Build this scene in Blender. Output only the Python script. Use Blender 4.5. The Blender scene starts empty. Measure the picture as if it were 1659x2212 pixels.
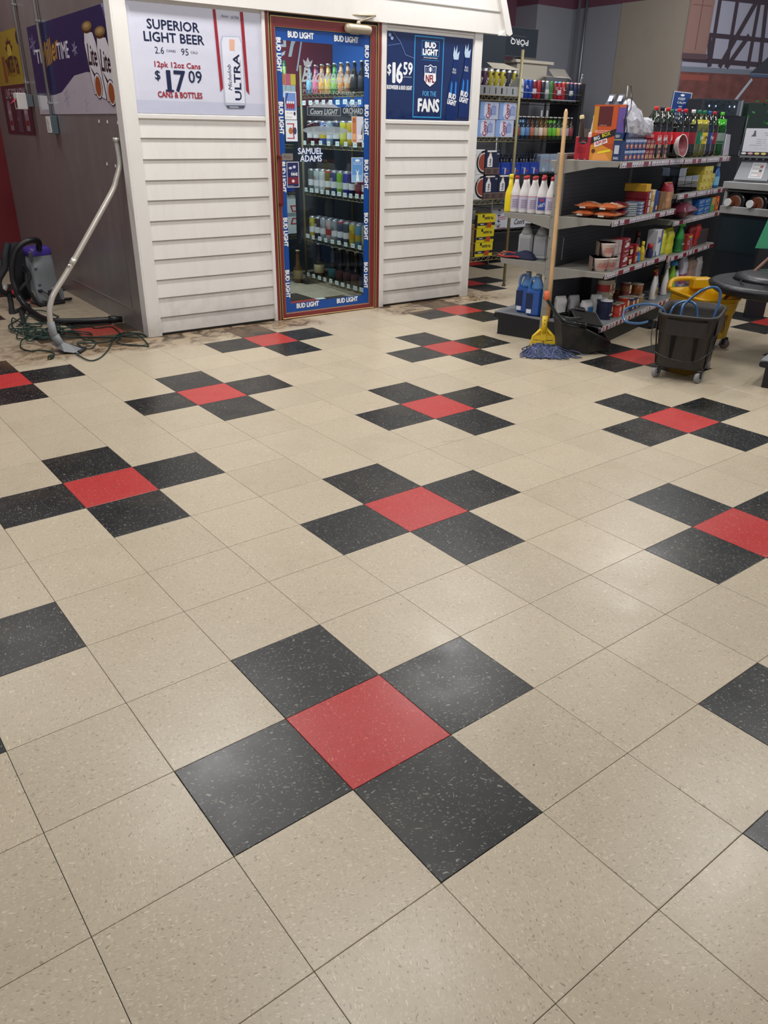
import bpy, math, random
from mathutils import Vector, Matrix
random.seed(7)
sc = bpy.context.scene
COL = sc.collection
PI = math.pi
def rad(a): return a*PI/180

# ------------------------------------------------------------------ camera
cd = bpy.data.cameras.new('camera')
cam = bpy.data.objects.new('camera', cd); COL.objects.link(cam)
RT = Vector((0.7926135, -0.60953079, 0.01536403)); DN = Vector((-0.2599179, -0.36056805, -0.89578645)); FW = Vector((0.5515492, 0.70601905, -0.44421907))
CP = Vector((-0.76983901, -1.07356284, 1.37497148))
cam.matrix_world = Matrix(((RT.x, -DN.x, -FW.x, CP.x), (RT.y, -DN.y, -FW.y, CP.y), (RT.z, -DN.z, -FW.z, CP.z), (0, 0, 0, 1)))
cd.sensor_fit = 'VERTICAL'; cd.sensor_height = 24.0; cd.lens = 24.0*1673.67/2212
cd.clip_start = 0.02; cd.clip_end = 100
sc.camera = cam
sc.view_settings.view_transform = 'Standard'; sc.view_settings.look = 'None'
sc.view_settings.gamma = 1; sc.view_settings.exposure = 0.28
sc.view_settings.use_curve_mapping = False
# ------------------------------------------------------------------ world and lights
wd = bpy.data.worlds.new('world'); sc.world = wd; wd.use_nodes = True
wd.node_tree.nodes['Background'].inputs[0].default_value = (0.80, 0.86, 1.0, 1)
wd.node_tree.nodes['Background'].inputs[1].default_value = 0.35
def area(name, loc, sx, sy, power, col=(1, 0.985, 0.965), rot=(0, 0, 0)):
    l = bpy.data.lights.new(name, 'AREA'); l.shape = 'RECTANGLE'; l.size = sx; l.size_y = sy
    l.energy = power; l.color = col
    o = bpy.data.objects.new(name, l); COL.objects.link(o); o.location = loc; o.rotation_euler = rot
    return o
LAMPS = [(-1.6, -2.2), (-1.6, 1.3), (1.1, 1.3), (1.1, 3.6), (3.8, 3.6), (3.8, 0.6), (6.4, 3.4), (6.4, 0.4), (0.2, 6.2)]
LAMP_W = {0: 12, 1: 22, 2: 31, 3: 48, 4: 44, 5: 40, 6: 42, 7: 30, 8: 20}
for i, (x, y) in enumerate(LAMPS):
    area('ceiling_lamp_light', (x, y, 3.56), 1.15, 0.28, LAMP_W.get(i, 66))
# the cooler room's own tube lights (cool white)
area('cooler_lamp_light', (2.75, 4.75, 2.42), 0.8, 0.12, 19, (0.84, 0.95, 1.0), (0, 0, rad(-2)))
area('cooler_lamp_light', (2.72, 5.75, 2.42), 0.8, 0.12, 19, (0.84, 0.95, 1.0), (0, 0, rad(-2)))

# ------------------------------------------------------------------ materials
def lin(h):
    if isinstance(h, str):
        h = h.lstrip('#'); h = ''.join(q*2 for q in h) if len(h) == 3 else h; c = [int(h[i:i+2], 16)/255 for i in (0, 2, 4)]
    else: c = h
    return tuple((v/12.92 if v <= 0.04045 else ((v+0.055)/1.055)**2.4) for v in c)
MC = {}
def M(h, r=0.5, metal=0.0, alpha=1.0, trans=0.0, emit=0.0, spec=0.5, bump=0.0, bs=30.0, var=0.0, coat=0.0):
    key = (h, r, metal, alpha, trans, emit, spec, bump, bs, var, coat)
    if key in MC: return MC[key]
    m = bpy.data.materials.new('paint_'+str(h).strip('#')); m.use_nodes = True
    nt = m.node_tree; b = nt.nodes['Principled BSDF']
    c = (*lin(h), 1)
    b.inputs['Base Color'].default_value = c
    b.inputs['Roughness'].default_value = r; b.inputs['Metallic'].default_value = metal
    b.inputs['Alpha'].default_value = alpha; b.inputs['Transmission Weight'].default_value = trans
    b.inputs['Specular IOR Level'].default_value = spec
    b.inputs['Coat Weight'].default_value = coat
    if emit:
        b.inputs['Emission Color'].default_value = c; b.inputs['Emission Strength'].default_value = emit
    if bump or var:
        tc = nt.nodes.new('ShaderNodeTexCoord'); n = nt.nodes.new('ShaderNodeTexNoise')
        n.inputs['Scale'].default_value = bs; n.inputs['Detail'].default_value = 4
        nt.links.new(tc.outputs['Object'], n.inputs['Vector'])
        if bump:
            bp = nt.nodes.new('ShaderNodeBump'); bp.inputs['Strength'].default_value = bump; bp.inputs['Distance'].default_value = 0.01
            nt.links.new(n.outputs['Fac'], bp.inputs['Height']); nt.links.new(bp.outputs['Normal'], b.inputs['Normal'])
        if var:
            mx = nt.nodes.new('ShaderNodeMix'); mx.data_type = 'RGBA'; mx.blend_type = 'MULTIPLY'
            mx.inputs['Factor'].default_value = 1.0
            cr = nt.nodes.new('ShaderNodeValToRGB'); cr.color_ramp.elements[0].position = 0.3; cr.color_ramp.elements[1].position = 0.7
            cr.color_ramp.elements[0].color = (1-var, 1-var, 1-var, 1); cr.color_ramp.elements[1].color = (1, 1, 1, 1)
            nt.links.new(n.outputs['Fac'], cr.inputs['Fac'])
            mx.inputs['A'].default_value = c
            nt.links.new(cr.outputs['Color'], mx.inputs['B']); nt.links.new(mx.outputs['Result'], b.inputs['Base Color'])
    MC[key] = m
    return m
class NT:
    def __init__(s, name):
        s.m = bpy.data.materials.new(name); s.m.use_nodes = True; s.t = s.m.node_tree; s.b = s.t.nodes['Principled BSDF']
    def n(s, typ, **kw):
        x = s.t.nodes.new(typ)
        for k, v in kw.items():
            if k.startswith('i_'):
                x.inputs[k[2:].replace('_', ' ')].default_value = v
            else: setattr(x, k, v)
        return x
    def l(s, a, b): s.t.links.new(a, b)
    def math(s, op, a, b=None, c=None, clamp=False):
        x = s.t.nodes.new('ShaderNodeMath'); x.operation = op; x.use_clamp = clamp
        for i, v in enumerate((a, b, c)):
            if v is None: continue
            if isinstance(v, (int, float)): x.inputs[i].default_value = v
            else: s.l(v, x.inputs[i])
        return x.outputs[0]
    def mix(s, f, a, b, blend='MIX'):
        x = s.t.nodes.new('ShaderNodeMix'); x.data_type = 'RGBA'; x.blend_type = blend
        for nm, v in (('Factor', f), ('A', a), ('B', b)):
            if isinstance(v, (int, float)): x.inputs[nm].default_value = v
            elif isinstance(v, tuple): x.inputs[nm].default_value = (*v, 1) if len(v) == 3 else v
            else: s.l(v, x.inputs[nm])
        return x.outputs['Result']
    def ramp(s, f, a, b, ca=(0, 0, 0), cb=(1, 1, 1)):
        x = s.t.nodes.new('ShaderNodeMapRange'); x.clamp = True
        x.inputs['From Min'].default_value = a; x.inputs['From Max'].default_value = b
        s.l(f, x.inputs['Value']); return x.outputs['Result']

def tile_material(name, base, light, dark, dens_l, dens_d, amt_l, amt_d, dirty=1.0):
    k = NT(name); base = lin(base); light = lin(light); dark = lin(dark)
    g = k.n('ShaderNodeNewGeometry'); oi = k.n('ShaderNodeObjectInfo')
    ang = k.math('MULTIPLY', k.math('FLOOR', k.math('MULTIPLY', oi.outputs['Random'], 3.999)), PI/2)
    ang = k.math('ADD', ang, 0.35)
    vr = k.n('ShaderNodeVectorRotate', rotation_type='Z_AXIS'); k.l(g.outputs['Position'], vr.inputs['Vector']); k.l(ang, vr.inputs['Angle'])
    wn = k.n('ShaderNodeTexNoise', i_Scale=40.0, i_Detail=1.0); k.l(vr.outputs[0], wn.inputs['Vector'])
    sub = k.n('ShaderNodeVectorMath', operation='SCALE'); k.l(wn.outputs['Color'], sub.inputs[0]); sub.inputs['Scale'].default_value = 0.026
    ad = k.n('ShaderNodeVectorMath', operation='ADD'); k.l(vr.outputs[0], ad.inputs[0]); k.l(sub.outputs[0], ad.inputs[1])
    def chips(scale, stretch, lo, hi, frac, off):
        mp = k.n('ShaderNodeMapping'); mp.inputs['Scale'].default_value = (1, stretch, 1); mp.inputs['Location'].default_value = (off, off, 0)
        k.l(ad.outputs[0], mp.inputs['Vector'])
        v = k.n('ShaderNodeTexVoronoi', i_Scale=scale); v.voronoi_dimensions = '2D'; k.l(mp.outputs[0], v.inputs['Vector'])
        sp = k.n('ShaderNodeSeparateColor'); k.l(v.outputs['Color'], sp.inputs[0])
        thr = k.math('MULTIPLY_ADD', sp.outputs[1], hi-lo, lo)
        inside = k.math('LESS_THAN', v.outputs['Distance'], thr)
        keep = k.math('LESS_THAN', sp.outputs[0], frac)
        return k.math('MULTIPLY', k.math('MULTIPLY', inside, keep), k.math('MULTIPLY_ADD', sp.outputs[2], 0.75, 0.25))
    c = base
    n1 = k.n('ShaderNodeTexNoise', i_Scale=1.7, i_Detail=3.0); k.l(g.outputs['Position'], n1.inputs['Vector'])
    n2 = k.n('ShaderNodeTexNoise', i_Scale=90.0, i_Detail=2.0); k.l(ad.outputs[0], n2.inputs['Vector'])
    tone = k.math('MULTIPLY_ADD', oi.outputs['Random'], 0.10, 0.93)
    tone = k.math('MULTIPLY', tone, k.math('MULTIPLY_ADD', n2.outputs['Fac'], 0.22, 0.89))
    gray = k.n('ShaderNodeCombineColor'); 
    for i in range(3): k.l(tone, gray.inputs[i])
    c = k.mix(1.0, base, gray.outputs[0], 'MULTIPLY')
    c = k.mix(k.math('MULTIPLY', chips(62, 2.6, 0.08, 0.30, dens_l, 0.0), amt_l), c, light)
    c = k.mix(k.math('MULTIPLY', chips(115, 2.2, 0.10, 0.34, dens_l, 3.3), amt_l*0.8), c, light)
    c = k.mix(k.math('MULTIPLY', chips(78, 2.4, 0.07, 0.28, dens_d, 7.1), amt_d), c, dark)
    # sparse loose dark specks and scuffs
    v = k.n('ShaderNodeTexVoronoi', i_Scale=11.0); k.l(g.outputs['Position'], v.inputs['Vector'])
    sp = k.n('ShaderNodeSeparateColor'); k.l(v.outputs['Color'], sp.inputs[0])
    spot = k.math('MULTIPLY', k.math('LESS_THAN', v.outputs['Distance'], 0.028), k.math('LESS_THAN', sp.outputs[0], 0.5))
    c = k.mix(k.math('MULTIPLY', spot, 0.75), c, (0.02, 0.018, 0.015))
    if dirty:
        # general grime film: mottled, tan
        n3 = k.n('ShaderNodeTexNoise', i_Scale=3.2, i_Detail=8.0, i_Roughness=0.65); k.l(g.outputs['Position'], n3.inputs['Vector'])
        film = k.math('MULTIPLY', k.ramp(n3.outputs['Fac'], 0.50, 0.72), 0.16*dirty)
        c = k.mix(film, c, lin('#8d7b62'))
        # scuff marks: thin curved lines
        mp = k.n('ShaderNodeMapping'); mp.inputs['Scale'].default_value = (1.0, 2.3, 1); mp.inputs['Rotation'].default_value = (0, 0, 0.7)
        k.l(g.outputs['Position'], mp.inputs['Vector'])
        n4 = k.n('ShaderNodeTexNoise', i_Scale=2.6, i_Detail=5.0, i_Distortion=1.4); k.l(mp.outputs[0], n4.inputs['Vector'])
        ln = k.math('SUBTRACT', 1.0, k.ramp(k.math('ABSOLUTE', k.math('SUBTRACT', n4.outputs['Fac'], 0.5)), 0.0, 0.006))
        n5 = k.n('ShaderNodeTexNoise', i_Scale=4.3, i_Detail=3.0); k.l(g.outputs['Position'], n5.inputs['Vector'])
        ln = k.math('MULTIPLY', ln, k.ramp(n5.outputs['Fac'], 0.55, 0.68))
        c = k.mix(k.math('MULTIPLY', ln, 0.22*dirty), c, (0.05, 0.045, 0.04))
        # stain band of old wax and dirt in front of the siding wall and around its left corner
        sx = k.n('ShaderNodeSeparateXYZ'); k.l(g.outputs['Position'], sx.inputs[0])
        d = k.math('SUBTRACT', k.math('MULTIPLY_ADD', sx.outputs[0], -0.0364, 4.396), sx.outputs[1])
        n6 = k.n('ShaderNodeTexNoise', i_Scale=7.0, i_Detail=6.0, i_Roughness=0.6, i_Distortion=1.6); k.l(g.outputs['Position'], n6.inputs['Vector'])
        n7 = k.n('ShaderNodeTexNoise', i_Scale=2.2, i_Detail=2.0); k.l(g.outputs['Position'], n7.inputs['Vector'])
        edge = k.math('ADD', d, k.math('MULTIPLY_ADD', n7.outputs['Fac'], 0.55, -0.27))
        band = k.math('SUBTRACT', 1.0, k.ramp(edge, 0.22, 0.36))
        far = k.ramp(sx.outputs[1], 6.2, 4.9)
        xr = k.math('MULTIPLY', k.ramp(sx.outputs[0], 0.15, 0.5), k.ramp(sx.outputs[0], 4.75, 4.3))
        inner = k.math('MULTIPLY_ADD', k.ramp(d, -0.35, -0.02), 0.7, 0.3)
        door = k.math('SUBTRACT', 1.0, k.math('MULTIPLY', k.ramp(sx.outputs[0], 2.5, 2.65), k.ramp(sx.outputs[0], 3.3, 3.15)))
        band = k.math('MULTIPLY', k.math('MULTIPLY', k.math('MULTIPLY', band, far), inner), k.math('MULTIPLY', xr, door))
        ring = k.math('SUBTRACT', 1.0, k.ramp(k.math('ABSOLUTE', k.math('SUBTRACT', n6.outputs['Fac'], 0.5)), 0.0, 0.022))
        blot = k.math('MAXIMUM', k.ramp(n6.outputs['Fac'], 0.50, 0.58), ring)
        c = k.mix(k.math('MULTIPLY', band, 0.55), c, lin('#86694a'))
        c = k.mix(k.math('MULTIPLY', k.math('MULTIPLY', band, blot), 0.90), c, lin('#3f3023'))
    k.l(c, k.b.inputs['Base Color'])
    nr = k.n('ShaderNodeTexNoise', i_Scale=5.0, i_Detail=6.0); k.l(g.outputs['Position'], nr.inputs['Vector'])
    k.l(k.math('MULTIPLY_ADD', nr.outputs['Fac'], 0.24, 0.20), k.b.inputs['Roughness'])
    k.b.inputs['Specular IOR Level'].default_value = 0.38
    bp = k.n('ShaderNodeBump', i_Strength=0.10, i_Distance=0.004); k.l(nr.outputs['Fac'], bp.inputs['Height']); k.l(bp.outputs['Normal'], k.b.inputs['Normal'])
    return k.m
def grime_paint(name, base, dirt, amt, rough=0.45, scale=(3, 3, 3), low=None, bump=0.05, metal=0.0):
    """painted surface with streaky dirt; low=(z0,z1): more dirt towards the floor (splash marks)"""
    k = NT(name); tc = k.n('ShaderNodeTexCoord')
    mp = k.n('ShaderNodeMapping'); mp.inputs['Scale'].default_value = scale; k.l(tc.outputs['Object'], mp.inputs['Vector'])
    n = k.n('ShaderNodeTexNoise', i_Scale=2.0, i_Detail=8.0, i_Roughness=0.7); k.l(mp.outputs[0], n.inputs['Vector'])
    f = k.math('MULTIPLY', k.ramp(n.outputs['Fac'], 0.48, 0.75), amt)
    if low:
        g = k.n('ShaderNodeNewGeometry'); s = k.n('ShaderNodeSeparateXYZ'); k.l(g.outputs['Position'], s.inputs[0])
        n2 = k.n('ShaderNodeTexNoise', i_Scale=14.0, i_Detail=6.0); k.l(g.outputs['Position'], n2.inputs['Vector'])
        lo = k.ramp(k.math('ADD', s.outputs[2], k.math('MULTIPLY_ADD', n2.outputs['Fac'], 0.3, -0.15)), low[1], low[0])
        f = k.math('ADD', f, k.math('MULTIPLY', lo, low[2]), None, True)
    c = k.mix(f, lin(base), lin(dirt)); k.l(c, k.b.inputs['Base Color'])
    k.b.inputs['Roughness'].default_value = rough; k.b.inputs['Metallic'].default_value = metal
    bp = k.n('ShaderNodeBump', i_Strength=bump, i_Distance=0.01); k.l(n.outputs['Fac'], bp.inputs['Height']); k.l(bp.outputs['Normal'], k.b.inputs['Normal'])
    return k.m
def wood_material(name, a, b, scale=(2, 2, 40), rough=0.5):
    k = NT(name); tc = k.n('ShaderNodeTexCoord'); mp = k.n('ShaderNodeMapping'); mp.inputs['Scale'].default_value = scale
    k.l(tc.outputs['Object'], mp.inputs['Vector'])
    n = k.n('ShaderNodeTexNoise', i_Scale=3.0, i_Detail=6.0); k.l(mp.outputs[0], n.inputs['Vector'])
    k.l(k.mix(k.ramp(n.outputs['Fac'], 0.35, 0.65), lin(a), lin(b)), k.b.inputs['Base Color']); k.b.inputs['Roughness'].default_value = rough
    return k.m

# ------------------------------------------------------------------ mesh builder
def pane_material(name, tint, refl=1.0, veil=0.0):
    """thin clear sheet: straight-through tint plus fresnel reflection"""
    k = NT(name); out = k.t.nodes['Material Output']; k.t.nodes.remove(k.b)
    tr = k.n('ShaderNodeBsdfTransparent'); tr.inputs[0].default_value = (*lin(tint), 1)
    gl_ = k.n('ShaderNodeBsdfGlossy', i_Roughness=0.03); fr_ = k.n('ShaderNodeFresnel', i_IOR=1.45)
    mx = k.n('ShaderNodeMixShader'); k.l(k.math('MULTIPLY', fr_.outputs[0], refl), mx.inputs[0]); k.l(tr.outputs[0], mx.inputs[1]); k.l(gl_.outputs[0], mx.inputs[2]); k.l(mx.outputs[0], out.inputs[0])
    return k.m
class MB:
    def __init__(s): s.v = []; s.f = []; s.mi = []; s.sm = []; s.mats = []
    def m(s, mat):
        if isinstance(mat, str): mat = M(mat)
        if mat not in s.mats: s.mats.append(mat)
        return s.mats.index(mat)
    def add(s, vs, fs, mat, smooth=False, T=None):
        o = len(s.v); i = s.m(mat)
        s.v += [tuple(T @ Vector(p)) if T is not None else tuple(p) for p in vs]
        for f in fs: s.f.append(tuple(o+j for j in f)); s.mi.append(i); s.sm.append(smooth)
        return s
    def box(s, x0, y0, z0, x1, y1, z1, mat, T=None, b=0.0):
        if b <= 0:
            vs = [(x, y, z) for z in (z0, z1) for y in (y0, y1) for x in (x0, x1)]
            fs = [(0, 2, 3, 1), (4, 5, 7, 6), (0, 1, 5, 4), (2, 6, 7, 3), (0, 4, 6, 2), (1, 3, 7, 5)]
            return s.add(vs, fs, mat, False, T)
        b = min(b, (x1-x0)*.45, (y1-y0)*.45, (z1-z0)*.45)
        X = (x0, x1); Y = (y0, y1); Z = (z0, z1); vs = []; ix = {}
        for i in (0, 1):
            for j in (0, 1):
                for k in (0, 1):
                    sx, sy, sz = (1-2*i)*b, (1-2*j)*b, (1-2*k)*b
                    for a, p in enumerate(((X[i], Y[j]+sy, Z[k]+sz), (X[i]+sx, Y[j], Z[k]+sz), (X[i]+sx, Y[j]+sy, Z[k]))):
                        ix[(i, j, k, a)] = len(vs); vs.append(p)
        g = lambda i, j, k, a: ix[(i, j, k, a)]
        fs = []
        for i in (0, 1): fs.append([g(i, 0, 0, 0), g(i, 1, 0, 0), g(i, 1, 1, 0), g(i, 0, 1, 0)][::(1 if i else -1)])
        for j in (0, 1): fs.append([g(0, j, 0, 1), g(1, j, 0, 1), g(1, j, 1, 1), g(0, j, 1, 1)][::(-1 if j else 1)])
        for k in (0, 1): fs.append([g(0, 0, k, 2), g(1, 0, k, 2), g(1, 1, k, 2), g(0, 1, k, 2)][::(1 if k else -1)])
        for j in (0, 1):
            for k in (0, 1): fs.append([g(0, j, k, 1), g(1, j, k, 1), g(1, j, k, 2), g(0, j, k, 2)])
        for i in (0, 1):
            for k in (0, 1): fs.append([g(i, 0, k, 0), g(i, 1, k, 0), g(i, 1, k, 2), g(i, 0, k, 2)])
        for i in (0, 1):
            for j in (0, 1): fs.append([g(i, j, 0, 0), g(i, j, 1, 0), g(i, j, 1, 1), g(i, j, 0, 1)])
        for i in (0, 1):
            for j in (0, 1):
                for k in (0, 1): fs.append([g(i, j, k, 0), g(i, j, k, 1), g(i, j, k, 2)])
        return s.add(vs, fs, mat, False, T)
    def lathe(s, prof, mat, n=14, c=(0, 0), T=None, caps=True, sx=1.0, sy=1.0, mats=None):
        """prof: [(r,z)...] bottom to top; mats: one per segment"""
        vs = []
        for r, z in prof:
            for i in range(n):
                a = 2*PI*i/n; vs.append((c[0]+sx*r*math.cos(a), c[1]+sy*r*math.sin(a), z))
        for q in range(len(prof)-1):
            fs = [(q*n+i, q*n+(i+1) % n, (q+1)*n+(i+1) % n, (q+1)*n+i) for i in range(n)]
            mm = mats[q] if mats else mat
            o = len(s.v)
            if q == 0: s._o = o; s.v += [tuple(T @ Vector(p)) if T is not None else tuple(p) for p in vs]
            i_ = s.m(mm)
            for f in fs: s.f.append(tuple(s._o+j for j in f)); s.mi.append(i_); s.sm.append(True)
        if caps:
            s.f.append(tuple(s._o+i for i in range(n))[::-1]); s.mi.append(s.m(mats[0] if mats else mat)); s.sm.append(False)
            k = (len(prof)-1)*n
            s.f.append(tuple(s._o+k+i for i in range(n))); s.mi.append(s.m(mats[-1] if mats else mat)); s.sm.append(False)
        return s
    def tube(s, pts, r, mat, n=8, T=None, closed=False, flat=1.0):
        pts = [Vector(p) for p in pts]; N = len(pts); rs = r if isinstance(r, (list, tuple)) else [r]*N
        vs = []; up = None
        for i, p in enumerate(pts):
            a = pts[(i-1) % N] if (closed or i > 0) else p; b = pts[(i+1) % N] if (closed or i < N-1) else p
            t = (b-a); t = t.normalized() if t.length > 1e-9 else Vector((0, 0, 1))
            if up is None: up = t.orthogonal().normalized()
            up = (up - t*up.dot(t)); up = up.normalized() if up.length > 1e-6 else t.orthogonal().normalized()
            sd = t.cross(up)
            for j in range(n):
                an = 2*PI*j/n; vs.append(p + (up*math.cos(an)*flat + sd*math.sin(an))*rs[i])
        fs = []
        for i in range(N if closed else N-1):
            k = (i+1) % N
            for j in range(n): fs.append((i*n+j, i*n+(j+1) % n, k*n+(j+1) % n, k*n+j))
        if not closed: fs += [tuple(range(n))[::-1], tuple((N-1)*n+j for j in range(n))]
        return s.add(vs, fs, mat, True, T)
    def prism(s, poly, z0, z1, mat, T=None):
        """poly in XY, extruded along Z"""
        n = len(poly); vs = [(x, y, z0) for x, y in poly]+[(x, y, z1) for x, y in poly]
        fs = [tuple(range(n))[::-1], tuple(range(n, 2*n))]+[(i, (i+1) % n, n+(i+1) % n, n+i) for i in range(n)]
        return s.add(vs, fs, mat, False, T)
    def build(s, name, parent=None, loc=(0, 0, 0), rot=0.0):
        me = bpy.data.meshes.new(name); me.from_pydata(s.v, [], s.f)
        for mt in s.mats: me.materials.append(mt)
        me.polygons.foreach_set('material_index', s.mi); me.polygons.foreach_set('use_smooth', s.sm); me.update()
        o = bpy.data.objects.new(name, me); COL.objects.link(o)
        if parent is not None: o.parent = parent
        o.location = loc
        if not isinstance(rot, (int, float)): o.rotation_euler = rot
        elif rot: o.rotation_euler = (0, 0, rot)
        return o
# lettering: glyph outlines of the built-in font, cached
TX = {}
def glyphs(txt, res=2):
    if (txt, res) in TX: return TX[(txt, res)]
    cu = bpy.data.curves.new('lettering_source', 'FONT'); cu.body = txt; cu.resolution_u = res; cu.align_x = 'CENTER'
    ob = bpy.data.objects.new('lettering_source', cu); COL.objects.link(ob)
    dg = bpy.context.evaluated_depsgraph_get(); me = bpy.data.meshes.new_from_object(ob.evaluated_get(dg))
    vs = [(v.co.x, v.co.y) for v in me.vertices]; fs = [tuple(p.vertices) for p in me.polygons]
    bpy.data.objects.remove(ob); bpy.data.curves.remove(cu); bpy.data.meshes.remove(me)
    if not vs: vs = [(0, 0)]; fs = []
    xs = [v[0] for v in vs]; ys = [v[1] for v in vs]
    TX[(txt, res)] = (vs, fs, min(xs), max(xs), min(ys), max(ys))
    return TX[(txt, res)]
class Pr:
    """flat print on a plane: o origin, ux right, uy up"""
    def __init__(s, mb, o, ux, uy, T=None):
        s.mb = mb; s.o = Vector(o); s.ux = Vector(ux); s.uy = Vector(uy); s.n = s.ux.cross(s.uy).normalized(); s.k = 1; s.T = T
    def P(s, x, y): return s.o + s.ux*x + s.uy*y + s.n*(0.00014*s.k)
    def poly(s, pts, mat, up=True):
        s.mb.add([s.P(x, y) for x, y in pts], [tuple(range(len(pts)))], mat, False, s.T)
        if up: s.k += 1
        return s
    def rect(s, x0, y0, x1, y1, mat, up=True): return s.poly([(x0, y0), (x1, y0), (x1, y1), (x0, y1)], mat, up)
    def frame(s, x0, y0, x1, y1, w, mat):
        for a in ((x0, y0, x1, y0+w), (x0, y1-w, x1, y1), (x0, y0+w, x0+w, y1-w), (x1-w, y0+w, x1, y1-w)): s.rect(*a, mat, False)
        s.k += 1; return s
    def ell(s, cx, cy, rx, ry, mat, n=20, a0=0, a1=2*PI, up=True):
        full = abs(a1-a0-2*PI) < 1e-6
        pts = [(cx+rx*math.cos(a0+(a1-a0)*i/n), cy+ry*math.sin(a0+(a1-a0)*i/n)) for i in range(n if full else n+1)]
        return s.poly(pts, mat, up)
    def ring(s, cx, cy, r0, r1, mat, ry=1.0, n=24):
        vs = []; fs = []
        for i in range(n):
            a = 2*PI*i/n
            vs += [s.P(cx+r0*math.cos(a), cy+r0*ry*math.sin(a)), s.P(cx+r1*math.cos(a), cy+r1*ry*math.sin(a))]
            fs.append((2*i, 2*i+1, (2*i+3) % (2*n), (2*i+2) % (2*n)))
        s.mb.add(vs, fs, mat, False, s.T); s.k += 1; return s
    def text(s, txt, cx, cy, w, h, mat, ang=0.0, shear=0.0, res=2, bold=0.0, arc=0.0):
        """text scaled to fill w x h, centred at cx,cy"""
        vs, fs, a, b, c, d = glyphs(txt, res)
        W = max(b-a, 1e-6); H = max(d-c, 1e-6); ca, sa = math.cos(ang), math.sin(ang)
        offs = [(0, 0)] if not bold else [(-bold, 0), (bold, 0), (0, -bold), (0, bold)]
        for q, (ox, oy) in enumerate(offs):
            out = []
            for x, y in vs:
                X = ((x-a)/W-.5)*w+ox; Y = ((y-c)/H-.5)*h+oy; X += shear*Y; Y += arc*(X*X)
                p = s.P(cx+X*ca-Y*sa, cy+X*sa+Y*ca) + s.n*(0.00004*q); out.append(p)
            s.mb.add(out, fs, mat, False, s.T)
        s.k += 1; return s
    def line(s, pts, w, mat):
        for (x0, y0), (x1, y1) in zip(pts, pts[1:]):
            d = math.hypot(x1-x0, y1-y0) or 1; nx, ny = -(y1-y0)/d*w/2, (x1-x0)/d*w/2
            s.poly([(x0+nx, y0+ny), (x0-nx, y0-ny), (x1-nx, y1-ny), (x1+nx, y1+ny)], mat, False)
        s.k += 1; return s

# ------------------------------------------------------------------ things
def thing(name, label, cat, loc=(0, 0, 0), rot=0.0, group=None):
    o = bpy.data.objects.new(name, None); COL.objects.link(o); o.empty_display_size = 0.05
    o.location = loc; o.rotation_euler = rot if not isinstance(rot, (int, float)) else (0, 0, rot)
    o['label'] = label; o['category'] = cat
    if group: o['group'] = group
    return o
def tag(o, label, cat, group=None):
    o['label'] = label; o['category'] = cat
    if group: o['group'] = group
    return o
def dup(root, loc, rot=None, label=None, group=None):
    r = root.copy(); COL.objects.link(r); r.location = loc
    if rot is not None: r.rotation_euler = rot if not isinstance(rot, (int, float)) else (0, 0, rot)
    if label: r['label'] = label
    if group: r['group'] = group
    for ch in list(root.children):
        c = ch.copy(); COL.objects.link(c); c.parent = r
        for g in list(ch.children):
            d = g.copy(); COL.objects.link(d); d.parent = c
    return r
def struct(o): o['kind'] = 'structure'; return o
def stuff(o): o['kind'] = 'stuff'; return o
def spline(pts, n=6, closed=False):
    pts = [Vector(p) for p in pts]; out = []; N = len(pts)
    for i in range(N if closed else N-1):
        g = lambda k: pts[k % N] if closed else pts[max(0, min(N-1, k))]
        p0, p1, p2, p3 = g(i-1), g(i), g(i+1), g(i+2)
        for j in range(n):
            t = j/n
            out.append(0.5*((2*p1)+(p2-p0)*t+(2*p0-5*p1+4*p2-p3)*t*t+(3*p1-p0-3*p2+p3)*t*t*t))
    if not closed: out.append(pts[-1])
    return out

# frames of the place
TC = math.atan2(-0.1064, 2.922)          # siding wall of the cooler room
def CF(x, y, z=0.0): return Vector((1.306+x*math.cos(TC)-y*math.sin(TC), 4.348+x*math.sin(TC)+y*math.cos(TC), z))
TG = rad(15.5)                            # gondola shelving
def GF(x, y, z=0.0): return Vector((3.558+x*math.cos(TG)-y*math.sin(TG), 2.706+x*math.sin(TG)+y*math.cos(TG), z))

# ================================================================== STRUCTURE
# ---- floor: vinyl tiles on a dark bed, every tile an object
floor = MB().box(-4.5, -3.5, -0.05, 10.5, 9.0, -0.0035, M('#1c1613', 0.9)).build('floor'); struct(floor)
MT = {0: tile_material('beige_vinyl_tile', '#b8ab95', '#e0d3bb', '#6f6452', 0.42, 0.40, 0.55, 0.60),
      1: tile_material('black_vinyl_tile', '#181a1c', '#a9ad9e', '#08090a', 0.24, 0.3, 0.55, 0.5, 0.6),
      2: tile_material('red_vinyl_tile', '#b23433', '#de9184', '#6c1f20', 0.28, 0.42, 0.42, 0.6, 0.4)}
def uni_tile(mat):
    mb = MB(); b = 0.004
    vs = [(-.5, -.5, -.0035), (.5, -.5, -.0035), (.5, .5, -.0035), (-.5, .5, -.0035), (-.5, -.5, -.0004), (.5, -.5, -.0004), (.5, .5, -.0004), (-.5, .5, -.0004),
          (-.5+b, -.5+b, 0), (.5-b, -.5+b, 0), (.5-b, .5-b, 0), (-.5+b, .5-b, 0)]
    fs = [(0, 1, 5, 4), (1, 2, 6, 5), (2, 3, 7, 6), (3, 0, 4, 7), (4, 5, 9, 8), (5, 6, 10, 9), (6, 7, 11, 10), (7, 4, 8, 11), (8, 9, 10, 11)]
    mb.add(vs, fs, mat); return mb
TM = {}
for k_ in MT:
    o = uni_tile(MT[k_]).build('tile'); TM[k_] = o.data; bpy.data.objects.remove(o)
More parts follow.
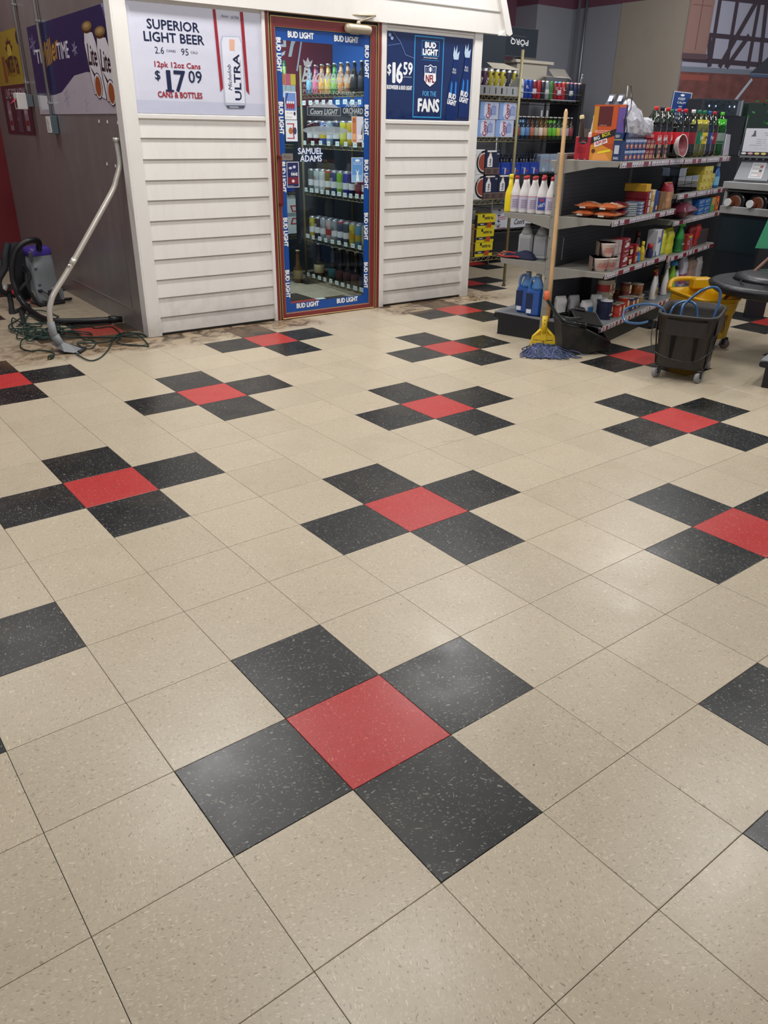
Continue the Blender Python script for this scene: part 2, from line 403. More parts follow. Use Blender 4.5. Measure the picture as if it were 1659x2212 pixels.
DU = {-1: -0.02, 0: -0.013, 1: -0.015, 2: -0.004, 3: 0.003, 4: -0.002, 5: 0.002, 6: 0.018, 7: -0.026, 8: -0.026, 9: 0.040, 10: -0.002, 11: 0.005}
DV = {-2: 0.008, -1: 0.004, 0: 0.018, 1: 0.003, 2: 0.0, 3: 0.020, 4: -0.008, 5: 0.01, 6: 0.014, 7: -0.012, 8: -0.001, 9: 0.024, 10: -0.030, 11: -0.01, 12: -0.001, 13: -0.035}
TS = 0.3048
def tcol(i, j):
    def red(a, b): return a % 3 == 0 and b % 3 == 0 and (a//3+b//3) % 2 == 0
    if red(i, j): return 2
    if red(i-1, j) or red(i+1, j) or red(i, j-1) or red(i, j+1): return 1
    return 0
def inview(x, y, mg=60):
    d = Vector((x, y, 0))-CP; z = d.dot(FW)
    if z < 0.2: return None
    u = 829.5+1673.67*d.dot(RT)/z; v = 1106+1673.67*d.dot(DN)/z
    return z if (-mg < u < 1659+mg and -mg < v < 2212+mg) else None
cand = []
for i in range(-14, 33):
    for j in range(-11, 29):
        x0 = (i+DU.get(i, 0))*TS; x1 = (i+1+DU.get(i+1, 0))*TS; y0 = (j+DV.get(j, 0))*TS; y1 = (j+1+DV.get(j+1, 0))*TS
        dd = [inview(x, y) for x in (x0, x1) for y in (y0, y1)]; dd = [d for d in dd if d]
        hid = (x0 > 1.35 and y0 > 4.45 and x1 < 4.2) and not (2.2 < x0 < 3.5 and y0 < 6.3)
        cand.append((min(dd)+(20 if hid else 0) if dd else 99+abs(i)+abs(j), i, j, x0, x1, y0, y1))
cand.sort()
GAP = 0.0015
rest = MB()
for q, (d, i, j, x0, x1, y0, y1) in enumerate(cand):
    k_ = tcol(i, j)
    if q < 298 and d < 19:
        o = bpy.data.objects.new('tile', TM[k_]); COL.objects.link(o); o.parent = floor
        o.location = ((x0+x1)/2, (y0+y1)/2, 0); o.scale = (x1-x0-GAP, y1-y0-GAP, 1)
    else:
        rest.box(x0+GAP/2, y0+GAP/2, -0.0035, x1-GAP/2, y1-GAP/2, 0, MT[k_])
o = rest.build('far_tiles', floor); stuff(o)

# ---- ceiling, far walls
struct(MB().box(-4.5, -3.5, 3.62, 10.5, 9.0, 3.7, M('#d8d6d0', 0.9)).build('ceiling'))
maroon = M('#6c4254', 0.7, var=0.08, bs=1.5); graywall = grime_paint('gray_wall_paint', '#8a8d96', '#74767e', 0.35, 0.75, (1, 1, .6))
tanw = grime_paint('tan_wall_paint', '#978f85', '#7d756b', 0.4, 0.7, (1, 1, .6))
o = MB().box(-4.5, 7.78, 0, 1.44, 7.9, 3.62, grime_paint('red_wall_paint', '#6e1620', '#4c1018', 0.3, 0.55, (1, 1, .5))).build('wall_left'); struct(o)
struct(MB().box(-4.5, 7.762, 0.0, 1.43, 7.78, 0.115, M('#4b4a4f', 0.6), b=0.004).build('baseboard_left'))
mb = MB().box(4.3, 6.66, 0, 7.15, 6.78, 2.0, graywall).box(4.3, 6.66, 2.0, 7.15, 6.78, 3.62, maroon); struct(mb.build('wall_back'))
mb = MB().box(7.148, 6.32, 0, 7.79, 6.9, 2.69, graywall).box(7.148, 6.318, 2.69, 7.79, 6.9, 3.62, maroon); struct(mb.build('wall_pillar'))
mb = MB().box(7.77, 4.715, 0, 7.825, 6.33, 2.69, graywall).box(7.765, 4.703, 2.69, 7.83, 6.33, 3.62, maroon).box(7.764, 4.705, 0, 7.83, 5.60, 2.69, tanw)
struct(mb.build('wall_right'))
struct(MB().box(7.74, 6.20, 0, 7.762, 6.222, 3.62, M('#8d8f96', 0.4, 0.6)).tube([(7.75, 6.1, 0), (7.75, 6.1, 3.62)], 0.016, M('#767c88', 0.35, 0.7), 10).build('trim_1'))
# mural wall beyond the tan wall end
TMu = rad(-16)
mw = MB().box(0.045, 0, 0, 4.6, 0.12, 3.62, M('#7e8088', 0.8)).build('wall_mural', None, (7.72, 4.71, 0), TMu); struct(mw)
# ---- cooler room shell
siding = grime_paint('white_vinyl_siding', '#e6e3de', '#8a8178', 0.10, 0.42, (9, 9, 1.5), (0.02, 0.28, 0.35))
whitep = grime_paint('white_corner_trim', '#e6e3de', '#a39a8e', 0.10, 0.42, (3, 3, 1), (0.0, 0.16, 0.45))
core = MB()
core.box(0.03, 0.0, 0, 1.03, 0.06, 2.2, M('#bcb8b2', 0.7)); core.box(1.99, 0.0, 0, 2.93, 0.06, 2.2, M('#bcb8b2', 0.7)); core.box(1.03, 0, 2.10, 1.99, 0.06, 2.2, M('#bcb8b2', .7))
wf = core.build('wall_front', None, CF(0, 0), TC); struct(wf)
ZL = [0.018, 0.129, 0.263, 0.389, 0.524, 0.650, 0.779, 0.908, 1.035, 1.162, 1.291, 1.420]
def board(x0, x1, z0, z1):
    mb = MB(); e = 0.013
    vs = [(x0, -e, z0), (x1, -e, z0), (x1, -0.004, z1), (x0, -0.004, z1), (x0, -0.003, z0), (x1, -0.003, z0), (x0, -e, z0+.004), (x1, -e, z0+.004), (x0, 0, z1), (x1, 0, z1)]
    fs = [(0, 1, 7, 6), (6, 7, 2, 3), (0, 4, 5, 1), (3, 2, 9, 8), (0, 6, 3, 8, 4), (1, 5, 9, 2, 7)]
    mb.add(vs, fs, siding); mb.box(x0, -e-.0003, z0-.0005, x1, -e+.004, z0+.0032, M('#77726b', .8)); return mb.build('siding_board', wf)  # lower lip coloured darker: the shadow line under each board is painted in
for xa, xb in ((0.075, 1.000), (2.035, 2.905)):
    for z0, z1 in zip(ZL, ZL[1:]): board(xa, xb, z0+random.uniform(-.002, .002), z1+0.004)
def wpart(name, *boxes, mat=None, b=0.003):
    mb = MB()
    for bx in boxes: mb.box(*bx, mat or whitep, b=b)
    return mb.build(name, wf)
wpart('corner_post', (-0.012, -0.030, 0, 0.078, 0.0, 2.60)); wpart('corner_post', (-0.024, -0.030, 0, -0.011, 0.075, 2.60))
wpart('corner_post', (2.900, -0.030, 0, 2.985, 0.05, 2.10))
wpart('poster_panel', (0.075, -0.012, 1.425, 1.0, -0.002, 2.07)); wpart('poster_panel', (2.035, -0.012, 1.425, 2.905, -0.002, 2.07))
wpart('sill_strip', (0.078, -0.022, 1.405, 1.0, -0.002, 1.432)); wpart('sill_strip', (2.035, -0.022, 1.405, 2.900, -0.002, 1.432))
wpart('door_casing', (0.998, -0.030, 0, 1.022, 0.0, 2.125)); wpart('door_casing', (1.990, -0.026, 0, 2.036, 0.0, 2.125)); wpart('door_casing', (1.022, -0.030, 2.098, 1.990, 0, 2.125))
wpart('top_strip', (2.036, -0.024, 2.045, 2.900, -0.002, 2.062))
# gabled header over the wall with its slanted end
mb = MB(); F = Matrix.Rotation(PI/2, 4, 'X')
mb.prism([(0.075, 2.066), (3.20, 2.066), (2.83, 2.95), (0.075, 2.95)], 0.0, 0.055, whitep, F); o = mb.build('header_panel', wf)
mb = MB(); mb.prism([(3.12, 2.058), (3.215, 2.058), (3.245, 2.078), (2.865, 2.97), (2.83, 2.95), (3.185, 2.10)], 0.052, 0.075, whitep, F)
mb.prism([(3.185, 2.068), (3.222, 2.058), (3.25, 2.075), (2.875, 2.975), (2.83, 2.95)], 0.052, 0.085, whitep, F); o = mb.build('gable_trim', wf)
wpart('header_groove', (1.35, -0.060, 2.215, 3.13, -0.054, 2.222), mat=M('#a8a29a', .6), b=0)
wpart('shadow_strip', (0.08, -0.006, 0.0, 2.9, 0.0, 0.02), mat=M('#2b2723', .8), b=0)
# side wall of the cooler room (gray), with a faint base moulding
gside = grime_paint('gray_side_wall', '#7a7472', '#9a938f', 0.35, 0.28, (.6, 3, 1.2), None, 0.03)
sw = MB(); L_ = 3.44
sw.box(0, 0, 0, 0.05, L_, 2.34, gside).box(0.0, 0, 2.34, 0.05, L_, 3.62, gside)
swo = sw.build('wall_side', None, (1.303, 4.37, 0), rad(-1.3)); struct(swo)
mb = MB().box(-0.004, 0.25, 0.145, 0.0, 1.75, 0.149, M('#8b8580', .5)).box(-0.004, 0.245, 0, 0.0, 0.249, 0.149, M('#6f6a68', .5)); mb.build('base_moulding', swo)
MB().box(-0.003, 0.28, 0.15, 0.0, 0.284, 1.36, M('#6c6765', .5)).build('panel_seam', swo)
# cooler room interior: ceiling, walls inside
inw = M('#3f454e', 0.6)
mb = MB().box(0.06, 1.95, 0, 2.85, 2.02, 2.6, inw).box(2.80, 0.06, 0, 2.87, 2.0, 2.6, inw).box(0.03, 0.06, 2.5, 2.87, 2.0, 2.56, M('#c9cdd0', .7))
struct(mb.build('wall_cooler_inside', None, CF(0, 0), TC))
# red and blue brewery panels on the inside walls, above the racks
mb = MB(); p = Pr(mb, (0.3, 1.945, 1.55), (1, 0, 0), (0, 0, 1)); p.rect(0, 0, 2.49, 0.9, M('#8c323a', .35))
p.text('Budweiser', 1.33, 0.50, 1.68, 0.26, '#dfe6e6', 0.06, 0.35); p.line([(2.16, 0.60), (2.09, 0.30)], 0.016, M('#e4ecee')); p.line([(1.62, 0.40), (1.95, 0.30)], 0.016, M('#e4ecee'))
tag(mb.build('brewery_panel', None, CF(0, 0), TC), 'dark red panel with white script high on the wall inside the cooler', 'sign')
mb = MB(); p = Pr(mb, (2.79, 1.94, 1.55), (0, -1, 0), (0, 0, 1)); p.rect(0, 0, 1.8, 0.9, M('#2f7ce0', .35))
p.frame(0.62, 0.36, 1.5, 0.95, 0.022, M('#e9f2f6')); p.text('BUD LIGHT', 1.06, 0.62, 0.7, 0.3, M('#e9f2f6'), bold=.006)
tag(mb.build('brewery_panel', None, CF(0, 0), TC), 'bright blue panel with white framed lettering high inside the cooler', 'sign')
# ================================================================== DOOR
BUD = M('#0f4a9c', 0.35); WHT = M('#eef0f2', 0.45); door_red = grime_paint('door_red_paint', '#7d2e30', '#5c1f22', .3, .4); gold = M('#b99a6a', .35, .5); blk = M('#17161a', .5)
dr = MB().box(1.022, -0.022, 0, 1.046, 0.05, 2.098, door_red).box(1.964, -0.022, 0, 1.990, 0.05, 2.098, door_red).box(1.046, -0.022, 2.072, 1.964, 0.05, 2.098, door_red)
door = dr.build('door_1', None, CF(0, 0), TC); struct(door)
def dpart(name, boxes, mat, b=0.002):
    mb = MB()
    for bx in boxes: mb.box(*bx, mat, b=b)
    return mb.build(name, door)
dpart('frame_trim', [(1.046, -.026, 0, 1.054, 0.0, 2.072), (1.956, -.026, 0, 1.964, 0, 2.072), (1.046, -.026, 2.063, 1.964, 0, 2.072)], gold)
dpart('frame_gasket', [(1.054, -.012, 0, 1.064, 0.02, 2.063), (1.946, -.012, 0, 1.956, 0.02, 2.063), (1.054, -.012, 2.046, 1.956, 0.02, 2.063)], blk)
dpart('door_leaf_trim', [(1.064, -.026, 0.004, 1.071, 0.01, 2.046), (1.939, -.026, 0.004, 1.946, 0.01, 2.046), (1.064, -.026, 2.038, 1.946, 0.01, 2.046), (1.064, -.026, .004, 1.946, .01, .012)], gold)
leaf = dpart('door_leaf', [(1.071, -.022, 0.012, 1.098, 0.02, 2.038), (1.898, -.022, 0.012, 1.939, 0.02, 2.038), (1.098, -.022, 1.985, 1.898, 0.02, 2.038), (1.098, -.022, .012, 1.898, .02, .045)], door_red)
dpart('glass_bead', [(1.098, -.018, .045, 1.102, -.01, 1.985), (1.894, -.018, .045, 1.898, -.01, 1.985), (1.098, -.018, 1.981, 1.898, -.01, 1.985), (1.098, -.018, .045, 1.898, -.01, .049)], gold, 0)
glass = pane_material('door_glass', '#f2f8f8', 0.8)
MB().box(1.098, -.008, .045, 1.898, -.002, 1.985, glass).build('glass_pane', door)
# blue lettered border film
mb = MB(); p = Pr(mb, (0, -.0085, 0), (1, 0, 0), (0, 0, 1))
for a in ((1.102, .049, 1.150, 1.981), (1.842, .049, 1.894, 1.981), (1.15, .049, 1.842, .118), (1.15, 1.905, 1.842, 1.981)): p.rect(*a, BUD, False)
p.k = 3
bl = MB(); q = Pr(bl, (0, -.0085, 0), (1, 0, 0), (0, 0, 1)); q.k = 4
for zc, L in ((1.816, .205), (1.425, .205), (1.037, .205), (.653, .205), (.27, .208)):
    q.text('BUD LIGHT', 1.129, zc, L, .034, WHT, -PI/2, bold=.0022)
for zc, L in ((1.812, .208), (1.425, .205), (1.044, .208), (.657, .205), (.275, .205)):
    q.text('BUD LIGHT', 1.866, zc, L, .034, WHT, -PI/2, bold=.0022)
for xc in (1.308, 1.686): q.text('BUD LIGHT', xc, 1.944, .205, .036, WHT, 0, bold=.0022); q.text('BUD LIGHT', xc-.004, .094, .203, .036, WHT, 0, bold=.0022)
bf = mb.build('border_film', door); bl.build('lettering', bf)
# etched white lettering on the glass
etch = M('#c9d3da', 0.5, alpha=0.58); etd = M('#3e464e', 0.5, alpha=0.6)
mb = MB(); p = Pr(mb, (0, -.0086, 0), (1, 0, 0), (0, 0, 1))
p.text('Budweiser', 1.535, 1.707, .43, .085, etch, 0.02, 0.35, bold=.002); p.poly([(1.33, 1.76), (1.385, 1.76), (1.40, 1.80), (1.375, 1.785), (1.36, 1.815), (1.345, 1.785), (1.32, 1.80)], etch)
p.ring(1.352, 1.735, .018, .026, etch)
p.text('PACKAGES INSIDE COOLER', 1.50, 1.634, .36, .024, etch); p.text('PLEASE HELP YOURSELF', 1.535, 1.602, .44, .024, etch); p.text('KING OF BEERS', 1.53, 1.662, .22, .012, etch)
mt = [(1.36, 1.505), (1.40, 1.535), (1.415, 1.552), (1.44, 1.53), (1.47, 1.54), (1.50, 1.525), (1.53, 1.545), (1.56, 1.53), (1.61, 1.508)]
p.poly([(1.36, 1.503)]+mt+[(1.61, 1.503)], etch); p.line([(1.38, 1.508), (1.41, 1.53), (1.425, 1.515), (1.45, 1.53)], .004, etd)
p.rect(1.345, 1.452, 1.628, 1.502, etd); p.frame(1.343, 1.448, 1.632, 1.505, .003, etch); p.text('Coors LIGHT', 1.487, 1.474, .235, .036, etch, 0, .2, bold=.0015)
p.text('ANGRY', 1.742, 1.528, .13, .036, etch, bold=.001); p.text('ORCHARD', 1.742, 1.485, .18, .038, etch, bold=.001); p.text('HARD CIDER', 1.742, 1.457, .07, .009, etch)
p.ell(1.50, 1.350, .20, .030, M('#9aa6ac', .5, alpha=.75)); p.line([(1.34, 1.385), (1.43, 1.415), (1.52, 1.40), (1.60, 1.42)], .005, etch)
p.line([(1.47, 1.415), (1.455, 1.372), (1.49, 1.395), (1.52, 1.372)], .008, etch)
p.text('SAMUEL', 1.362, 1.212, .21, .040, M('#2b4f8c', .5), 0, 0, bold=.006); p.text('SAMUEL', 1.362, 1.212, .21, .040, WHT, bold=.001)
p.text('ADAMS', 1.366, 1.162, .185, .042, M('#2b4f8c', .5), bold=.006); p.text('ADAMS', 1.366, 1.162, .185, .042, WHT, bold=.001)
mb.build('glass_lettering', door)
# stickers on the glass
def sticker(x0, z0, x1, z1, base, fn, name='sticker'):
    mb = MB(); p = Pr(mb, (x0, -.0088, z0), (1, 0, 0), (0, 0, 1)); w, h = x1-x0, z1-z0
    mb.box(x0, -.0088, z0, x1, -.0080, z1, base); fn(p, w, h); return mb.build(name, door)
def s1(p, w, h):
    p.rect(.004, h*.32, w-.004, h-.006, '#6f8fd0'); p.poly([(0.004, h*.5), (w*.35, h*.95), (w*.2, h*.95), (.004, h*.7)], '#2b4690')
    for k in range(4): p.ell(w*(.24+.17*k), h*.50, w*.08, h*.13, '#a3242c'); p.ell(w*(.24+.17*k), h*.62, w*.07, h*.05, '#e9e2e0')
    p.text('NO. 1 FAN', w*.4, h*.24, w*.5, h*.04, '#2b2f45'); p.ell(w*.82, h*.22, w*.08, h*.07, '#1b2140'); p.text('BUD LIGHT', w*.35, h*.09, w*.5, h*.035, '#1b2140')
sticker(1.160, 1.418, 1.256, 1.594, '#f2f2f6', s1)
def s2(p, w, h):
    p.poly([(w*.1, h*.85), (w*.75, h*.85), (w*.66, h*.5), (w*.75, h*.12), (w*.1, h*.12), (w*.1, h*.17), (w*.64, h*.17), (w*.57, h*.5), (w*.64, h*.8), (w*.1, h*.8)], '#b3242c'); p.ell(w*.42, h*.5, w*.18, h*.16, '#b06a38'); p.ell(w*.78, h*.5, w*.15, h*.17, '#39405a')
sticker(1.162, 1.276, 1.258, 1.414, '#dfeaf2', s2)
def s3(p, w, h): p.text('PULL', w/2, h/2, w*.62, h*.42, '#33302e')
sticker(1.122, 1.150, 1.213, 1.196, '#7d7672', s3, 'pull_plate')
def s4(p, w, h):
    p.rect(.004, .004, w-.004, h-.004, '#1b2358'); p.rect(.004, h*.14, w-.004, h*.40, '#7a1f33'); p.text('FANS', w*.62, h*.52, w*.52, h*.12, '#f2f2f6', bold=.001); p.text('FOR THE', w*.6, h*.63, w*.35, h*.04, '#4a86c8')
    p.ell(w*.5, h*.25, w*.12, h*.06, '#e0d8dc'); p.ell(w*.3, h*.76, w*.14, h*.05, '#c9cfe2'); p.ell(w*.62, h*.80, w*.12, h*.06, '#c9cfe2'); p.text('BUD LIGHT', w*.3, h*.06, w*.42, h*.03, '#f2f2f6')
sticker(1.158, .966, 1.260, 1.140, '#eceef4', s4)
def s5(p, w, h):
    p.rect(.003, .003, w*.4, h-.003, '#c07848'); p.rect(w*.4, .003, w-.003, h-.003, '#cfd2e0'); p.ring(w*.2, h*.84, w*.08, w*.11, '#2b2320'); p.rect(w*.06, h*.1, w*.36, h*.34, '#dfa67c'); p.poly([(w*.7, h*.1), (w*.95, h*.1), (w*.95, h*.75)], '#6b4a42')
    p.rect(w*.5, h*.12, w*.9, h*.30, '#e9e4e2')
sticker(1.732, 1.272, 1.836, 1.448, '#f2efe9', s5)
def s6(p, w, h):
    p.rect(.003, .003, w-.003, h-.003, '#5d94cf'); p.rect(.003, .003, w-.003, h*.3, '#86b4dc'); p.ell(w*.5, h*.88, w*.2, h*.05, WHT); p.text('BORN FOR THE', w*.5, h*.79, w*.75, h*.035, WHT); p.text('MOUNTAINS', w*.5, h*.73, w*.65, h*.035, WHT)
    p.poly([(w*.38, h*.04), (w*.45, h*.38), (w*.32, h*.52), (w*.5, h*.42), (w*.66, h*.52), (w*.56, h*.36), (w*.66, h*.04)], '#e6eef4')
sticker(1.728, .990, 1.836, 1.166, '#e4edf4', s6)
# handle and closer
mb = MB(); mb.box(1.072, -.075, .845, 1.088, -.060, 1.185, M('#6b2a2a', .4, .2), b=.004).box(1.072, -.075, 1.165, 1.088, -.022, 1.185, M('#6b2a2a', .4, .2), b=.002).box(1.072, -.075, .845, 1.088, -.022, .865, M('#6b2a2a', .4, .2), b=.002)
mb.build('door_handle', door)
cm = M('#b5a992', .4, .3); cl = MB(); T_ = Matrix.Translation((1.762, -.055, 2.008)) @ Matrix.Rotation(PI/2, 4, 'Y')
cl.lathe([(.012, -.112), (.026, -.105), (.030, -.08), (.030, .07), (.026, .10), (.012, .108)], cm, 14, T=T_); cl.box(1.70, -.058, 1.975, 1.78, -.022, 2.03, cm, b=.008)
cl.lathe([(.014, 2.03), (.016, 2.045), (.010, 2.06)], cm, 10, (1.76, -.055))
clo = cl.build('door_closer', door)
mb = MB().tube([(1.76, -.055, 2.052), (1.90, -.070, 2.098)], .006, cm, 6).tube([(1.90, -.070, 2.100), (1.68, -.045, 2.09)], .008, cm, 6).box(1.655, -.05, 2.075, 1.70, -.024, 2.10, cm, b=.003).box(1.66, -.053, 2.08, 1.68, -.049, 2.095, blk)
mb.build('closer_arm', clo)

# ================================================================== POSTERS
def poster(name, x, z, w, h, base, fn, label, rot=TC, loc=None, cat='poster', rough=.16, wr=.6):
    mb = MB(); m = M(base, rough, bump=wr, bs=5.0, coat=.5)
    nx, nz = 10, 7; vs = []; fs = []
    mb.box(0, -.0012, 0, w, 0, h, m); p = Pr(mb, (0, -.0012, 0), (1, 0, 0), (0, 0, 1)); fn(p, w, h)
    o = mb.build(name, None, loc if loc else CF(x, -.0145, z), rot); return tag(o, label, cat)
def gl(h, r=.22): return M(h, r, bump=.6, bs=5.0, coat=.15)
def ultra(p, w, h):
    random.seed(3)
    for k in range(90):
        x, y = random.uniform(.01, w-.01), random.uniform(.08, h-.01); s = random.uniform(.002, .005)
        p.line([(x, y), (x+s, y+random.uniform(-.002, .004))], .0016, gl('#a9abc0')); p.k -= 1
    p.k = 2; p.rect(0, 0, w, .075, gl('#c3c6da')); p.k = 4
    nv = gl('#1b2444'); rd = gl('#9c2430')
    def t(s, cx, z, ww, hh, m, **k): p.text(s, cx-.063, z-1.437, ww, hh, m, **k)
    t('SUPERIOR', .376, 1.934, .345, .052, nv, bold=.0018); t('LIGHT BEER', .376, 1.866, .40, .052, nv, bold=.0018)
    t('2.6', .268, 1.794, .06, .038, nv); t('CARBS', .345, 1.794, .062, .014, nv); t('95', .438, 1.794, .05, .038, nv); t('CALS', .502, 1.794, .048, .014, nv)
    t('12pk 12oz Cans', .382, 1.712, .31, .040, rd, bold=.0012)
    t('$', .240, 1.652, .034, .058, nv, bold=.001); t('1', .312, 1.625, .026, .118, nv, bold=.002); t('7', .388, 1.625, .075, .118, nv, bold=.003); t('09', .495, 1.655, .092, .070, nv, bold=.001)
    p.rect(.222, .126, .278, .138, nv)
    t('CANS & BOTTLES', .382, 1.547, .305, .033, rd, bold=.0015)
    # red stripes and the tall can
    X = .063; Z = 1.437
    p.poly([(.652-X, 2.045-Z), (.672-X, 2.045-Z), (.690-X, 1.60-Z), (.668-X, 1.575-Z)], rd); p.poly([(.845-X, 2.045-Z), (.868-X, 2.045-Z), (.882-X, 1.565-Z), (.860-X, 1.59-Z)], rd)
    p.text('Michelob', .735-X, 2.012-Z, .05, .014, gl('#555b78'), 0, .3); p.text('ULTRA', .806-X, 2.010-Z, .062, .016, gl('#555b78'))
    p.poly([(.694-X, 1.506-Z), (.694-X, 1.86-Z), (.708-X, 1.90-Z), (.832-X, 1.905-Z), (.848-X, 1.865-Z), (.850-X, 1.506-Z), (.835-X, 1.49-Z), (.712-X, 1.485-Z)], gl('#b5b9cc')); 
    p.poly([(.700-X, 1.512-Z), (.700-X, 1.86-Z), (.712-X, 1.895-Z), (.828-X, 1.90-Z), (.842-X, 1.862-Z), (.844-X, 1.512-Z)], gl('#dfe1ee'))
    p.poly([(.712-X, 1.478-Z), (.835-X, 1.480-Z), (.845-X, 1.498-Z), (.702-X, 1.495-Z)], gl('#4c5060')); p.poly([(.722-X, 1.482-Z), (.80-X, 1.483-Z), (.79-X, 1.49-Z), (.73-X, 1.49-Z)], gl('#aab0bb'))
    p.poly([(.755-X, 1.82-Z), (.79-X, 1.82-Z), (.795-X, 1.885-Z), (.755-X, 1.885-Z)], gl('#e3b29a'))
    p.text('ULTRA', .798-X, 1.665-Z, .27, .046, nv, PI/2, bold=.002); p.text('Michelob', .742-X, 1.665-Z, .15, .026, nv, PI/2, .35); p.text('SUPERIOR LIGHT BEER', .826-X, 1.68-Z, .18, .007, gl('#8b90a8'), PI/2)
poster('beer_poster', .063, 1.437, .934, .608, '#d4d5e4', ultra, 'white glossy beer poster with a tall silver can, priced 17 dollars 09')
def budl(p, w, h):
    X, Z = 2.045, 1.436; cy = gl('#3aa0e0'); wt = gl('#f0f2f6')
    def t(s, cx, z, ww, hh, m=wt, **k): p.text(s, cx-X, z-Z, ww, hh, m, **k)
    t('$', 2.068, 1.77, .034, .075, bold=.001); t('1', 2.112, 1.752, .022, .13, bold=.004); t('6', 2.165, 1.752, .056, .13, bold=.005); t('59', 2.245, 1.785, .085, .082, bold=.003)
    t('12pk 12oz Aluminum', 2.245, 1.728, .075, .009); t('BUDWEISER & BUD LIGHT', 2.168, 1.655, .24, .027, bold=.0012)
    p.frame(2.301-X, 1.452-Z, 2.592-X, 2.010-Z, .008, cy); p.frame(2.372-X, 1.880-Z, 2.545-X, 1.982-Z, .003, cy)
    t('BUD', 2.458, 1.953, .105, .036, bold=.003); t('LIGHT', 2.458, 1.906, .145, .038, bold=.003); t('OFFICIAL BEER SPONSOR', 2.462, 1.868, .14, .009); p.line([(2.375-X, 1.852-Z), (2.548-X, 1.852-Z)], .002, cy)
    # football shield
    def sh(s): return [(2.464-X+a*s, 1.748-Z+b*s) for a, b in ((0, .083), (.028, .068), (.064, .072), (.061, .02), (.064, -.035), (.040, -.060), (0, -.082), (-.040, -.060), (-.064, -.035), (-.061, .02), (-.064, .072), (-.028, .068))]
    p.poly(sh(1.0), gl('#10224f')); p.poly(sh(.93), wt); p.poly([(2.464-X+a*.85, 1.748-Z+b*.85) for a, b in ((0, .083), (.028, .068), (.064, .072), (.061, .02), (-.061, .02), (-.064, .072), (-.028, .068))], gl('#1b3570'))
    for sx in (-1, 1):
        for (a, b) in ((.022, .028), (.038, .028), (.022, .042), (.038, .042), (.022, .055), (.040, .055)): p.ell(2.464-X+sx*a, 1.748-Z+b*.85, .003, .003, wt, 6, up=False)
    p.k += 1; p.ell(2.464-X, 1.79-Z, .012, .018, wt); t('NFL', 2.464, 1.726, .085, .05, gl('#8f1d2c'), bold=.002)
    t('FOR THE', 2.462, 1.622, .135, .034, gl('#4f9ad2'), bold=.0015); t('FANS', 2.458, 1.540, .21, .088, bold=.005)
    # two bottles with ice splash
    for bx, bz, lean in ((2.700, 1.60, .07), (2.825, 1.62, .04)):
        def q(pts, m): p.poly([(bx-X+a+lean*(b), bz-Z+b) for a, b in pts], m)
        q([(-.050, -.16), (.055, -.16), (.055, .08), (.030, .16), (.022, .27), (-.022, .27), (-.030, .16), (-.050, .08)], gl('#0e2a66'))
        q([(-.03, .02), (-.012, .02), (-.012, .10), (-.025, .12)], gl('#2f86d8')); q([(.02, .02), (.036, .02), (.030, .11), (.016, .12)], gl('#2f86d8'))
        q([(-.024, .27), (.024, .27), (.030, .33), (.006, .31), (.0, .37), (-.012, .32), (-.028, .36), (-.034, .30)], gl('#b9cfe4'))
        p.text('BUD', bx-X-.002, bz-Z+.012, .075, .036, wt, -.18, bold=.002); p.text('LIGHT', bx-X-.004, bz-Z-.032, .090, .036, wt, -.18, bold=.002); p.text('BUD', bx-X+.008, bz-Z+.20, .034, .016, wt, -.18); p.text('LIGHT', bx-X+.007, bz-Z+.18, .042, .016, wt, -.18)
    p.line([(0.0, .49), (.12, .51)], .002, gl('#7c93c8')); p.line([(.05, .58), (.12, .52), (.17, .44), (.26, .42)], .0022, gl('#93a6d4'))
    for q_, s in ((.01, .56), (.03, .54)): p.ell(q_+.01, s, .014, .012, gl('#93a6d4'), 8)
poster('beer_poster', 2.045, 1.436, 0.846, .586, '#14295a', budl, 'dark blue beer poster with a football shield and FOR THE FANS')
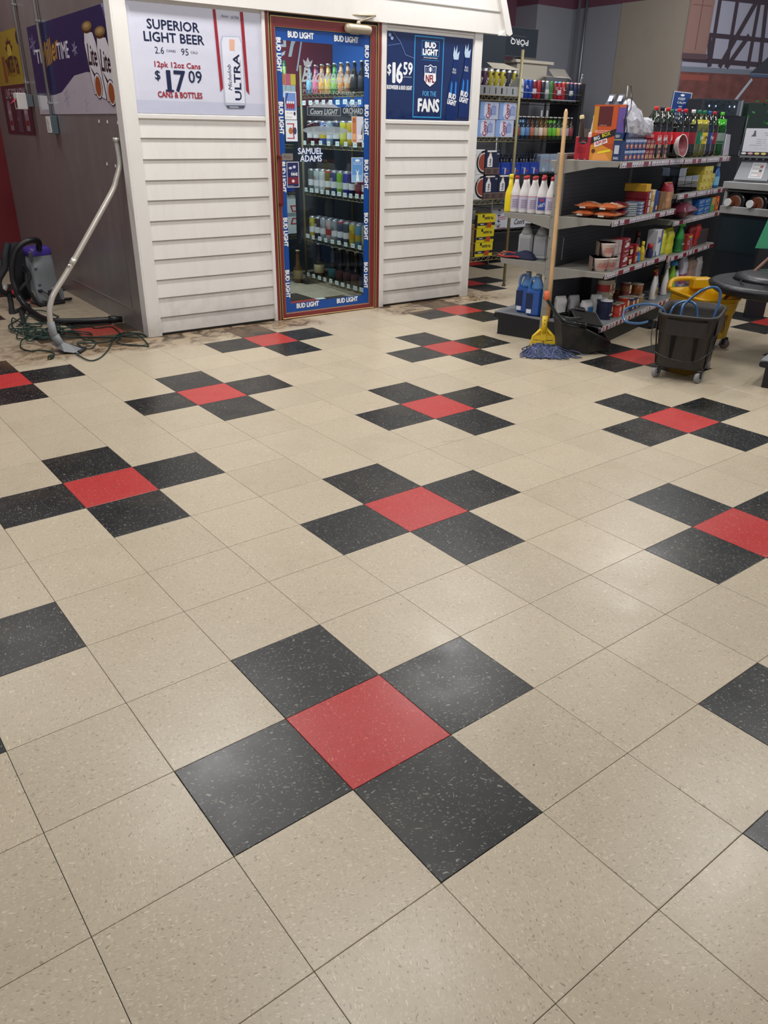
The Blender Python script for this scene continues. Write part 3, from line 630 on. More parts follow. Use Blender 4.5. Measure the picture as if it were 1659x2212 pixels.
# side wall posters: right edge of the wide one is at the corner
SWR = rad(-1.3)
def SW(y, z): return Vector((1.303+y*math.sin(rad(1.3))-.003, 4.37+y*math.cos(rad(1.3)), z))
def side_poster(y_far, w, z, h, name, base, fn, label, **k):
    return poster(name, 0, 0, w, h, base, fn, label, rot=SWR-PI/2, loc=SW(y_far, z), **k)
def lite(p, w, h):
    nvy = gl('#142c5a'); wt = gl('#e6e5ec'); g2 = gl('#b98d3c'); ink = gl('#15161c'); pale = gl('#a9a9c6')
    p.poly([(0, h), (w, h), (w, h*.33), (w*.80, h*.40), (w*.70, h*.42), (w*.55, h*.40), (w*.36, h*.24), (w*.27, h*.22), (w*.15, h*.21), (0, h*.23)], nvy)
    def flake(cx, cy, r, m=pale):
        for a in range(6):
            c_, s_ = math.cos(a*PI/3+.26), math.sin(a*PI/3+.26); p.line([(cx, cy), (cx+r*1.3*c_, cy+r*s_)], r*.16, m); p.k -= 1
            p.line([(cx+r*.6*c_-r*.25*s_, cy+r*.6*s_+r*.25*c_), (cx+r*.6*c_+r*.25*s_, cy+r*.6*s_-r*.25*c_)], r*.12, m); p.k -= 1
        p.k += 1
    flake(.10, h*.80, .07, gl('#7c80a8')); flake(1.13, h*.66, .045, pale); flake(.78, h*.17, .07, gl('#b3b3c8')); flake(1.22, h*.10, .05, gl('#c0c0d2')); flake(.80, h*.80, .03, gl('#3a4270'))
    p.text("'TIS", .24, .40, .26, .095, wt, bold=.002); p.text('Miller', .53, .415, .46, .15, g2, .14, .3, bold=.005); p.text('TIME', .86, .405, .27, .10, wt, bold=.002)
    for cx, cy in ((1.50, .30), (1.745, .255)):
        def q(pts, m): p.poly([(cx+1.75*a-.22*b_, cy+b_*.92) for a, b_ in pts], m)
        q([(-.064, -.20), (.064, -.24), (.068, .12), (.052, .19), (-.046, .20), (-.068, .13)], ink)
        q([(-.060, -.195), (.060, -.235), (.064, .12), (.048, .185), (-.043, .195), (-.064, .13)], wt)
        p.ell(cx-.05, cy+.20, .105, .030, gl('#4b3a22')); p.ell(cx-.05, cy+.212, .10, .026, gl('#8d7448')); p.ell(cx-.052, cy+.215, .06, .014, gl('#b59a68'))
        p.text('Lite', cx-.01, cy+.045, .17, .12, ink, -.10, bold=.003); p.poly([(cx-.06, cy-.03), (cx-.09, cy-.01), (cx-.02, cy-.085), (cx+.0, cy-.07)], ink)
        p.ell(cx+.030, cy-.135, .080, .078, ink); p.ell(cx+.030, cy-.135, .072, .072, wt); p.ell(cx+.030, cy-.138, .058, .060, gl('#a0582e'))
    p.poly([(w-.11, h), (w, h), (w, h*.60), (w-.03, h*.72), (w-.06, h*.86)], gl('#8e92b8')); p.line([(w-.09, h*.97), (w-.02, h*.80)], .01, nvy); p.line([(w-.05, h*.97), (w-.01, h*.86)], .01, nvy)
side_poster(1.912, 1.885, 1.430, .605, 'beer_poster', '#c4c2cc', lite, 'wide dark blue and white winter beer poster on the gray side wall')
def tea(p, w, h):
    y = gl('#b3a02a', .3); dk = gl('#3b2c26'); br = gl('#8a5a2a')
    p.poly([(w*.60+.09*math.cos(a*PI/10)*(1.5 if a % 2 else 1), h*.62+.07*math.sin(a*PI/10)*(1.5 if a % 2 else 1)) for a in range(11)], dk); p.ell(w*.60, h*.62, .07, .055, gl('#c9b64a', .3))
    p.text('TWISTED TEA', w*.62, h*.38, .42, .12, dk, 0, 0, bold=.006, arc=-.6); p.text('HARD ICED TEA', w*.62, h*.20, .24, .04, br); p.rect(w*.28, h*.05, w*.38, h*.55, br); p.ell(w*.93, h*.82, .05, .05, gl('#22283c')); p.rect(w*.93, h*.25, w*.97, h*.75, gl('#6a6430'))
side_poster(3.15, .98, 1.66, .40, 'beer_poster', '#aa9a2e', tea, 'yellow iced tea poster with a sun on the gray side wall')
def live(p, w, h):
    lt = gl('#8f7f8a', .3); p.text('LIVE FOR NOW', w*.52, h*.84, w*.72, .075, gl('#b2a6ad', .3), 0, .15, bold=.002)
    for cx in (w*.20, w*.80):
        p.poly([(cx-.06, .03), (cx+.06, .03), (cx+.065, .22), (cx+.03, .27), (cx-.03, .27), (cx-.065, .22)], lt); p.rect(cx-.05, .07, cx+.05, .11, gl('#7a3434', .3)); p.rect(cx-.045, .16, cx+.045, .19, gl('#b2a6ad', .3))
    p.poly([(w*.45, .02), (w*.62, .02), (w*.64, .26), (w*.5, .28)], gl('#5c4a58', .3)); p.text('NOW', w*.5, .12, .1, .03, lt)
side_poster(3.105, .94, 1.272, .385, 'beer_poster', '#3a2632', live, 'dark purple poster with two pale cans below the yellow one')
# white stickers left on the side wall, conduits and boxes
for y, z, wh in ((.47, 1.385, 'upper left'), (.30, 1.383, 'upper middle'), (.10, 1.378, 'upper right'), (.42, 1.12, 'lower left'), (.25, 1.115, 'lower middle'), (.06, 1.10, 'lower right')):
    mb = MB(); v = SW(y, z); p = Pr(mb, (v.x-.001, v.y, v.z), (-math.sin(SWR), -1, 0), (0, 0, 1)); p.poly([(-.013, -.008), (.012, -.010), (.014, .004), (.002, .013), (-.010, .006)], WHT)
    tag(mb.build('tape_scrap'), f'small white torn tape scrap on the gray side wall, {wh} of the six', 'tape', 'torn tape scraps on the side wall')
def conduit(y, z0, lab, boxz):
    galv = M('#a9adb0', .35, .7); v = SW(y, 0); t = thing('electrical_conduit', lab, 'conduit', (v.x-.022, v.y, z0), SWR)
    mb = MB().tube([(0, 0, .0), (0, 0, 3.62-z0)], .0125, galv, 10); mb.build('pipe', t)
    for zz in (.08, .62, 1.4):
        if z0+zz < 3.5: MB().box(-.014, -.02, zz, .021, .02, zz+.014, galv, b=.002).build('strap', t)
    return t
t = conduit(1.515, 1.42, 'right-hand thin metal conduit with a gray outlet box hanging over the wide poster', 1)
MB().box(-.030, -.060, -.128, .020, .062, 0.0, M('#5e6c74', .45, .3), b=.003).build('outlet_box', t)
o = MB().box(-.036, -.055, -.122, -.030, .055, -.006, M('#dcd8d4', .4), b=.002).box(-.038, -.020, -.100, -.036, .020, -.070, M('#c2bdb8', .4)).box(-.038, -.020, -.055, -.036, .020, -.025, M('#c2bdb8', .4)).build('cover_plate', t)
t = conduit(2.11, 1.575, 'left-hand thin metal conduit ending at a white thermostat box', 1)
MB().box(-.030, -.045, -.09, .020, .045, 0.0, M('#6f7880', .45, .3), b=.003).build('outlet_box', t)
MB().box(-.105, -.055, -.11, -.030, .055, .01, M('#dddad6', .4), b=.004).box(-.1055, -.03, -.10, -.1045, .03, -.03, M('#6a5048', .5)).build('switch_housing', t)
mb = MB().add([(-.105, .0, -.03), (-.125, .03, -.05), (-.150, .045, -.075), (-.118, .0, -.055), (-.107, -.02, -.04)], [(0, 1, 2, 3, 4), (4, 3, 2, 1, 0)], M('#d84a6a', .6)); mb.build('pink_ribbon', t)

# ================================================================== COOLER RACKS
wire = M('#857e5e', .5, .35); wired = M('#4d4c48', .4, .7); steel = M('#9aa2a4', .3, .8)
def wire_shelf(t, w, d, z, mat, trus=0.028, name='wire_shelf', pitch=.035):
    """front rail on local -Y side, spanning x 0..w, y 0..d"""
    mb = MB()
    for zz in (z, z-trus):
        mb.tube([(0, 0, zz), (w, 0, zz)], .0032, mat, 5).tube([(0, d, zz), (w, d, zz)], .0032, mat, 5).tube([(0, 0, zz), (0, d, zz)], .0032, mat, 5).tube([(w, 0, zz), (w, d, zz)], .0032, mat, 5)
    n = max(2, int(w/pitch)); zg = []
    for i in range(n+1): zg.append((w*i/n, 0, z if i % 2 else z-trus))
    mb.tube(zg, .0022, mat, 4)
    k = int(d/pitch); mb.tube([(0, d*i/k, z if i % 2 else z-trus) for i in range(k+1)], .0022, mat, 4)
    for i in range(1, int(w/.026)): x = i*.026; mb.box(x-.0013, 0, z-.001, x+.0013, d, z+.0016, mat)
    return mb.build(name, t)
def rack(name, label, loc, rot, w, d, h, zs, mat, posts=((0, 0), (1, 0), (0, 1), (1, 1)), top=None):
    t = thing(name, label, 'shelving', loc, rot)
    for i, j in posts:
        mb = MB(); mb.lathe([(.0125, 0.0), (.0125, top or h)], mat, 10, (i*w, j*d)); mb.lathe([(.019, 0.0), (.019, .012)], M('#3a3a38', .6), 10, (i*w, j*d)); mb.build('post', t)
    for z in zs: wire_shelf(t, w, d, z, mat)
    return t
RZ = [.05, .41, .825, 1.225, 1.63]
# right-hand rack inside the cooler: front faces -X of the cooler frame; local x runs towards the door
def CR(s, dpt, z): return CF(2.115+dpt, 1.40-s, z)      # s: distance along the rack from its far post, dpt: depth into the rack
rack('cooler_rack', 'tall wire rack of cans and bottles along the right wall inside the cooler', CR(0, 0, 0), TC-PI/2, 1.30, .55, 1.86, RZ, wire)
rack('cooler_rack', 'wire rack of boxed beer across the back inside the cooler, left of the tall post', CF(.9, 1.43, 0), TC, 1.14, .48, 1.82, [.05, .43, .81, 1.22, 1.60], wire, ((0, 0), (0, 1), (1, 1)))
# ================================================================== PRODUCT BUILDERS (front faces local -Y, base at z 0)
alu = M('#c9ccd0', .3, .8)
def can(body, band='#e8e8ea', txt=None, r=.031, h=.122, tc='#f0f0f2', top=None):
    mb = MB(); b = M(body, .28, .2); t = M(top, .3, .3) if top else alu
    mb.lathe([(r*.82, 0), (r, .008), (r, h*.28), (r, h*.55), (r, h-.014), (r*.84, h-.003), (r*.84, h), (r*.74, h-.003)], b, 12, mats=[alu, b, M(band, .3, .2), b, t, alu, alu])
    if txt:
        p = Pr(mb, (0, -r-.0008, 0), (1, 0, 0), (0, 0, 1)); p.text(txt, 0, h*.62, r*1.25, h*.16, tc, res=1)
    return mb
def long_bottle(glassc, label, cap='#d8d8d8', r=.030, h=.228, lab2=None, txt=None):
    mb = MB(); g = M(glassc, .08, coat=.3); l = M(label, .45); c = M(cap, .35, .4)
    mb.lathe([(r*.9, 0), (r, .006), (r, .035), (r+.0006, .036), (r+.0006, .115), (r, .116), (r, .128), (r*.5, .165), (r*.42, h-.035), (r*.42, h-.012), (r*.45, h-.012), (r*.45, h)], g, 12,
             mats=[g, g, g, l, g, g, g, M(lab2 or glassc, .3), g, c, c])
    if txt:
        p = Pr(mb, (0, -r-.0014, 0), (1, 0, 0), (0, 0, 1)); p.text(txt, 0, .078, r*1.3, .018, '#f2f2f2', res=1)
    return mb
def carton(w, d, h, base, fn=None, side=None, top=None, b=.003):
    mb = MB(); mb.box(-w/2, 0, 0, w/2, d, h, M(base, .5), b=b)
    if side: mb.box(w/2-.0005, .004, .004, w/2+.0008, d-.004, h-.004, M(side, .5)).box(-w/2-.0008, .004, .004, -w/2+.0005, d-.004, h-.004, M(side, .5))
    if top: mb.box(-w/2+.004, .004, h-.0005, w/2-.004, d-.004, h+.0008, M(top, .5))
    p = Pr(mb, (-w/2, -.0006, 0), (1, 0, 0), (0, 0, 1))
    if fn: fn(p, w, h)
    return mb
PETM = {}
def pet_bottle(liquid, labelc, capc, clear='#dfe6e2', r=.052, h=.325, txt=None, fill=.70, txc='#f4f4f4', band2=None):
    """two litre bottle: root with bottle, liquid, label, cap"""
    t = thing('soda_bottle', 'x', 'bottle')
    mb = MB(); c = pane_material('clear_bottle_'+clear.strip('#'), clear, 1.4) if clear not in PETM else PETM[clear]; PETM[clear] = c; l = M(liquid, .12, coat=.5)
    z1 = h*fill
    mb.lathe([(r*.62, 0), (r*.95, .016), (r, .04), (r*.96, .085), (r*.96, .175), (r, .19), (r*.93, .225), (r*.62, .27), (r*.30, .298), (r*.27, h-.018), (r*.27, h-.004)], c, 14)
    mb.build('bottle', t)
    mb = MB(); q = [(r*.60, .002), (r*.93, .017), (r*.98, .04), (r*.94, .085), (r*.94, .175), (r*.98, .19)]
    q += [(r*(.98-(.07 if z1 > .22 else .02)), min(z1, .225))] + ([(r*.8, z1)] if z1 > .24 else []); mb.lathe(q, l, 14); mb.build('drink', t)
    mb = MB(); lm = M(labelc, .3)
    mb.lathe([(r*.975, .092), (r*.985, .096), (r*.985, .168), (r*.975, .172)], lm, 18, caps=False)
    if band2: mb.lathe([(r*.99, .096), (r*.99, .112)], M(band2, .3), 18, caps=False)
    if txt: Pr(mb, (0, -r*1.0, 0), (1, 0, 0), (0, 0, 1)).text(txt, 0, .134, r*1.5, .034, txc, .06, .2, res=1, bold=.001)
    mb.build('label', t)
    mb = MB(); mb.lathe([(r*.30, h-.024), (r*.30, h-.002), (r*.26, h)], M(capc, .4), 14); mb.build('cap', t)
    return t
def pillow_bag(w, d, h, col, n=10, wr=.006, seed=1, band=None, window=None, fin=True):
    """sealed bag lying on its back: w along x, d along y, puffed to h"""
    rnd = random.Random(seed); mb = MB(); m = M(col, .22, coat=.3, bump=.4, bs=30); vs = []; fs = []
    for s in (1, -1):
        for i in range(n+1):
            for j in range(n+1):
                u, v = i/n, j/n; f = (max(0, math.sin(PI*u))**.5)*(max(0, math.sin(PI*v))**.45)
                z = h/2+s*(h/2-.003)*f+rnd.uniform(-wr, wr)*f*.5
                x = (u-.5)*w*(1-.06*abs(math.sin(PI*v))); y = v*d; vs.append((x, y, max(z, 0.0)))
    N = (n+1)*(n+1)
    for i in range(n):
        for j in range(n):
            a = i*(n+1)+j; fs.append((a, a+n+1, a+n+2, a+1)); fs.append((N+a, N+a+1, N+a+n+2, N+a+n+1))
    m2 = M(band, .25, coat=.3) if band else m; m3 = M(window, .2, coat=.3) if window else m
    k = 0
    o = len(mb.v); mb.v += vs
    for f in fs:
        idx = k//2; i, j = idx//n, idx % n; mm = m
        if band and (j < n*.30 or j > n*.78): mm = m2
        if window and n*.35 < j < n*.7 and n*.25 < i < n*.75: mm = m3
        mb.f.append(tuple(o+q for q in f)); mb.mi.append(mb.m(mm)); mb.sm.append(True); k += 1
    if fin:
        for sx in (-1, 1): mb.box(sx*w*.5-.007, 0.01, h/2-.002, sx*w*.5+.007, d-.01, h/2+.002, m2)
    return mb
def standing_bag(w, d, h, col, seed=1, stripes=None, fold=True):
    """upright bag, gusset bottom, crimped or folded top"""
    rnd = random.Random(seed); mb = MB(); m = M(col, .3, bump=.35, bs=25, coat=.15); n = 12; rows = 9; vs = []
    for k in range(rows+1):
        v = k/rows; ww = w/2*(1-.05*math.sin(PI*v)) ; dd = d/2*(1 if v < .8 else max(.25, 1-(v-.8)/.2*.75))
        for i in range(n):
            a = 2*PI*i/n; c, s_ = math.cos(a), math.sin(a)
            x = ww*math.copysign(abs(c)**.30, c); y = d/2+dd*math.copysign(abs(s_)**.42, s_)
            vs.append((x+rnd.uniform(-.003, .003)*min(1, 3*v), y+rnd.uniform(-.004, .004)*min(1, 3*v), h*v+(rnd.uniform(-.003, .003) if k == rows else 0)))
    for k in range(rows):
        mm = m
        if stripes:
            for a, b, c_ in stripes:
                if a <= (k+.5)/rows < b: mm = M(c_, .3, bump=.35, bs=25, coat=.15)
        o = len(mb.v)
        if k == 0: base = o; mb.v += vs
        for i in range(n): mb.f.append(tuple(base+q for q in (k*n+i, k*n+(i+1) % n, (k+1)*n+(i+1) % n, (k+1)*n+i))); mb.mi.append(mb.m(mm)); mb.sm.append(True)
    mb.f.append(tuple(base+i for i in range(n))[::-1]); mb.mi.append(0); mb.sm.append(False)
    mb.f.append(tuple(base+rows*n+i for i in range(n))); mb.mi.append(0); mb.sm.append(False)
    if fold: mb.box(-w*.44, d*.28, h*.97, w*.44, d*.70, h*1.015, m, b=.004)
    return mb
def canister(body, top, r, h, lab=None, txt=None, txc='#f2f2f2', lid=None, seg=16):
    mb = MB(); b = M(body, .45); t = M(top, .4); l = M(lab, .4) if lab else b
    mb.lathe([(r*.97, 0), (r, .004), (r, h*.14), (r+.0005, h*.15), (r+.0005, h*.88), (r, h*.89), (r, h-.006), (r*1.03, h-.006), (r*1.03, h), (r*.9, h-.002)], b, seg, mats=[t, b, b, l, b, b, t, t, M(lid, .4) if lid else t])
    if txt: Pr(mb, (0, -r-.0012, 0), (1, 0, 0), (0, 0, 1)).text(txt, 0, h*.30, r*1.3, h*.10, txc, res=1, bold=.0006)
    return mb
def neck_jug(w, d, h, col, capc, lab=None, neck=.3, alpha=1.0, labt=None, capr=.018):
    """shouldered household bottle, oval section"""
    t = thing('household_bottle', 'x', 'bottle'); c = M(col, .3, alpha=alpha, coat=.2); sy = d/w
    mb = MB(); R = w/2
    mb.lathe([(R*.9, 0), (R, .01), (R, h*.45), (R*.93, h*.55), (R*.62, h*(1-neck)), (R*.36, h*(1-neck*.45)), (capr*.8, h-.03)], c, 16, sy=sy); mb.build('bottle', t)
    mb = MB(); mb.lathe([(capr, h-.034), (capr*.95, h)], M(capc, .4), 12); mb.build('cap', t)
    if lab:
        mb = MB(); mb.lathe([(R+.001, h*.10), (R+.001, h*.44)], M(lab, .4), 16, sy=(d/2+.001)/(R+.001), caps=False)
        if labt: Pr(mb, (0, -d/2-.002, 0), (1, 0, 0), (0, 0, 1)).text(labt, 0, h*.28, w*.6, h*.07, '#f2f2f2', res=1)
        mb.build('label', t)
    return t
def setl(t, label, cat, group=None, name=None):
    t['label'] = label; t['category'] = cat
    if group: t['group'] = group
    if name: t.name = name
    return t
def place(mb, name, label, cat, loc, rot, group=None): return tag(mb.build(name, None, loc, rot), label, cat, group)
def meshcopy(src, loc, rot, label=None, group=None):
    o = src.copy(); COL.objects.link(o); o.location = loc
    o.rotation_euler = rot if not isinstance(rot, (int, float)) else (0, 0, rot)
    if label: o['label'] = label
    if group: o['group'] = group
    return o
ORD = ['first', 'second', 'third', 'fourth', 'fifth', 'sixth', 'seventh', 'eighth', 'ninth', 'tenth', 'eleventh', 'twelfth', 'thirteenth', 'fourteenth', 'fifteenth', 'sixteenth', 'seventeenth', 'eighteenth', 'nineteenth', 'twentieth']

# ================================================================== COOLER STOCK
RC = TC-PI/2
def price_cards(parent, w, z, n, seed, y=-.008, hang=False, hh=.036):
    rnd = random.Random(seed); mb = MB(); ink = M('#2a2c30', .6); pm = M('#e2f0f0', .5)
    x = .03
    for k in range(n):
        ww = rnd.uniform(.045, .065); zz = z-(.055 if hang else .012)+rnd.uniform(-.003, .003)
        mb.box(x, y-.002, zz, x+ww, y, zz+hh, pm); Pr(mb, (x, y-.002, zz), (1, 0, 0), (0, 0, 1)).text(rnd.choice(('3.49', '2/5', '10.49', '1.99')), ww*.5, hh*.5, ww*.6, hh*.4, ink, res=1)
        x += (w-.06)/n
    return mb
shelves_in = [o for o in bpy.data.objects if o.name.startswith('cooler_rack')][0]
for z, n, sd, hg in ((.05, 12, 1, False), (.41, 11, 2, False), (.825, 13, 3, False), (1.225, 9, 4, False), (1.60, 11, 5, True)):
    stuff(price_cards(shelves_in, 1.30, z+(.012 if not hg else 0), n, sd, hang=hg).build('price_cards', shelves_in))
def row_in(z, specs, kind, lab, grp, s0=.06, ds=.087, dep=.055, rows=1, rdep=.075, cache={}):
    for i, sp in enumerate(specs):
        if sp is None: continue
        key = repr(sp)
        for r_ in range(rows):
            loc = CR(s0+ds*i, dep+rdep*r_, z+.002)
            if key not in cache:
                f, args, desc = sp; cache[key] = f(*args[0], **args[1]).build(kind); src = cache[key]; src.location = loc; src.rotation_euler = (0, 0, RC)
                tag(src, 'x', kind); o = src
            else: o = meshcopy(cache[key], loc, RC)
            o.name = kind; desc = sp[2]
            if r_ == 0:
                o['label'] = f'{desc}, {ORD[i]} from the post on {lab}'; 
                if 'group' in o: del o['group']
            else: o['label'] = f'{desc} behind the front row on {lab}'; o['group'] = grp+', '+desc+', back row'
def CN(body, desc, **k): return (can, ((body,), k), desc)
def BT(g, l, desc, **k): return (long_bottle, ((g, l), k), desc)
tall = dict(h=.195, r=.036)
row_in(1.63, [BT('#1d6a8e', '#7fc4e2', 'light blue bottle', lab2='#7fc4e2'), BT('#b8375c', '#e8779a', 'pink bottle', lab2='#e58aa6'), BT('#c77a2a', '#f0b45a', 'orange bottle', lab2='#f2c070'), BT('#c99a3a', '#f2d064', 'yellow bottle', lab2='#f2d88a'), BT('#2f8a4a', '#9bd06a', 'green bottle', lab2='#68c070'),
                  BT('#bf8a5a', '#e8a25a', 'peach bottle', lab2='#eebf96'), BT('#8f6a4a', '#d8a878', 'tan bottle', lab2='#e2b48c'), BT('#141416', '#2a2a30', 'black bottle'), BT('#18181c', '#34343c', 'dark bottle'), BT('#141416', '#5a6674', 'black gray-label bottle'), BT('#1c1e26', '#7a8a9c', 'dark blue-gray bottle'),
                  BT('#17181e', '#8496ac', 'black pale-label bottle')], 'bottle', 'the top cooler shelf', 'bottles on the top cooler shelf', ds=.104, rows=2)
row_in(1.225, [CN('#3a1f2e', 'dark plum can', txt='BORDER', **tall), CN('#43232f', 'plum can', txt='WINE', **tall), CN('#2f5fa8', 'blue can with yellow band', band='#d8c040', **tall), CN('#8fa6b8', 'silver-blue can', **tall), CN('#2a3550', 'navy can', txt='STAR', **tall),
                   CN('#c9c83a', 'yellow-green can', band='#e2e07a', **tall), CN('#d8b23a', 'yellow can', **tall), CN('#c9683a', 'orange can', **tall), CN('#2a8fb0', 'teal can', **tall), CN('#c9803a', 'amber can', **tall), CN('#b8b0a6', 'gray can', **tall)], 'can', 'the second cooler shelf', 'cans on the second cooler shelf', ds=.112, rows=2)
row_in(.825, [CN('#5c6a64', 'gray-green can', **tall), CN('#aeb6b6', 'white can', txt='LITE', tc='#a33', **tall), CN('#c2c8c8', 'pale can', **tall), CN('#6a5a3a', 'bronze can with red top', top='#c03030', **tall), CN('#2a3f70', 'dark blue can', txt='ICE', **tall), CN('#7fb03a', 'lime green can', band='#c6d8b0', **tall),
                  CN('#38389a', 'violet can', **tall), CN('#1c1f4a', 'indigo can', top='#2a3a9a', **tall), CN('#7a2430', 'dark red can', band='#8c3a44', txt='MAX', top='#3a8ad0', **tall), CN('#7d2a34', 'red can', **tall), CN('#a8532a', 'rust can', **tall), CN('#3a6a9a', 'steel blue can', **tall)], 'can', 'the middle cooler shelf', 'cans on the middle cooler shelf', ds=.100, rows=2)
row_in(.41, [CN('#b8a83a', 'yellow can with black lettering', txt='LOZ', tc='#1a1a1a', **tall), CN('#3a2a30', 'black can', txt='ICE', **tall), CN('#9aa0a8', 'silver can', txt='ICE', tc='#222', **tall), CN('#b8a8a4', 'silver and red can', band='#a8403a', txt='WAVE', tc='#822', **tall), CN('#8f969c', 'gray can with dark lettering', txt='ICE', tc='#222', **tall),
                 CN('#4a4f62', 'slate can with red top', top='#c03a3a', **tall), CN('#4a5060', 'slate can', **tall), CN('#c2b24a', 'yellow and white can', band='#c89a2a', txt='TY', tc='#222', **tall), CN('#5c8fb0', 'light blue can', band='#b0a04a', **tall), CN('#a89a6a', 'gold can', band='#b8ac80', **tall), CN('#b0a878', 'pale gold can', **tall), CN('#9aa8a4', 'gray-green can', **tall)], 'can', 'the fourth cooler shelf', 'cans on the fourth cooler shelf', ds=.100, rows=2)
big = dict(h=.31, r=.052)
row_in(.05, [BT('#26221a', '#b8a880', 'gold-label big bottle', **big), None, BT('#101014', '#2a5a60', 'black big bottle with white heart', lab2='#3a3a40', **big), BT('#121014', '#4a2228', 'black and wine big bottle', **big), BT('#16161a', '#4a2a30', 'gray-capped big bottle', cap='#9aa0a0', **big), BT('#141014', '#4a2a2a', 'red-label big bottle', **big),
                 BT('#0e1016', '#2a2c3a', 'black big bottle with blue cap', cap='#2a62b0', **big), BT('#0e1016', '#23263a', 'dark big bottle with blue cap', cap='#2a62b0', **big)], 'bottle', 'the bottom cooler shelf', 'big bottles', s0=.10, ds=.132, dep=.09)
for i in range(3):
    c = can('#6a6258', txt=None, r=.033, h=.21, top='#a03030') if i == 0 else None
    if c: slim0 = place(c, 'can', 'tall gray can with red top, left of three at the bottom of the cooler rack', 'can', CR(1.155, .06, .052), RC)
    else: meshcopy(slim0, CR(1.155+.07*i*(i < 2), .06+.07*(i == 2), .052), RC, ('tall gray can with red top, nearest the door at the bottom', 'tall gray can with red top, hindmost of three at the bottom')[i-1])
# back rack inside the cooler: cases and bottles beside the post
def white_case(p, w, h):
    p.rect(w*.05, h*.46, w*.95, h*.56, '#9fb0bc'); p.text('ULTRA', w*.5, h*.51, w*.6, h*.05, '#33445c', res=1)
    for s in (1, -1):
        p.poly([(w*.45, h*(.5+s*.25)), (w*.98, h*(.5+s*.25)), (w*.98, h*(.5+s*.22)), (w*.62, h*(.5+s*.22)), (w*.72, h*(.5+s*.11)), (w*.98, h*(.5+s*.11)), (w*.98, h*(.5+s*.08)), (w*.62, h*(.5+s*.08))], '#c03038')
o = place(carton(.12, .2, .34, '#dbe6ea', white_case), 'beer_case', 'tall white carton with red stripes beside the post on the low cooler shelf', 'box', CF(1.985, 1.44, .445), TC)
for i, (x, c, d) in enumerate(((1.90, '#a8d048', 'green'), (1.955, '#e88a3a', 'orange'), (2.01, '#e86a8a', 'pink'), (2.06, '#f2da48', 'yellow'))):
    def f4(p, w, h, c=c): p.rect(0, h*.55, w, h, c); p.poly([(w*.1, h*.5), (w*.9, h*.5), (w*.7, h*.2), (w*.3, h*.2)], '#b9dbe8'); p.frame(.003, .003, w-.003, h*.55, .003, M('#c0444c'))
    place(carton(.052, .12, .19, '#e8eef0', f4), 'bottle_carton', f'slim {d} and white drink carton on the top cooler shelf left of the post', 'box', CF(x, 1.445, 1.602), TC)
    m_ = long_bottle('#2f6a48', '#9bc070', r=.018, h=.10); place(m_, 'bottle', f'green bottle neck standing out behind the {d} carton in the cooler', 'bottle', CF(x, 1.60, 1.742), TC)
place(carton(.30, .22, .20, '#1d3fa0', lambda p, w, h: p.text('BUD LIGHT', w*.4, h*.5, w*.5, h*.25, WHT, res=1)), 'beer_case', 'bright blue beer case on the second low cooler shelf left of the post', 'box', CF(1.90, 1.46, .82), TC)
mb = long_bottle('#5a4326', '#8f7c52', h=.30, r=.045, cap='#c9b98a'); place(mb, 'bottle', 'brown wine bottle with tan label standing on the low shelf left of the post', 'bottle', CF(2.0, 1.36, .004), TC)
place(carton(.28, .28, .36, '#1f4fb0', lambda p, w, h: p.ell(w*.35, h*.6, w*.1, h*.08, '#b8c4d4')), 'beer_case', 'large blue beer case standing low behind the brown wine bottle', 'box', CF(1.86, 1.52, .058), TC)
place(carton(.20, .2, .18, '#4a4a50'), 'beer_case', 'gray case on the cooler shelf behind the white letter sticker', 'box', CF(1.80, 1.46, 1.225), TC)
mb = MB().box(0, -.002, 0, .09, .05, .004, M('#e8f4f2', .5)); place(mb, 'paper_slip', 'white paper slip lying on the cooler floor near the door', 'paper', CF(1.71, .52, .001), TC)

# ================================================================== GONDOLA SHELVING
gw = grime_paint('shelf_gray_enamel', '#8d8b84', '#77736b', .35, .42, (3, 3, 3)); gdark = grime_paint('dark_back_panel', '#57595e', '#47494e', .5, .55, (1, 1, 8)); kick = M('#141519', .5)
gon = thing('gondola_shelving', 'long gray double-sided store shelving with dark back panels and red price rails', 'shelving', GF(0, 0, 0), TG)
def gp(name, boxes, mat=gw, b=.002, par=gon):
    mb = MB()
    for bx in boxes: mb.box(*bx, mat, b=b)
    return mb.build(name, par)
for x in (0.0, 1.215, 2.43):
    o = gp('upright', [(x, -.08, 0, x+.03, -.02, 1.245)])
    if x == 0:
        mb = MB()
        for k in range(9):
            mb.box(-.0006, -.068, .10+k*.135, .0, -.032, .102+k*.135, M('#5f5c55', .6)); 
            for yy in (-.072, -.030): mb.box(-.0008, yy-.002, .03+k*.135, 0, yy+.002, .045+k*.135, blk)
        mb.build('slots', o)
for x in (.03, 1.245): gp('back_panel', [(x, -.066, .155, x+1.185, -.060, 1.225), (x, -.040, .155, x+1.185, -.034, 1.225)], gdark)
gp('cap_rail', [(.03, -.072, 1.225, 2.43, -.028, 1.243)])
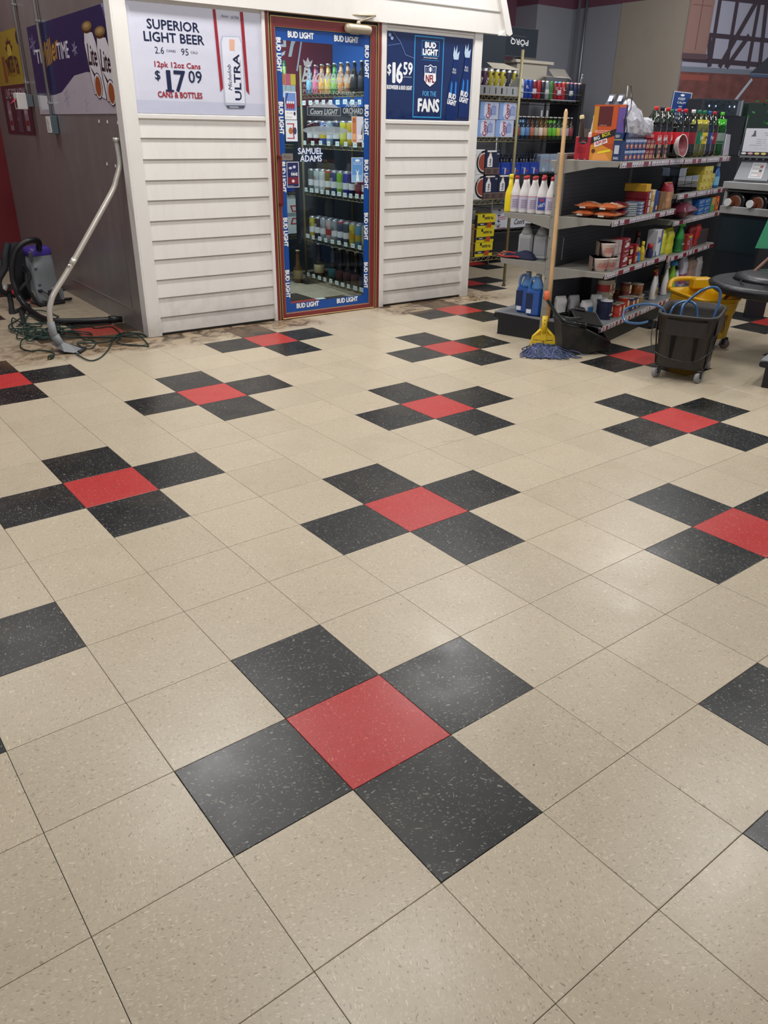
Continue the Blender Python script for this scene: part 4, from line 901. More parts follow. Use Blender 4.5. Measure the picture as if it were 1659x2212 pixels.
# faint perforation rows on the dark panels
mb = MB()
for k in range(40): mb.box(.04, -.0668, .18+k*.026, 2.42, -.066, .1815+k*.026, M('#2b2c30', .6))
mb.build('panel_grooves', gon)
for s, nm in ((1, -1), (-1, 1)):
    pass
def base(y_in, y_out, x0=0.0, x1=2.46, par=gon):
    s = 1 if y_out > y_in else -1
    lo, hi = min(y_in, y_out), max(y_in, y_out)
    gp('base_deck', [(x0, lo, .148, x1, hi, .165)], grime_paint('deck_gray', '#7f8286', '#6b6d70', .3, .35), par=par)
    k0, k1 = sorted((y_out-s*.035, y_out-s*.055)); gp('kick_plate', [(x0, k0, 0, x1, k1, .12)], kick, par=par)
    mb = MB(); T = Matrix(((0, 0, 1, 0), (1, 0, 0, 0), (0, 1, 0, 0), (0, 0, 0, 1)))
    pr = [(y_in, 0), (y_out-s*.035, 0), (y_out-s*.035, .118), (y_out, .122), (y_out+s*.006, .135), (y_out, .152), (y_out-s*.03, .158), (y_in, .15)]
    if s < 0: pr = pr[::-1]
    mb.prism(pr, x0-.002, x0+.004, kick, T).build('base_end', par); MB().prism(pr, x1-.004, x1+.002, kick, T).build('base_end', par)
base(-.02, .352); base(-.08, -.465)
def shelf(name, x0, x1, yin, yout, z, rail=True, seed=0, tags=None):
    """steel shelf with tapered end brackets; front rail with price tags when rail"""
    s = 1 if yout > yin else -1; mb = MB(); lo, hi = min(yin, yout), max(yin, yout)
    mb.box(x0, lo, z-.018, x1, hi, z, gw, b=.002)
    T = Matrix(((0, 0, 1, 0), (1, 0, 0, 0), (0, 1, 0, 0), (0, 0, 0, 1)))
    pr = [(yin, z-.002), (yin, z-.085), (yin+s*(abs(yout-yin)*.62), z-.038), (yout-s*.01, z-.034), (yout, z-.004)]
    if s < 0: pr = pr[::-1]
    for x in (x0, x1-.003): mb.prism(pr, x-.0005, x+.003, gw, T)
    o = mb.build(name, gon)
    if rail:
        r_ = MB(); r_.box(x0-.003, min(yout, yout+s*.012), z-.040, x1+.003, max(yout, yout+s*.012), z-.002, M('#a3a19c', .4), b=.003); ro = r_.build('price_rail', gon)
        rnd = random.Random(seed); tg = MB(); red = M('#7e1f30', .35); wt_ = M('#d6d2dc', .4); ink = M('#4a4650', .6)
        yy = yout+s*.0125; x = x0+.004; o3 = (0, 0, 0)
        tg.box(x0, min(yy, yy+s*.001), z-.036, x1, max(yy, yy+s*.001), z-.008, red)
        while x < x1-.06:
            w = .034; g = rnd.choice((.004, .006, .010, .03, .012, .005)) if rnd.random() > .12 else .10
            tg.box(x, min(yy, yy+s*.0022), z-.036, x+w, max(yy, yy+s*.0022), z-.008, wt_); p = Pr(tg, (x, yy+s*.0022, z-.036), (1, 0, 0), (0, 0, 1)) if s < 0 else None
            if p: p.rect(w*.3, .004, w*.8, .012, ink)
            x += w+g
        stuff(tg.build('price_tags', ro))
    return o
shelf('top_shelf', .0, 1.228, -.08, -.458, 1.207, seed=2); shelf('top_shelf', 1.236, 2.46, -.08, -.458, 1.204, seed=3)
for z, sd in ((.857, 4), (.523, 5)): shelf('shelf', .0, 1.226, -.08, -.458, z, seed=sd)
for z, sd in ((.957, 6), (.766, 7), (.497, 8)): shelf('shelf', 1.240, 2.46, -.08, -.458, z, seed=sd)
for z in (.545, .855): shelf('shelf', .0, 2.46, -.02, .340, z, rail=False)
shelf('top_shelf', .0, 2.46, -.02, .02, 1.20, rail=False)
# bottom deck rail
mb = MB(); tg = MB(); mb.box(0, -.476, .122, 2.46, -.464, .160, M('#a3a19c', .4), b=.003); ro = mb.build('price_rail', gon)
tg.box(0, -.4775, .127, 2.46, -.4765, .155, M('#7e1f30', .35)); rnd = random.Random(11); x = .02
while x < 2.40:
    tg.box(x, -.4790, .127, x+.034, -.4775, .155, M('#d6d2dc', .4)); Pr(tg, (x, -.4790, .127), (1, 0, 0), (0, 0, 1)).rect(.010, .004, .027, .012, '#4a4650'); x += .034+rnd.choice((.006, .012, .03, .018, .04, .06))
stuff(tg.build('price_tags', ro))

def G(x, y, z): return GF(x, y, z)
def gplace(mb, name, label, cat, x, y, z, a=0.0, group=None): return place(mb, name, label, cat, G(x, y, z), TG+a, group)
ZT = 1.208
# --- top shelf: snack boxes at the near end (their fronts face the shelf end)
def endbox(w, d, h, base_, fn): return carton(w, d, h, base_, fn)
def red_box(p, w, h):
    p.poly([(w*.22, h), (w*.78, h), (w*.78, h*.74), (w*.5, h*.66), (w*.22, h*.74)], '#1c1c1f'); p.poly([(w*.38, h*.93), (w*.46, h*.82), (w*.54, h*.82), (w*.62, h*.93), (w*.56, h*.78), (w*.44, h*.78)], '#c02a3c'); p.text('DISCOVER', w*.5, h*.755, w*.42, h*.03, WHT, res=1)
    p.rect(w*.12, h*.3, w*.7, h*.55, '#9a1626'); p.rect(w*.25, h*.02, w*.36, h*.04, '#e8b0b8'); p.rect(w*.66, h*.02, w*.8, h*.04, '#e8b0b8')
gplace(carton(.108, .15, .135, '#b01c30', red_box), 'display_box', 'open red display box with black badge at the near shelf end', 'box', .035, -.178, ZT, -PI/2)
for i, (dx, dy, lean, c) in enumerate(((.00, -.15, -.20, '#3a2420'), (.02, -.175, .18, '#d8d4cc'), (.03, -.20, .25, '#e6e2da'))):
    mb = MB().box(-.012, -.006, 0, .012, .006, .20, M(c, .4), b=.003).box(-.014, -.008, .19, .014, .008, .215, M('#e0cf9a', .5), b=.004)
    o = place(mb, 'meat_stick', ('brown', 'white', 'cream')[i]+' wrapped snack stick standing in the red display box', 'snack', G(.06+dx, dy-.02, ZT+.05), (lean*.5, lean, TG-PI/2))
mb = MB().box(-.018, -.012, 0, .018, .012, .045, M('#e8e6e2', .5), b=.003); gplace(mb, 'snack_pack', 'small white pack poking out of the red display box', 'snack', .07, -.215, ZT+.115, -PI/2)
def oj(p, w, h):
    p.rect(0, h*.30, w, h, '#c8541f'); p.poly([(0, 0), (w, 0), (w, h*.18), (w*.4, h*.30), (0, h*.28)], '#d9902c'); p.poly([(w*.1, 0), (w*.9, 0), (w*.6, h*.17), (w*.2, h*.14)], '#f0a050')
    p.rect(w*.20, h*.62, w*.78, h*.97, '#5a1c22'); p.poly([(0, h*.5), (w*.2, h*.5), (w*.2, h*.97), (0, h*.97)], '#c98a2a'); p.rect(w*.12, h*.50, w*.82, h*.55, '#e89a88'); p.text('PEPPERONI', w*.5, h*.525, w*.5, h*.025, '#8a2a20', res=1); p.text('MILD', w*.45, h*.635, w*.3, h*.02, '#e8b0a0', res=1)
    p.poly([(0, h*.30), (w, h*.46), (w, h*.58), (0, h*.42)], '#1a1a1c'); p.text('BIG', w*.24, h*.405, w*.24, h*.065, WHT, .28, bold=.0008); p.text('BOX', w*.62, h*.475, w*.34, h*.065, '#e2d020', .28, bold=.0008)
    p.poly([(w*.18, h*.24), (w*.72, h*.33), (w*.66, h*.41), (w*.14, h*.33)], WHT); p.text('SLIM JIM', w*.43, h*.325, w*.44, h*.07, '#c02020', .28, bold=.001); p.ell(w*.15, h*.17, w*.08, h*.04, '#5a3a1a'); p.poly([(w*.35, h*.12), (w*.88, h*.17), (w*.88, h*.21), (w*.35, h*.16)], '#f2e030')
gplace(carton(.158, .04, .318, '#b04a1e', oj), 'display_box', 'tall orange and maroon meat stick box at the near shelf end', 'box', .03, -.312, ZT, -PI/2)
def pj(p, w, h):
    p.rect(0, h*.5, w, h*.95, '#6a52a0'); p.rect(0, h*.95, w, h, '#d0622a'); p.rect(0, 0, w, h*.25, '#6a5a28'); p.poly([(0, h*.3), (w, h*.42), (w, h*.52), (0, h*.40)], '#2a2a30'); p.text('JIM', w*.5, h*.36, w*.6, h*.06, WHT, .2, res=1)
gplace(carton(.045, .035, .318, '#5a4a8a', pj), 'display_box', 'narrow purple meat stick box right of the orange one', 'box', .028, -.416, ZT, -PI/2)
for i in range(2):
    mb = MB(); mb.add([(-.028, .0, 0), (.028, .0, 0), (.020, .045, .062), (-.020, .045, .062), (-.028, .004, 0), (.028, .004, 0), (.020, .049, .062), (-.020, .049, .062)], [(0, 1, 2, 3), (7, 6, 5, 4), (0, 4, 5, 1), (1, 5, 6, 2), (2, 6, 7, 3), (3, 7, 4, 0)], M('#343b4e', .4))
    p = Pr(mb, (-.016, -.0005, .015), (1, 0, 0), (0, .045, .062)); p.rect(.002, .1, .030, .62, '#c8ccd8')
    gplace(mb, 'card_tab', ('left', 'right')[i]+' dark card tab standing up behind the orange box', 'card', .12, -.285-.062*i, ZT+.318, -PI/2)
def navy(p, w, h): p.rect(w*.2, h*.25, w*.75, h*.55, '#c4c8d4'); p.text('BARS', w*.5, h*.1, w*.6, h*.1, WHT, res=1); p.rect(0, h*.72, w, h*.76, '#b0a050'); p.text('NEW', w*.4, h*.86, w*.5, h*.1, '#e8e8f0', res=1)
gplace(carton(.055, .10, .165, '#1d3464', navy), 'snack_box', 'narrow navy carton with barcode on the top shelf corner', 'box', .026, -.425+.03, ZT, -PI/2).location = G(.02, -.452+.035, ZT)
# rows of small meal boxes along the rail, two high
for lev in range(2):
    for i in range(5):
        c = ('#2c4a86', '#3a5a90', '#274480', '#2f4d88', '#33508a')[i]
        def mbx(p, w, h): p.rect(0, h*.72, w, h*.95, '#c2cbe0'); p.text('MEAL', w*.5, h*.84, w*.7, h*.14, '#22346a', res=1); p.ell(w*.5, h*.33, w*.36, h*.24, '#b8624a'); p.ell(w*.42, h*.36, w*.14, h*.12, '#e0c8a0')
        gplace(carton(.066, .10, .062, c, mbx), 'meal_box', f'blue boxed meal, {ORD[i]} from the shelf end in the {("lower","upper")[lev]} row', 'box', .115+i*.074, -.446, ZT+.064*lev)
    for i in range(6):
        c = ('#7a1c2a', '#8a2430', '#6a1826', '#7a2a2a', '#5c1a28', '#70303a')[i]
        def rbx(p, w, h): p.text('STEAK', w*.5, h*.75, w*.8, h*.2, '#e8d8d0', .1, .2, res=1); p.ell(w*.6, h*.33, w*.28, h*.22, '#b88a5a'); p.rect(w*.05, h*.1, w*.25, h*.5, '#d8c8b8')
        gplace(carton(.068, .10, .062, c, rbx), 'meal_box', f'dark red boxed meal, {ORD[i]} from the blue ones in the {("lower","upper")[lev]} row', 'box', .49+i*.075, -.446, ZT+.064*lev)
gplace(carton(.30, .10, .03, '#b02634', lambda p, w, h: p.text('PIZZA', w*.5, h*.5, w*.4, h*.6, WHT, res=1)), 'meal_box', 'flat bright red box lying on top of the dark red meal boxes', 'box', .62, -.43, ZT+.130)
gplace(carton(.10, .08, .045, '#8a9a78'), 'meal_box', 'pale green box standing on the meal boxes below the first cola', 'box', .66, -.42, ZT+.161)
# crumpled carrier bag on the boxes
rnd = random.Random(5); mb = MB(); n = 22; m_ = 16; vs = []
for i in range(n+1):
    u = i/n
    for j in range(m_):
        a = 2*PI*j/m_; rx = .26; h_ = (.115+.095*math.exp(-((u-.12)/.16)**2)*1.0)*(1-max(0, u-.7)*1.9); w_ = .085*math.sin(PI*min(1, u*1.15+.08))**.6
        x = .02+u*.60+rnd.uniform(-.008, .008); y = w_*math.cos(a)*(1+rnd.uniform(-.12, .12)); z = h_*(.5+.5*math.sin(a))*(1+rnd.uniform(-.10, .10)); vs.append((x, y, max(0, z)))
fs = [(i*m_+j, i*m_+(j+1) % m_, (i+1)*m_+(j+1) % m_, (i+1)*m_+j) for i in range(n) for j in range(m_)]+[tuple(range(m_))[::-1], tuple(n*m_+j for j in range(m_))]
bagm = M('#d4d4de', .25, alpha=.88, bump=.8, bs=22, coat=.3); mb.add(vs, fs, bagm, False); mb.box(.33, -.098, .095, .345, -.094, .108, M('#2f4a4a', .4))
gplace(mb, 'carrier_bag', 'crumpled white plastic carrier bag lying on the boxes on the top shelf', 'bag', .075, -.39, ZT+.13).scale = (1.12, 1, 1.05)
mb = MB(); rnd = random.Random(9)
for k in range(2):
    vs = [(rnd.uniform(-.004, .004)+(.03*math.sin(t*2.2+k)), rnd.uniform(-.006, .006)+k*.02, t*.06) for t in range(6)]
    for a, b in zip(vs, vs[1:]): mb.add([(a[0]-.022, a[1], a[2]), (a[0]+.022, a[1]+.01, a[2]), (b[0]+.018, b[1]+.008, b[2]), (b[0]-.02, b[1], b[2])], [(0, 1, 2, 3), (3, 2, 1, 0)], M(('#17181c', '#d8d8da')[k], .3, coat=.3, bump=.5, bs=20), True)
gplace(mb, 'torn_wrapper', 'crumpled black and white film wrapper between the purple box and the carrier bag', 'wrapper', .05, -.455, ZT+.12)
# --- soda bottles
kinds = dict(cola=pet_bottle('#1c0f0e', '#c01824', '#d02430', txt='Coca-Cola'), zero=pet_bottle('#1c0f0e', '#c01824', '#17171a', txt='Coca-Cola'), ginger=pet_bottle('#2a1c14', '#3a5a44', '#0f7a54', clear='#9ac0a0'), white=pet_bottle('#1c1210', '#8a1c28', '#e4e4e4'),
             lemon=pet_bottle('#b8ae3a', '#0e7a50', '#0f7a54', txt='Sprite', fill=.8), yellow=pet_bottle('#b4a83a', '#e2c83a', '#0f7a54', txt='M', txc='#1a1a1a', fill=.8), blue=pet_bottle('#16305a', '#20408a', '#1a5a9a', txt='Pop'), redb=pet_bottle('#4a1216', '#8a1a2a', '#b02a34'), lime=pet_bottle('#38a028', '#7a8f86', '#58c83a', clear='#80c890', fill=.84, band2='#1a5a30'))
used = set()
def soda(k, x, y, label, a=0.0, dz=0.0):
    s = kinds[k]
    if k in used: o = dup(s, G(x, y, ZT+dz), TG+a)
    else: used.add(k); o = s; o.location = G(x, y, ZT+dz); o.rotation_euler = (0, 0, TG+a)
    o['label'] = label; return o
soda('cola', .655, -.405, 'two litre cola bottle with red cap next to the carrier bag')
soda('zero', .775, -.405, 'two litre cola bottle with black cap'); soda('cola', .895, -.405, 'two litre cola bottle with red cap, second red cap from the left', .2)
soda('cola', 1.13, -.405, 'two litre cola bottle with red cap and large white script label')
soda('cola', 1.27, -.405, 'two litre cola bottle with red cap right of the large script label', .5)
soda('ginger', .98, -.28, 'green-capped bottle behind the second red-capped cola'); soda('white', 1.16, -.28, 'dark soda bottle with white cap in the back row'); soda('ginger', 1.34, -.28, 'green-capped bottle behind the large script label cola')
soda('white', 1.46, -.405, 'dark soda bottle with white cap in the front row')
soda('lemon', 1.60, -.405, 'two litre lemon-lime bottle with green label'); soda('yellow', 1.735, -.405, 'two litre yellow-label soda bottle with green cap'); soda('blue', 1.87, -.405, 'soda bottle with blue cap and blue label'); soda('redb', 2.0, -.405, 'soda bottle with dark red cap left of the lime bottle')
soda('lime', 2.22, -.405, 'bright green two litre bottle with lime cap at the far end')
mb = MB(); w_ = M('#a8a6b0', .4); mb.add([(-.09, 0, 0), (.07, 0, 0), (.10, .02, .16), (-.02, .02, .165), (-.09, .006, 0), (.07, .006, 0), (.10, .026, .16), (-.02, .026, .165)], [(0, 1, 2, 3), (7, 6, 5, 4), (0, 4, 5, 1), (1, 5, 6, 2), (2, 6, 7, 3), (3, 7, 4, 0)], w_)
gplace(mb, 'end_board', 'pale gray curved board standing at the far end of the top shelf', 'board', 2.42, -.44, ZT)
# striped bowl tipped on its side in front of the colas
mb = MB(); mb.lathe([(.030, 0), (.060, .02), (.074, .055), (.075, .058), (.070, .056), (.056, .022), (.028, .006)], M('#e2ddda', .35), 22, mats=[M('#e2ddda', .35)]*3+[M('#e8e4e2', .35)]+[M('#9a4a52', .5, var=.5, bs=60)]*2, caps=True)
place(mb, 'paper_bowl', 'white paper bowl with red lining tipped on its side before the cola bottles', 'bowl', G(1.03, -.452, ZT+.078), (rad(0), rad(82), rad(-83)))
for i, y in enumerate((-.10,)):
    mb = MB(); gplace(carton(.4, .12, .12, '#5a4632'), 'cardboard_box', 'brown cardboard box at the back of the top shelf behind the bottles', 'box', .55, -.20, ZT)

# --- second shelf, near section
Z2 = .858
def bread(label, x, z, sd, col='#c8582a', win='#d8b890', w=.19):
    o = gplace(pillow_bag(w, .13, .052, col, 10, seed=sd, band=col, window=win), 'noodle_pack', label, 'food', x, -.452, z)
    return o
def bunpack(w, d, h, sd):
    rnd = random.Random(sd); mb = pillow_bag(w, d, h, '#cc9878', 12, .008, sd, '#c0683e', '#e2d4c0'); p = Pr(mb, (-w*.28, .004, h*.22), (1, 0, 0), (0, 0, 1)); p.rect(0, 0, w*.28, h*.36, '#d8cfc4'); return mb
for lab, y, z, sd in (('lower left', -.235, Z2, 1), ('lower right', -.385, Z2, 2), ('upper left', -.25, Z2+.047, 3), ('upper right', -.39, Z2+.047, 4)):
    gplace(bunpack(.145, .17, .052, sd), 'noodle_pack', f'orange noodle pack, {lab} of the four stacked at the near shelf end', 'food', .025, y, z, -PI/2)
for k in range(2): gplace(pillow_bag(.13, .13, .05, '#7a2438', 9, seed=20+k, band='#6a1c30'), 'noodle_pack', ('lower', 'upper')[k]+' dark pink noodle pack beside the orange ones', 'food', .285, -.44, Z2+.046*k)
for k in range(6):
    mb = MB(); mb.lathe([(.052, 0), (.066, .002), (.068, .012), (.064, .013)], M('#9ba3a8', .3, .2), 16)
    gplace(mb, 'foil_pan', f'gray stacked pan, {ORD[k]} from the bottom of the pan stack', 'pan', .385, -.40, Z2+.0135*k)
for k in range(4):
    mb = MB(); mb.box(-.055, 0, 0, .055, .10, .020, M('#7b8ca6', .2, alpha=.8, coat=.5), b=.006).box(-.05, .004, .004, .05, .09, .016, M('#3a5a8a', .3)); Pr(mb, (0, -.0005, 0), (1, 0, 0), (0, 0, 1)).rect(-.025, .004, .02, .013, '#b8c4d8')
    gplace(mb, 'plastic_tub', f'blue-gray plastic pack, {ORD[k]} from the bottom of the shiny stack', 'container', .515, -.455, Z2+.0215*k)
def cracker(p, w, h): p.text('CRACKERS', w*.4, h*.85, w*.6, h*.07, '#e0b0a8', res=1)
for k in range(3): gplace(carton(.075, .16, .046, '#8a1c26', lambda p, w, h: p.rect(w*.55, .004, w*.98, h-.004, '#c8ccc8')), 'cracker_box', f'dark red box with pale end, {ORD[k]} from the bottom', 'box', .635, -.455, Z2+.047*k)
for k in range(2): gplace(carton(.075, .14, .075, '#d8c8a0', lambda p, w, h: (p.poly([(w*.5, 0), (w, 0), (w, h), (w*.65, h)], '#26407a'), p.poly([(0, 0), (w*.4, 0), (w*.5, h*.5), (0, h*.6)], '#d8a040'))), 'pasta_box', ('lower', 'upper')[k]+' cream and blue carton on the second shelf', 'box', .745, -.455, Z2+.076*k)
gplace(carton(.05, .12, .14, '#24418a', lambda p, w, h: p.rect(w*.2, h*.1, w*.8, h*.3, '#d8a878')), 'pasta_box', 'narrow blue carton right of the cream ones', 'box', .83, -.45, Z2)
gplace(carton(.09, .16, .05, '#d6a32a'), 'pasta_box', 'yellow box lying on top of the dark red cracker boxes', 'box', .645, -.44, Z2+.142)
gplace(carton(.11, .14, .13, '#7d5a38', lambda p, w, h: p.rect(w*.55, h*.1, w*.95, h*.4, '#9a7650')), 'snack_carton', 'brown carton on the second shelf before the tan bag', 'box', .935, -.455, Z2)
gplace(standing_bag(.13, .07, .185, '#b3845c', 3, ((0.68, 1.0, '#a02430'), (0.3, .5, '#c8986c'))), 'snack_bag', 'tan stand-up snack bag with red top at the section end', 'bag', 1.10, -.455, Z2)
# --- third shelf, near section
Z3 = .524
def cup(parent_loc, a, label, h=.085):
    t = thing('noodle_cup', label, 'cup', parent_loc, a)
    mb = MB(); mb.lathe([(.032, 0), (.047, h-.004), (.050, h), (.046, h-.002)], M('#e0cfc4', .5), 18, mats=[M('#e2d2c8', .5)]*3); p = Pr(mb, (0, -.0435, 0), (1, 0, 0), (0, 0, 1)); p.k = 2
    p.text('CUP', 0, h*.60, .052, .013, '#b03a3a', bold=.0006, res=1); p.text('NOODLES', 0, h*.42, .060, .013, '#b03a3a', bold=.0006, res=1); p.line([(-.03, h*.28), (.03, h*.28)], .0016, '#c86a62'); p.line([(-.028, h*.22), (.028, h*.22)], .0016, '#c86a62'); mb.build('cup', t)
    mb = MB(); m_ = M('#b8a498', .45)
    mb.add([(-.055, .0, 0), (-.058, -.01, h*1.06), (-.058, .10, h*1.06), (-.055, .10, 0)], [(0, 1, 2, 3), (3, 2, 1, 0)], m_).add([(-.058, -.01, h*1.06), (.056, .0, h*1.06), (.056, .10, h*1.06), (-.058, .10, h*1.06)], [(0, 1, 2, 3), (3, 2, 1, 0)], m_)
    mb.build('sleeve', t); return t
for i, (x, y, z, lab) in enumerate(((.015, -.395, 0, 'noodle cup in a card sleeve, leftmost of the lower row'), (.085, -.43, 0, 'noodle cup in a card sleeve, front of the lower row'), (.065, -.41, .094, 'noodle cup in a card sleeve on top of the other cups'))):
    cup(G(x+.045, y+.0, Z3+z), TG-.95, lab)
for k in range(2):
    for i in range(2): gplace(carton(.062, .12, .092, '#a89a96', lambda p, w, h: (p.rect(w*.1, h*.1, w*.9, h*.9, '#b9aca8'), p.rect(w*.2, h*.6, w*.6, h*.66, '#8a7672'))), 'noodle_cup_pack', f'{("lower","upper")[k]} {("left","right")[i]} wrapped gray cup pack beside the noodle cups', 'box', .19+i*.068, -.44, Z3+.094*k)
def rice(p, w, h):
    p.text('Soup Cup', w*.5, h*.86, w*.7, h*.09, WHT, .12, .25, res=1, bold=.0005); p.poly([(w*.15, h*.42), (w*.5, h*.38), (w*.85, h*.48), (w*.82, h*.68), (w*.55, h*.74), (w*.35, h*.70), (w*.3, h*.55), (w*.12, h*.52)], '#d6ccc8'); p.rect(w*.2, h*.10, w*.8, h*.16, '#d6ccc8')
for k in range(2): gplace(carton(.115, .10, .095, '#86202e', rice), 'soup_box', ('lower', 'upper')[k]+' dark red box with white picture beside the cup packs', 'box', .345, -.455, Z3+.096*k)
for k in range(2):
    t = thing('tomato_tub', ('lower', 'upper')[k]+' red-lidded tub with cream shield label', 'tub', G(.475, -.395, Z3+.066*k), TG)
    mb = MB(); mb.lathe([(.042, 0), (.052, .050)], M('#8a2a26', .35), 18); p = Pr(mb, (0, -.0515, 0), (1, 0, 0), (0, 0, 1)); p.poly([(-.024, .014), (-.012, .006), (.012, .006), (.024, .014), (.026, .040), (-.026, .040)], '#cfc0a0'); mb.build('tub', t)
    mb = MB(); mb.lathe([(.056, .048), (.057, .058), (.045, .063)], M('#a02424', .35), 18); mb.build('lid', t)
for k in range(2): gplace(carton(.06, .08, .065, '#8f1f24', lambda p, w, h: p.rect(w*.3, h*.2, w*.9, h*.8, '#d0a868')), 'snack_box', ('lower', 'upper')[k]+' small red and tan box right of the tubs', 'box', .57, -.45, Z3+.066*k)
for i in range(3):
    t = neck_jug(.04, .04, .155, '#221a18', '#d8d0d0', lab='#b8b0a0', capr=.014); t.location = G(.56+.055*i, -.33, Z3); t.rotation_euler = (0, 0, TG); setl(t, f'brown sauce bottle with white cap, {ORD[i]} from the left on the third shelf', 'bottle', None, 'sauce_bottle')
t = neck_jug(.045, .035, .10, '#2060a8', '#d8c040', lab='#3a86c8', capr=.012); t.location = G(.66, -.43, Z3); t.rotation_euler = (0, 0, TG); setl(t, 'small blue bottle left of the yellow mustard bottle', 'bottle')
t = neck_jug(.050, .040, .135, '#d8c02a', '#e6d23a', lab='#c8a820', capr=.012); t.location = G(.735, -.43, Z3); t.rotation_euler = (0, 0, TG); setl(t, 'yellow mustard squeeze bottle at the front of the third shelf', 'bottle', None, 'mustard_bottle')
t = neck_jug(.075, .055, .19, '#3a1414', '#5a1a1c', lab='#4a1a1a'); t.location = G(.85, -.34, Z3); t.rotation_euler = (0, 0, TG); setl(t, 'large dark syrup bottle at the back of the third shelf', 'bottle')
t = neck_jug(.050, .050, .10, '#20224a', '#b02a34', lab='#2a2c5a', capr=.022); t.location = G(.93, -.42, Z3); t.rotation_euler = (0, 0, TG); setl(t, 'navy jar with red lid right of the dark syrup bottle', 'jar', None, 'jar')
gplace(carton(.12, .08, .19, '#d2d4d8', lambda p, w, h: (p.text('Tide', w*.42, h*.62, w*.55, h*.22, '#2a5a9a', .1, .2, res=1, bold=.002), p.poly([(w*.75, 0), (w, 0), (w, h), (w*.8, h)], '#2f7ac0'), p.poly([(w*.66, h), (w*.78, h), (w*.78, h*.6), (w*.68, h*.5)], '#b82a3a'), p.poly([(0, 0), (w*.3, 0), (0, h*.25)], '#2a5a9a')), b=.004), 'detergent_bag', 'white and blue detergent carton at the end of the third shelf', 'box', 1.06, -.44, Z3)
gplace(standing_bag(.10, .06, .17, '#d8d43a', 8, ((.85, 1, '#b8b42a'),)), 'flour_bag', 'yellow bag of mix right of the detergent carton', 'bag', 1.175, -.44, Z3)
# --- bottom deck
ZB = .166
for i, (x, y, h, lab) in enumerate(((.02, -.14, .175, 'at the back left'), (.16, -.18, .165, 'second from the left'), (.115, -.30, .15, 'in front with a blue label'), (.21, -.33, .185, 'beside the salt canisters'))):
    mb = standing_bag(.085, .06, h*.85, '#f0eeea', 30+i, None)
    if i == 2: Pr(mb, (-.01, -.006, h*.15), (1, 0, 0), (0, 0, 1)).rect(0, 0, .045, h*.42, '#3a78b8')
    if i == 3: Pr(mb, (-.01, -.006, h*.15), (1, 0, 0), (0, 0, 1)).rect(.01, h*.25, .045, h*.55, '#9a4a44')
    gplace(mb, 'sugar_bag', 'white paper flour or sugar bag '+lab, 'bag', x+.075, y, ZB, -.5)
for i, (x, y) in enumerate(((.255, -.40), (.315, -.335))):
    mb = canister('#1a2140', '#d6d8de', .042, .136, '#1c2344', 'IODIZED'); p = Pr(mb, (0, -.0435, 0), (1, 0, 0), (0, 0, 1)); p.k = 4; p.poly([(.006, .06), (.022, .06), (.020, .095), (.010, .10)], '#d8c890')
    gplace(mb, 'salt_canister', ('front', 'back')[i]+' navy salt canister with white lid on the bottom deck', 'canister', x, y, ZB)
def tin(r, h, lab, l2, lbl, x, y, z=ZB):
    mb = MB(); a = M('#b8b4a8', .3, .7); L = M(lab, .4); L2 = M(l2, .4)
    mb.lathe([(r*.97, 0), (r, .003), (r-.001, .006), (r-.001, h*.35), (r-.001, h*.75), (r-.001, h-.006), (r, h-.003), (r*.97, h), (r*.9, h-.003)], a, 16, mats=[a, a, L, L2, L, a, a, a]); p = Pr(mb, (0, -r, 0), (1, 0, 0), (0, 0, 1)); p.rect(-r*.3, h*.2, r*.6, h*.8, '#d8d0b4'); p.ell(r*.15, h*.4, r*.3, h*.12, '#b84a30')
    gplace(mb, 'tin_can', lbl, 'can', x, y, z)
tin(.034, .095, '#b8322a', '#c84a3a', 'small red tin beside the salt canisters, front left', .385, -.425); tin(.034, .095, '#b0302a', '#a83a34', 'small red tin, second in the front row', .455, -.425)
tin(.050, .125, '#b8b09a', '#c03a34', 'large cream and red tin at the back, left', .40, -.31, ZB+.0); tin(.050, .125, '#b8b09a', '#c03a34', 'large cream and red tin standing on another tin', .40, -.31, ZB+.126); tin(.045, .12, '#cfc6a8', '#b8382e', 'cream tin stacked beside the tall red tin', .50, -.30, ZB+.12); tin(.045, .12, '#cfc6a8', '#b8382e', 'cream tin below the stacked one', .50, -.30, ZB)
tin(.040, .118, '#b83428', '#c04a30', 'red and orange tin in the middle of the front row', .555, -.41)
for i in range(2): tin(.038, .10, '#2f3a62', '#9a4a3a', ('left', 'right')[i]+' navy and rust bean tin', .66+.082*i, -.415)
tin(.038, .10, '#6a3030', '#8a5a3a', 'brown bean tin stacked on the navy tins', .70, -.36, ZB+.101)
for i, (x, y, z, c, lab) in enumerate(((.86, -.40, 0, '#a8863a', 'lower front'), (.95, -.38, 0, '#b08a3a', 'lower right'), (.90, -.38, .086, '#b0662a', 'upper'), (.80, -.27, .05, '#a85a24', 'back left'))):
    t = thing('fruit_cup', f'clear jar of golden food, {lab} of the jar group', 'jar', G(x, y, ZB+z), TG)
    MB().lathe([(.034, 0), (.042, .01), (.044, .055), (.038, .072)], M(c, .15, alpha=.85, coat=.5, var=.5, bs=70), 16).build('jar', t); MB().lathe([(.045, .070), (.047, .078), (.044, .080)], M('#c8b8a8', .2, alpha=.6, coat=.5), 16).build('lid', t)
gplace(carton(.13, .04, .21, '#2a5a96', lambda p, w, h: (p.rect(0, h*.6, w, h, '#274f88'), p.poly([(0, h*.25), (w, h*.5), (w, h*.62), (0, h*.4)], '#8a4a3a'), p.poly([(w*.3, 0), (w, 0), (w, h*.35)], '#8fb4e0'))), 'freezer_bag_box', 'tall blue box at the back of the bottom deck', 'box', .84, -.16, ZB)
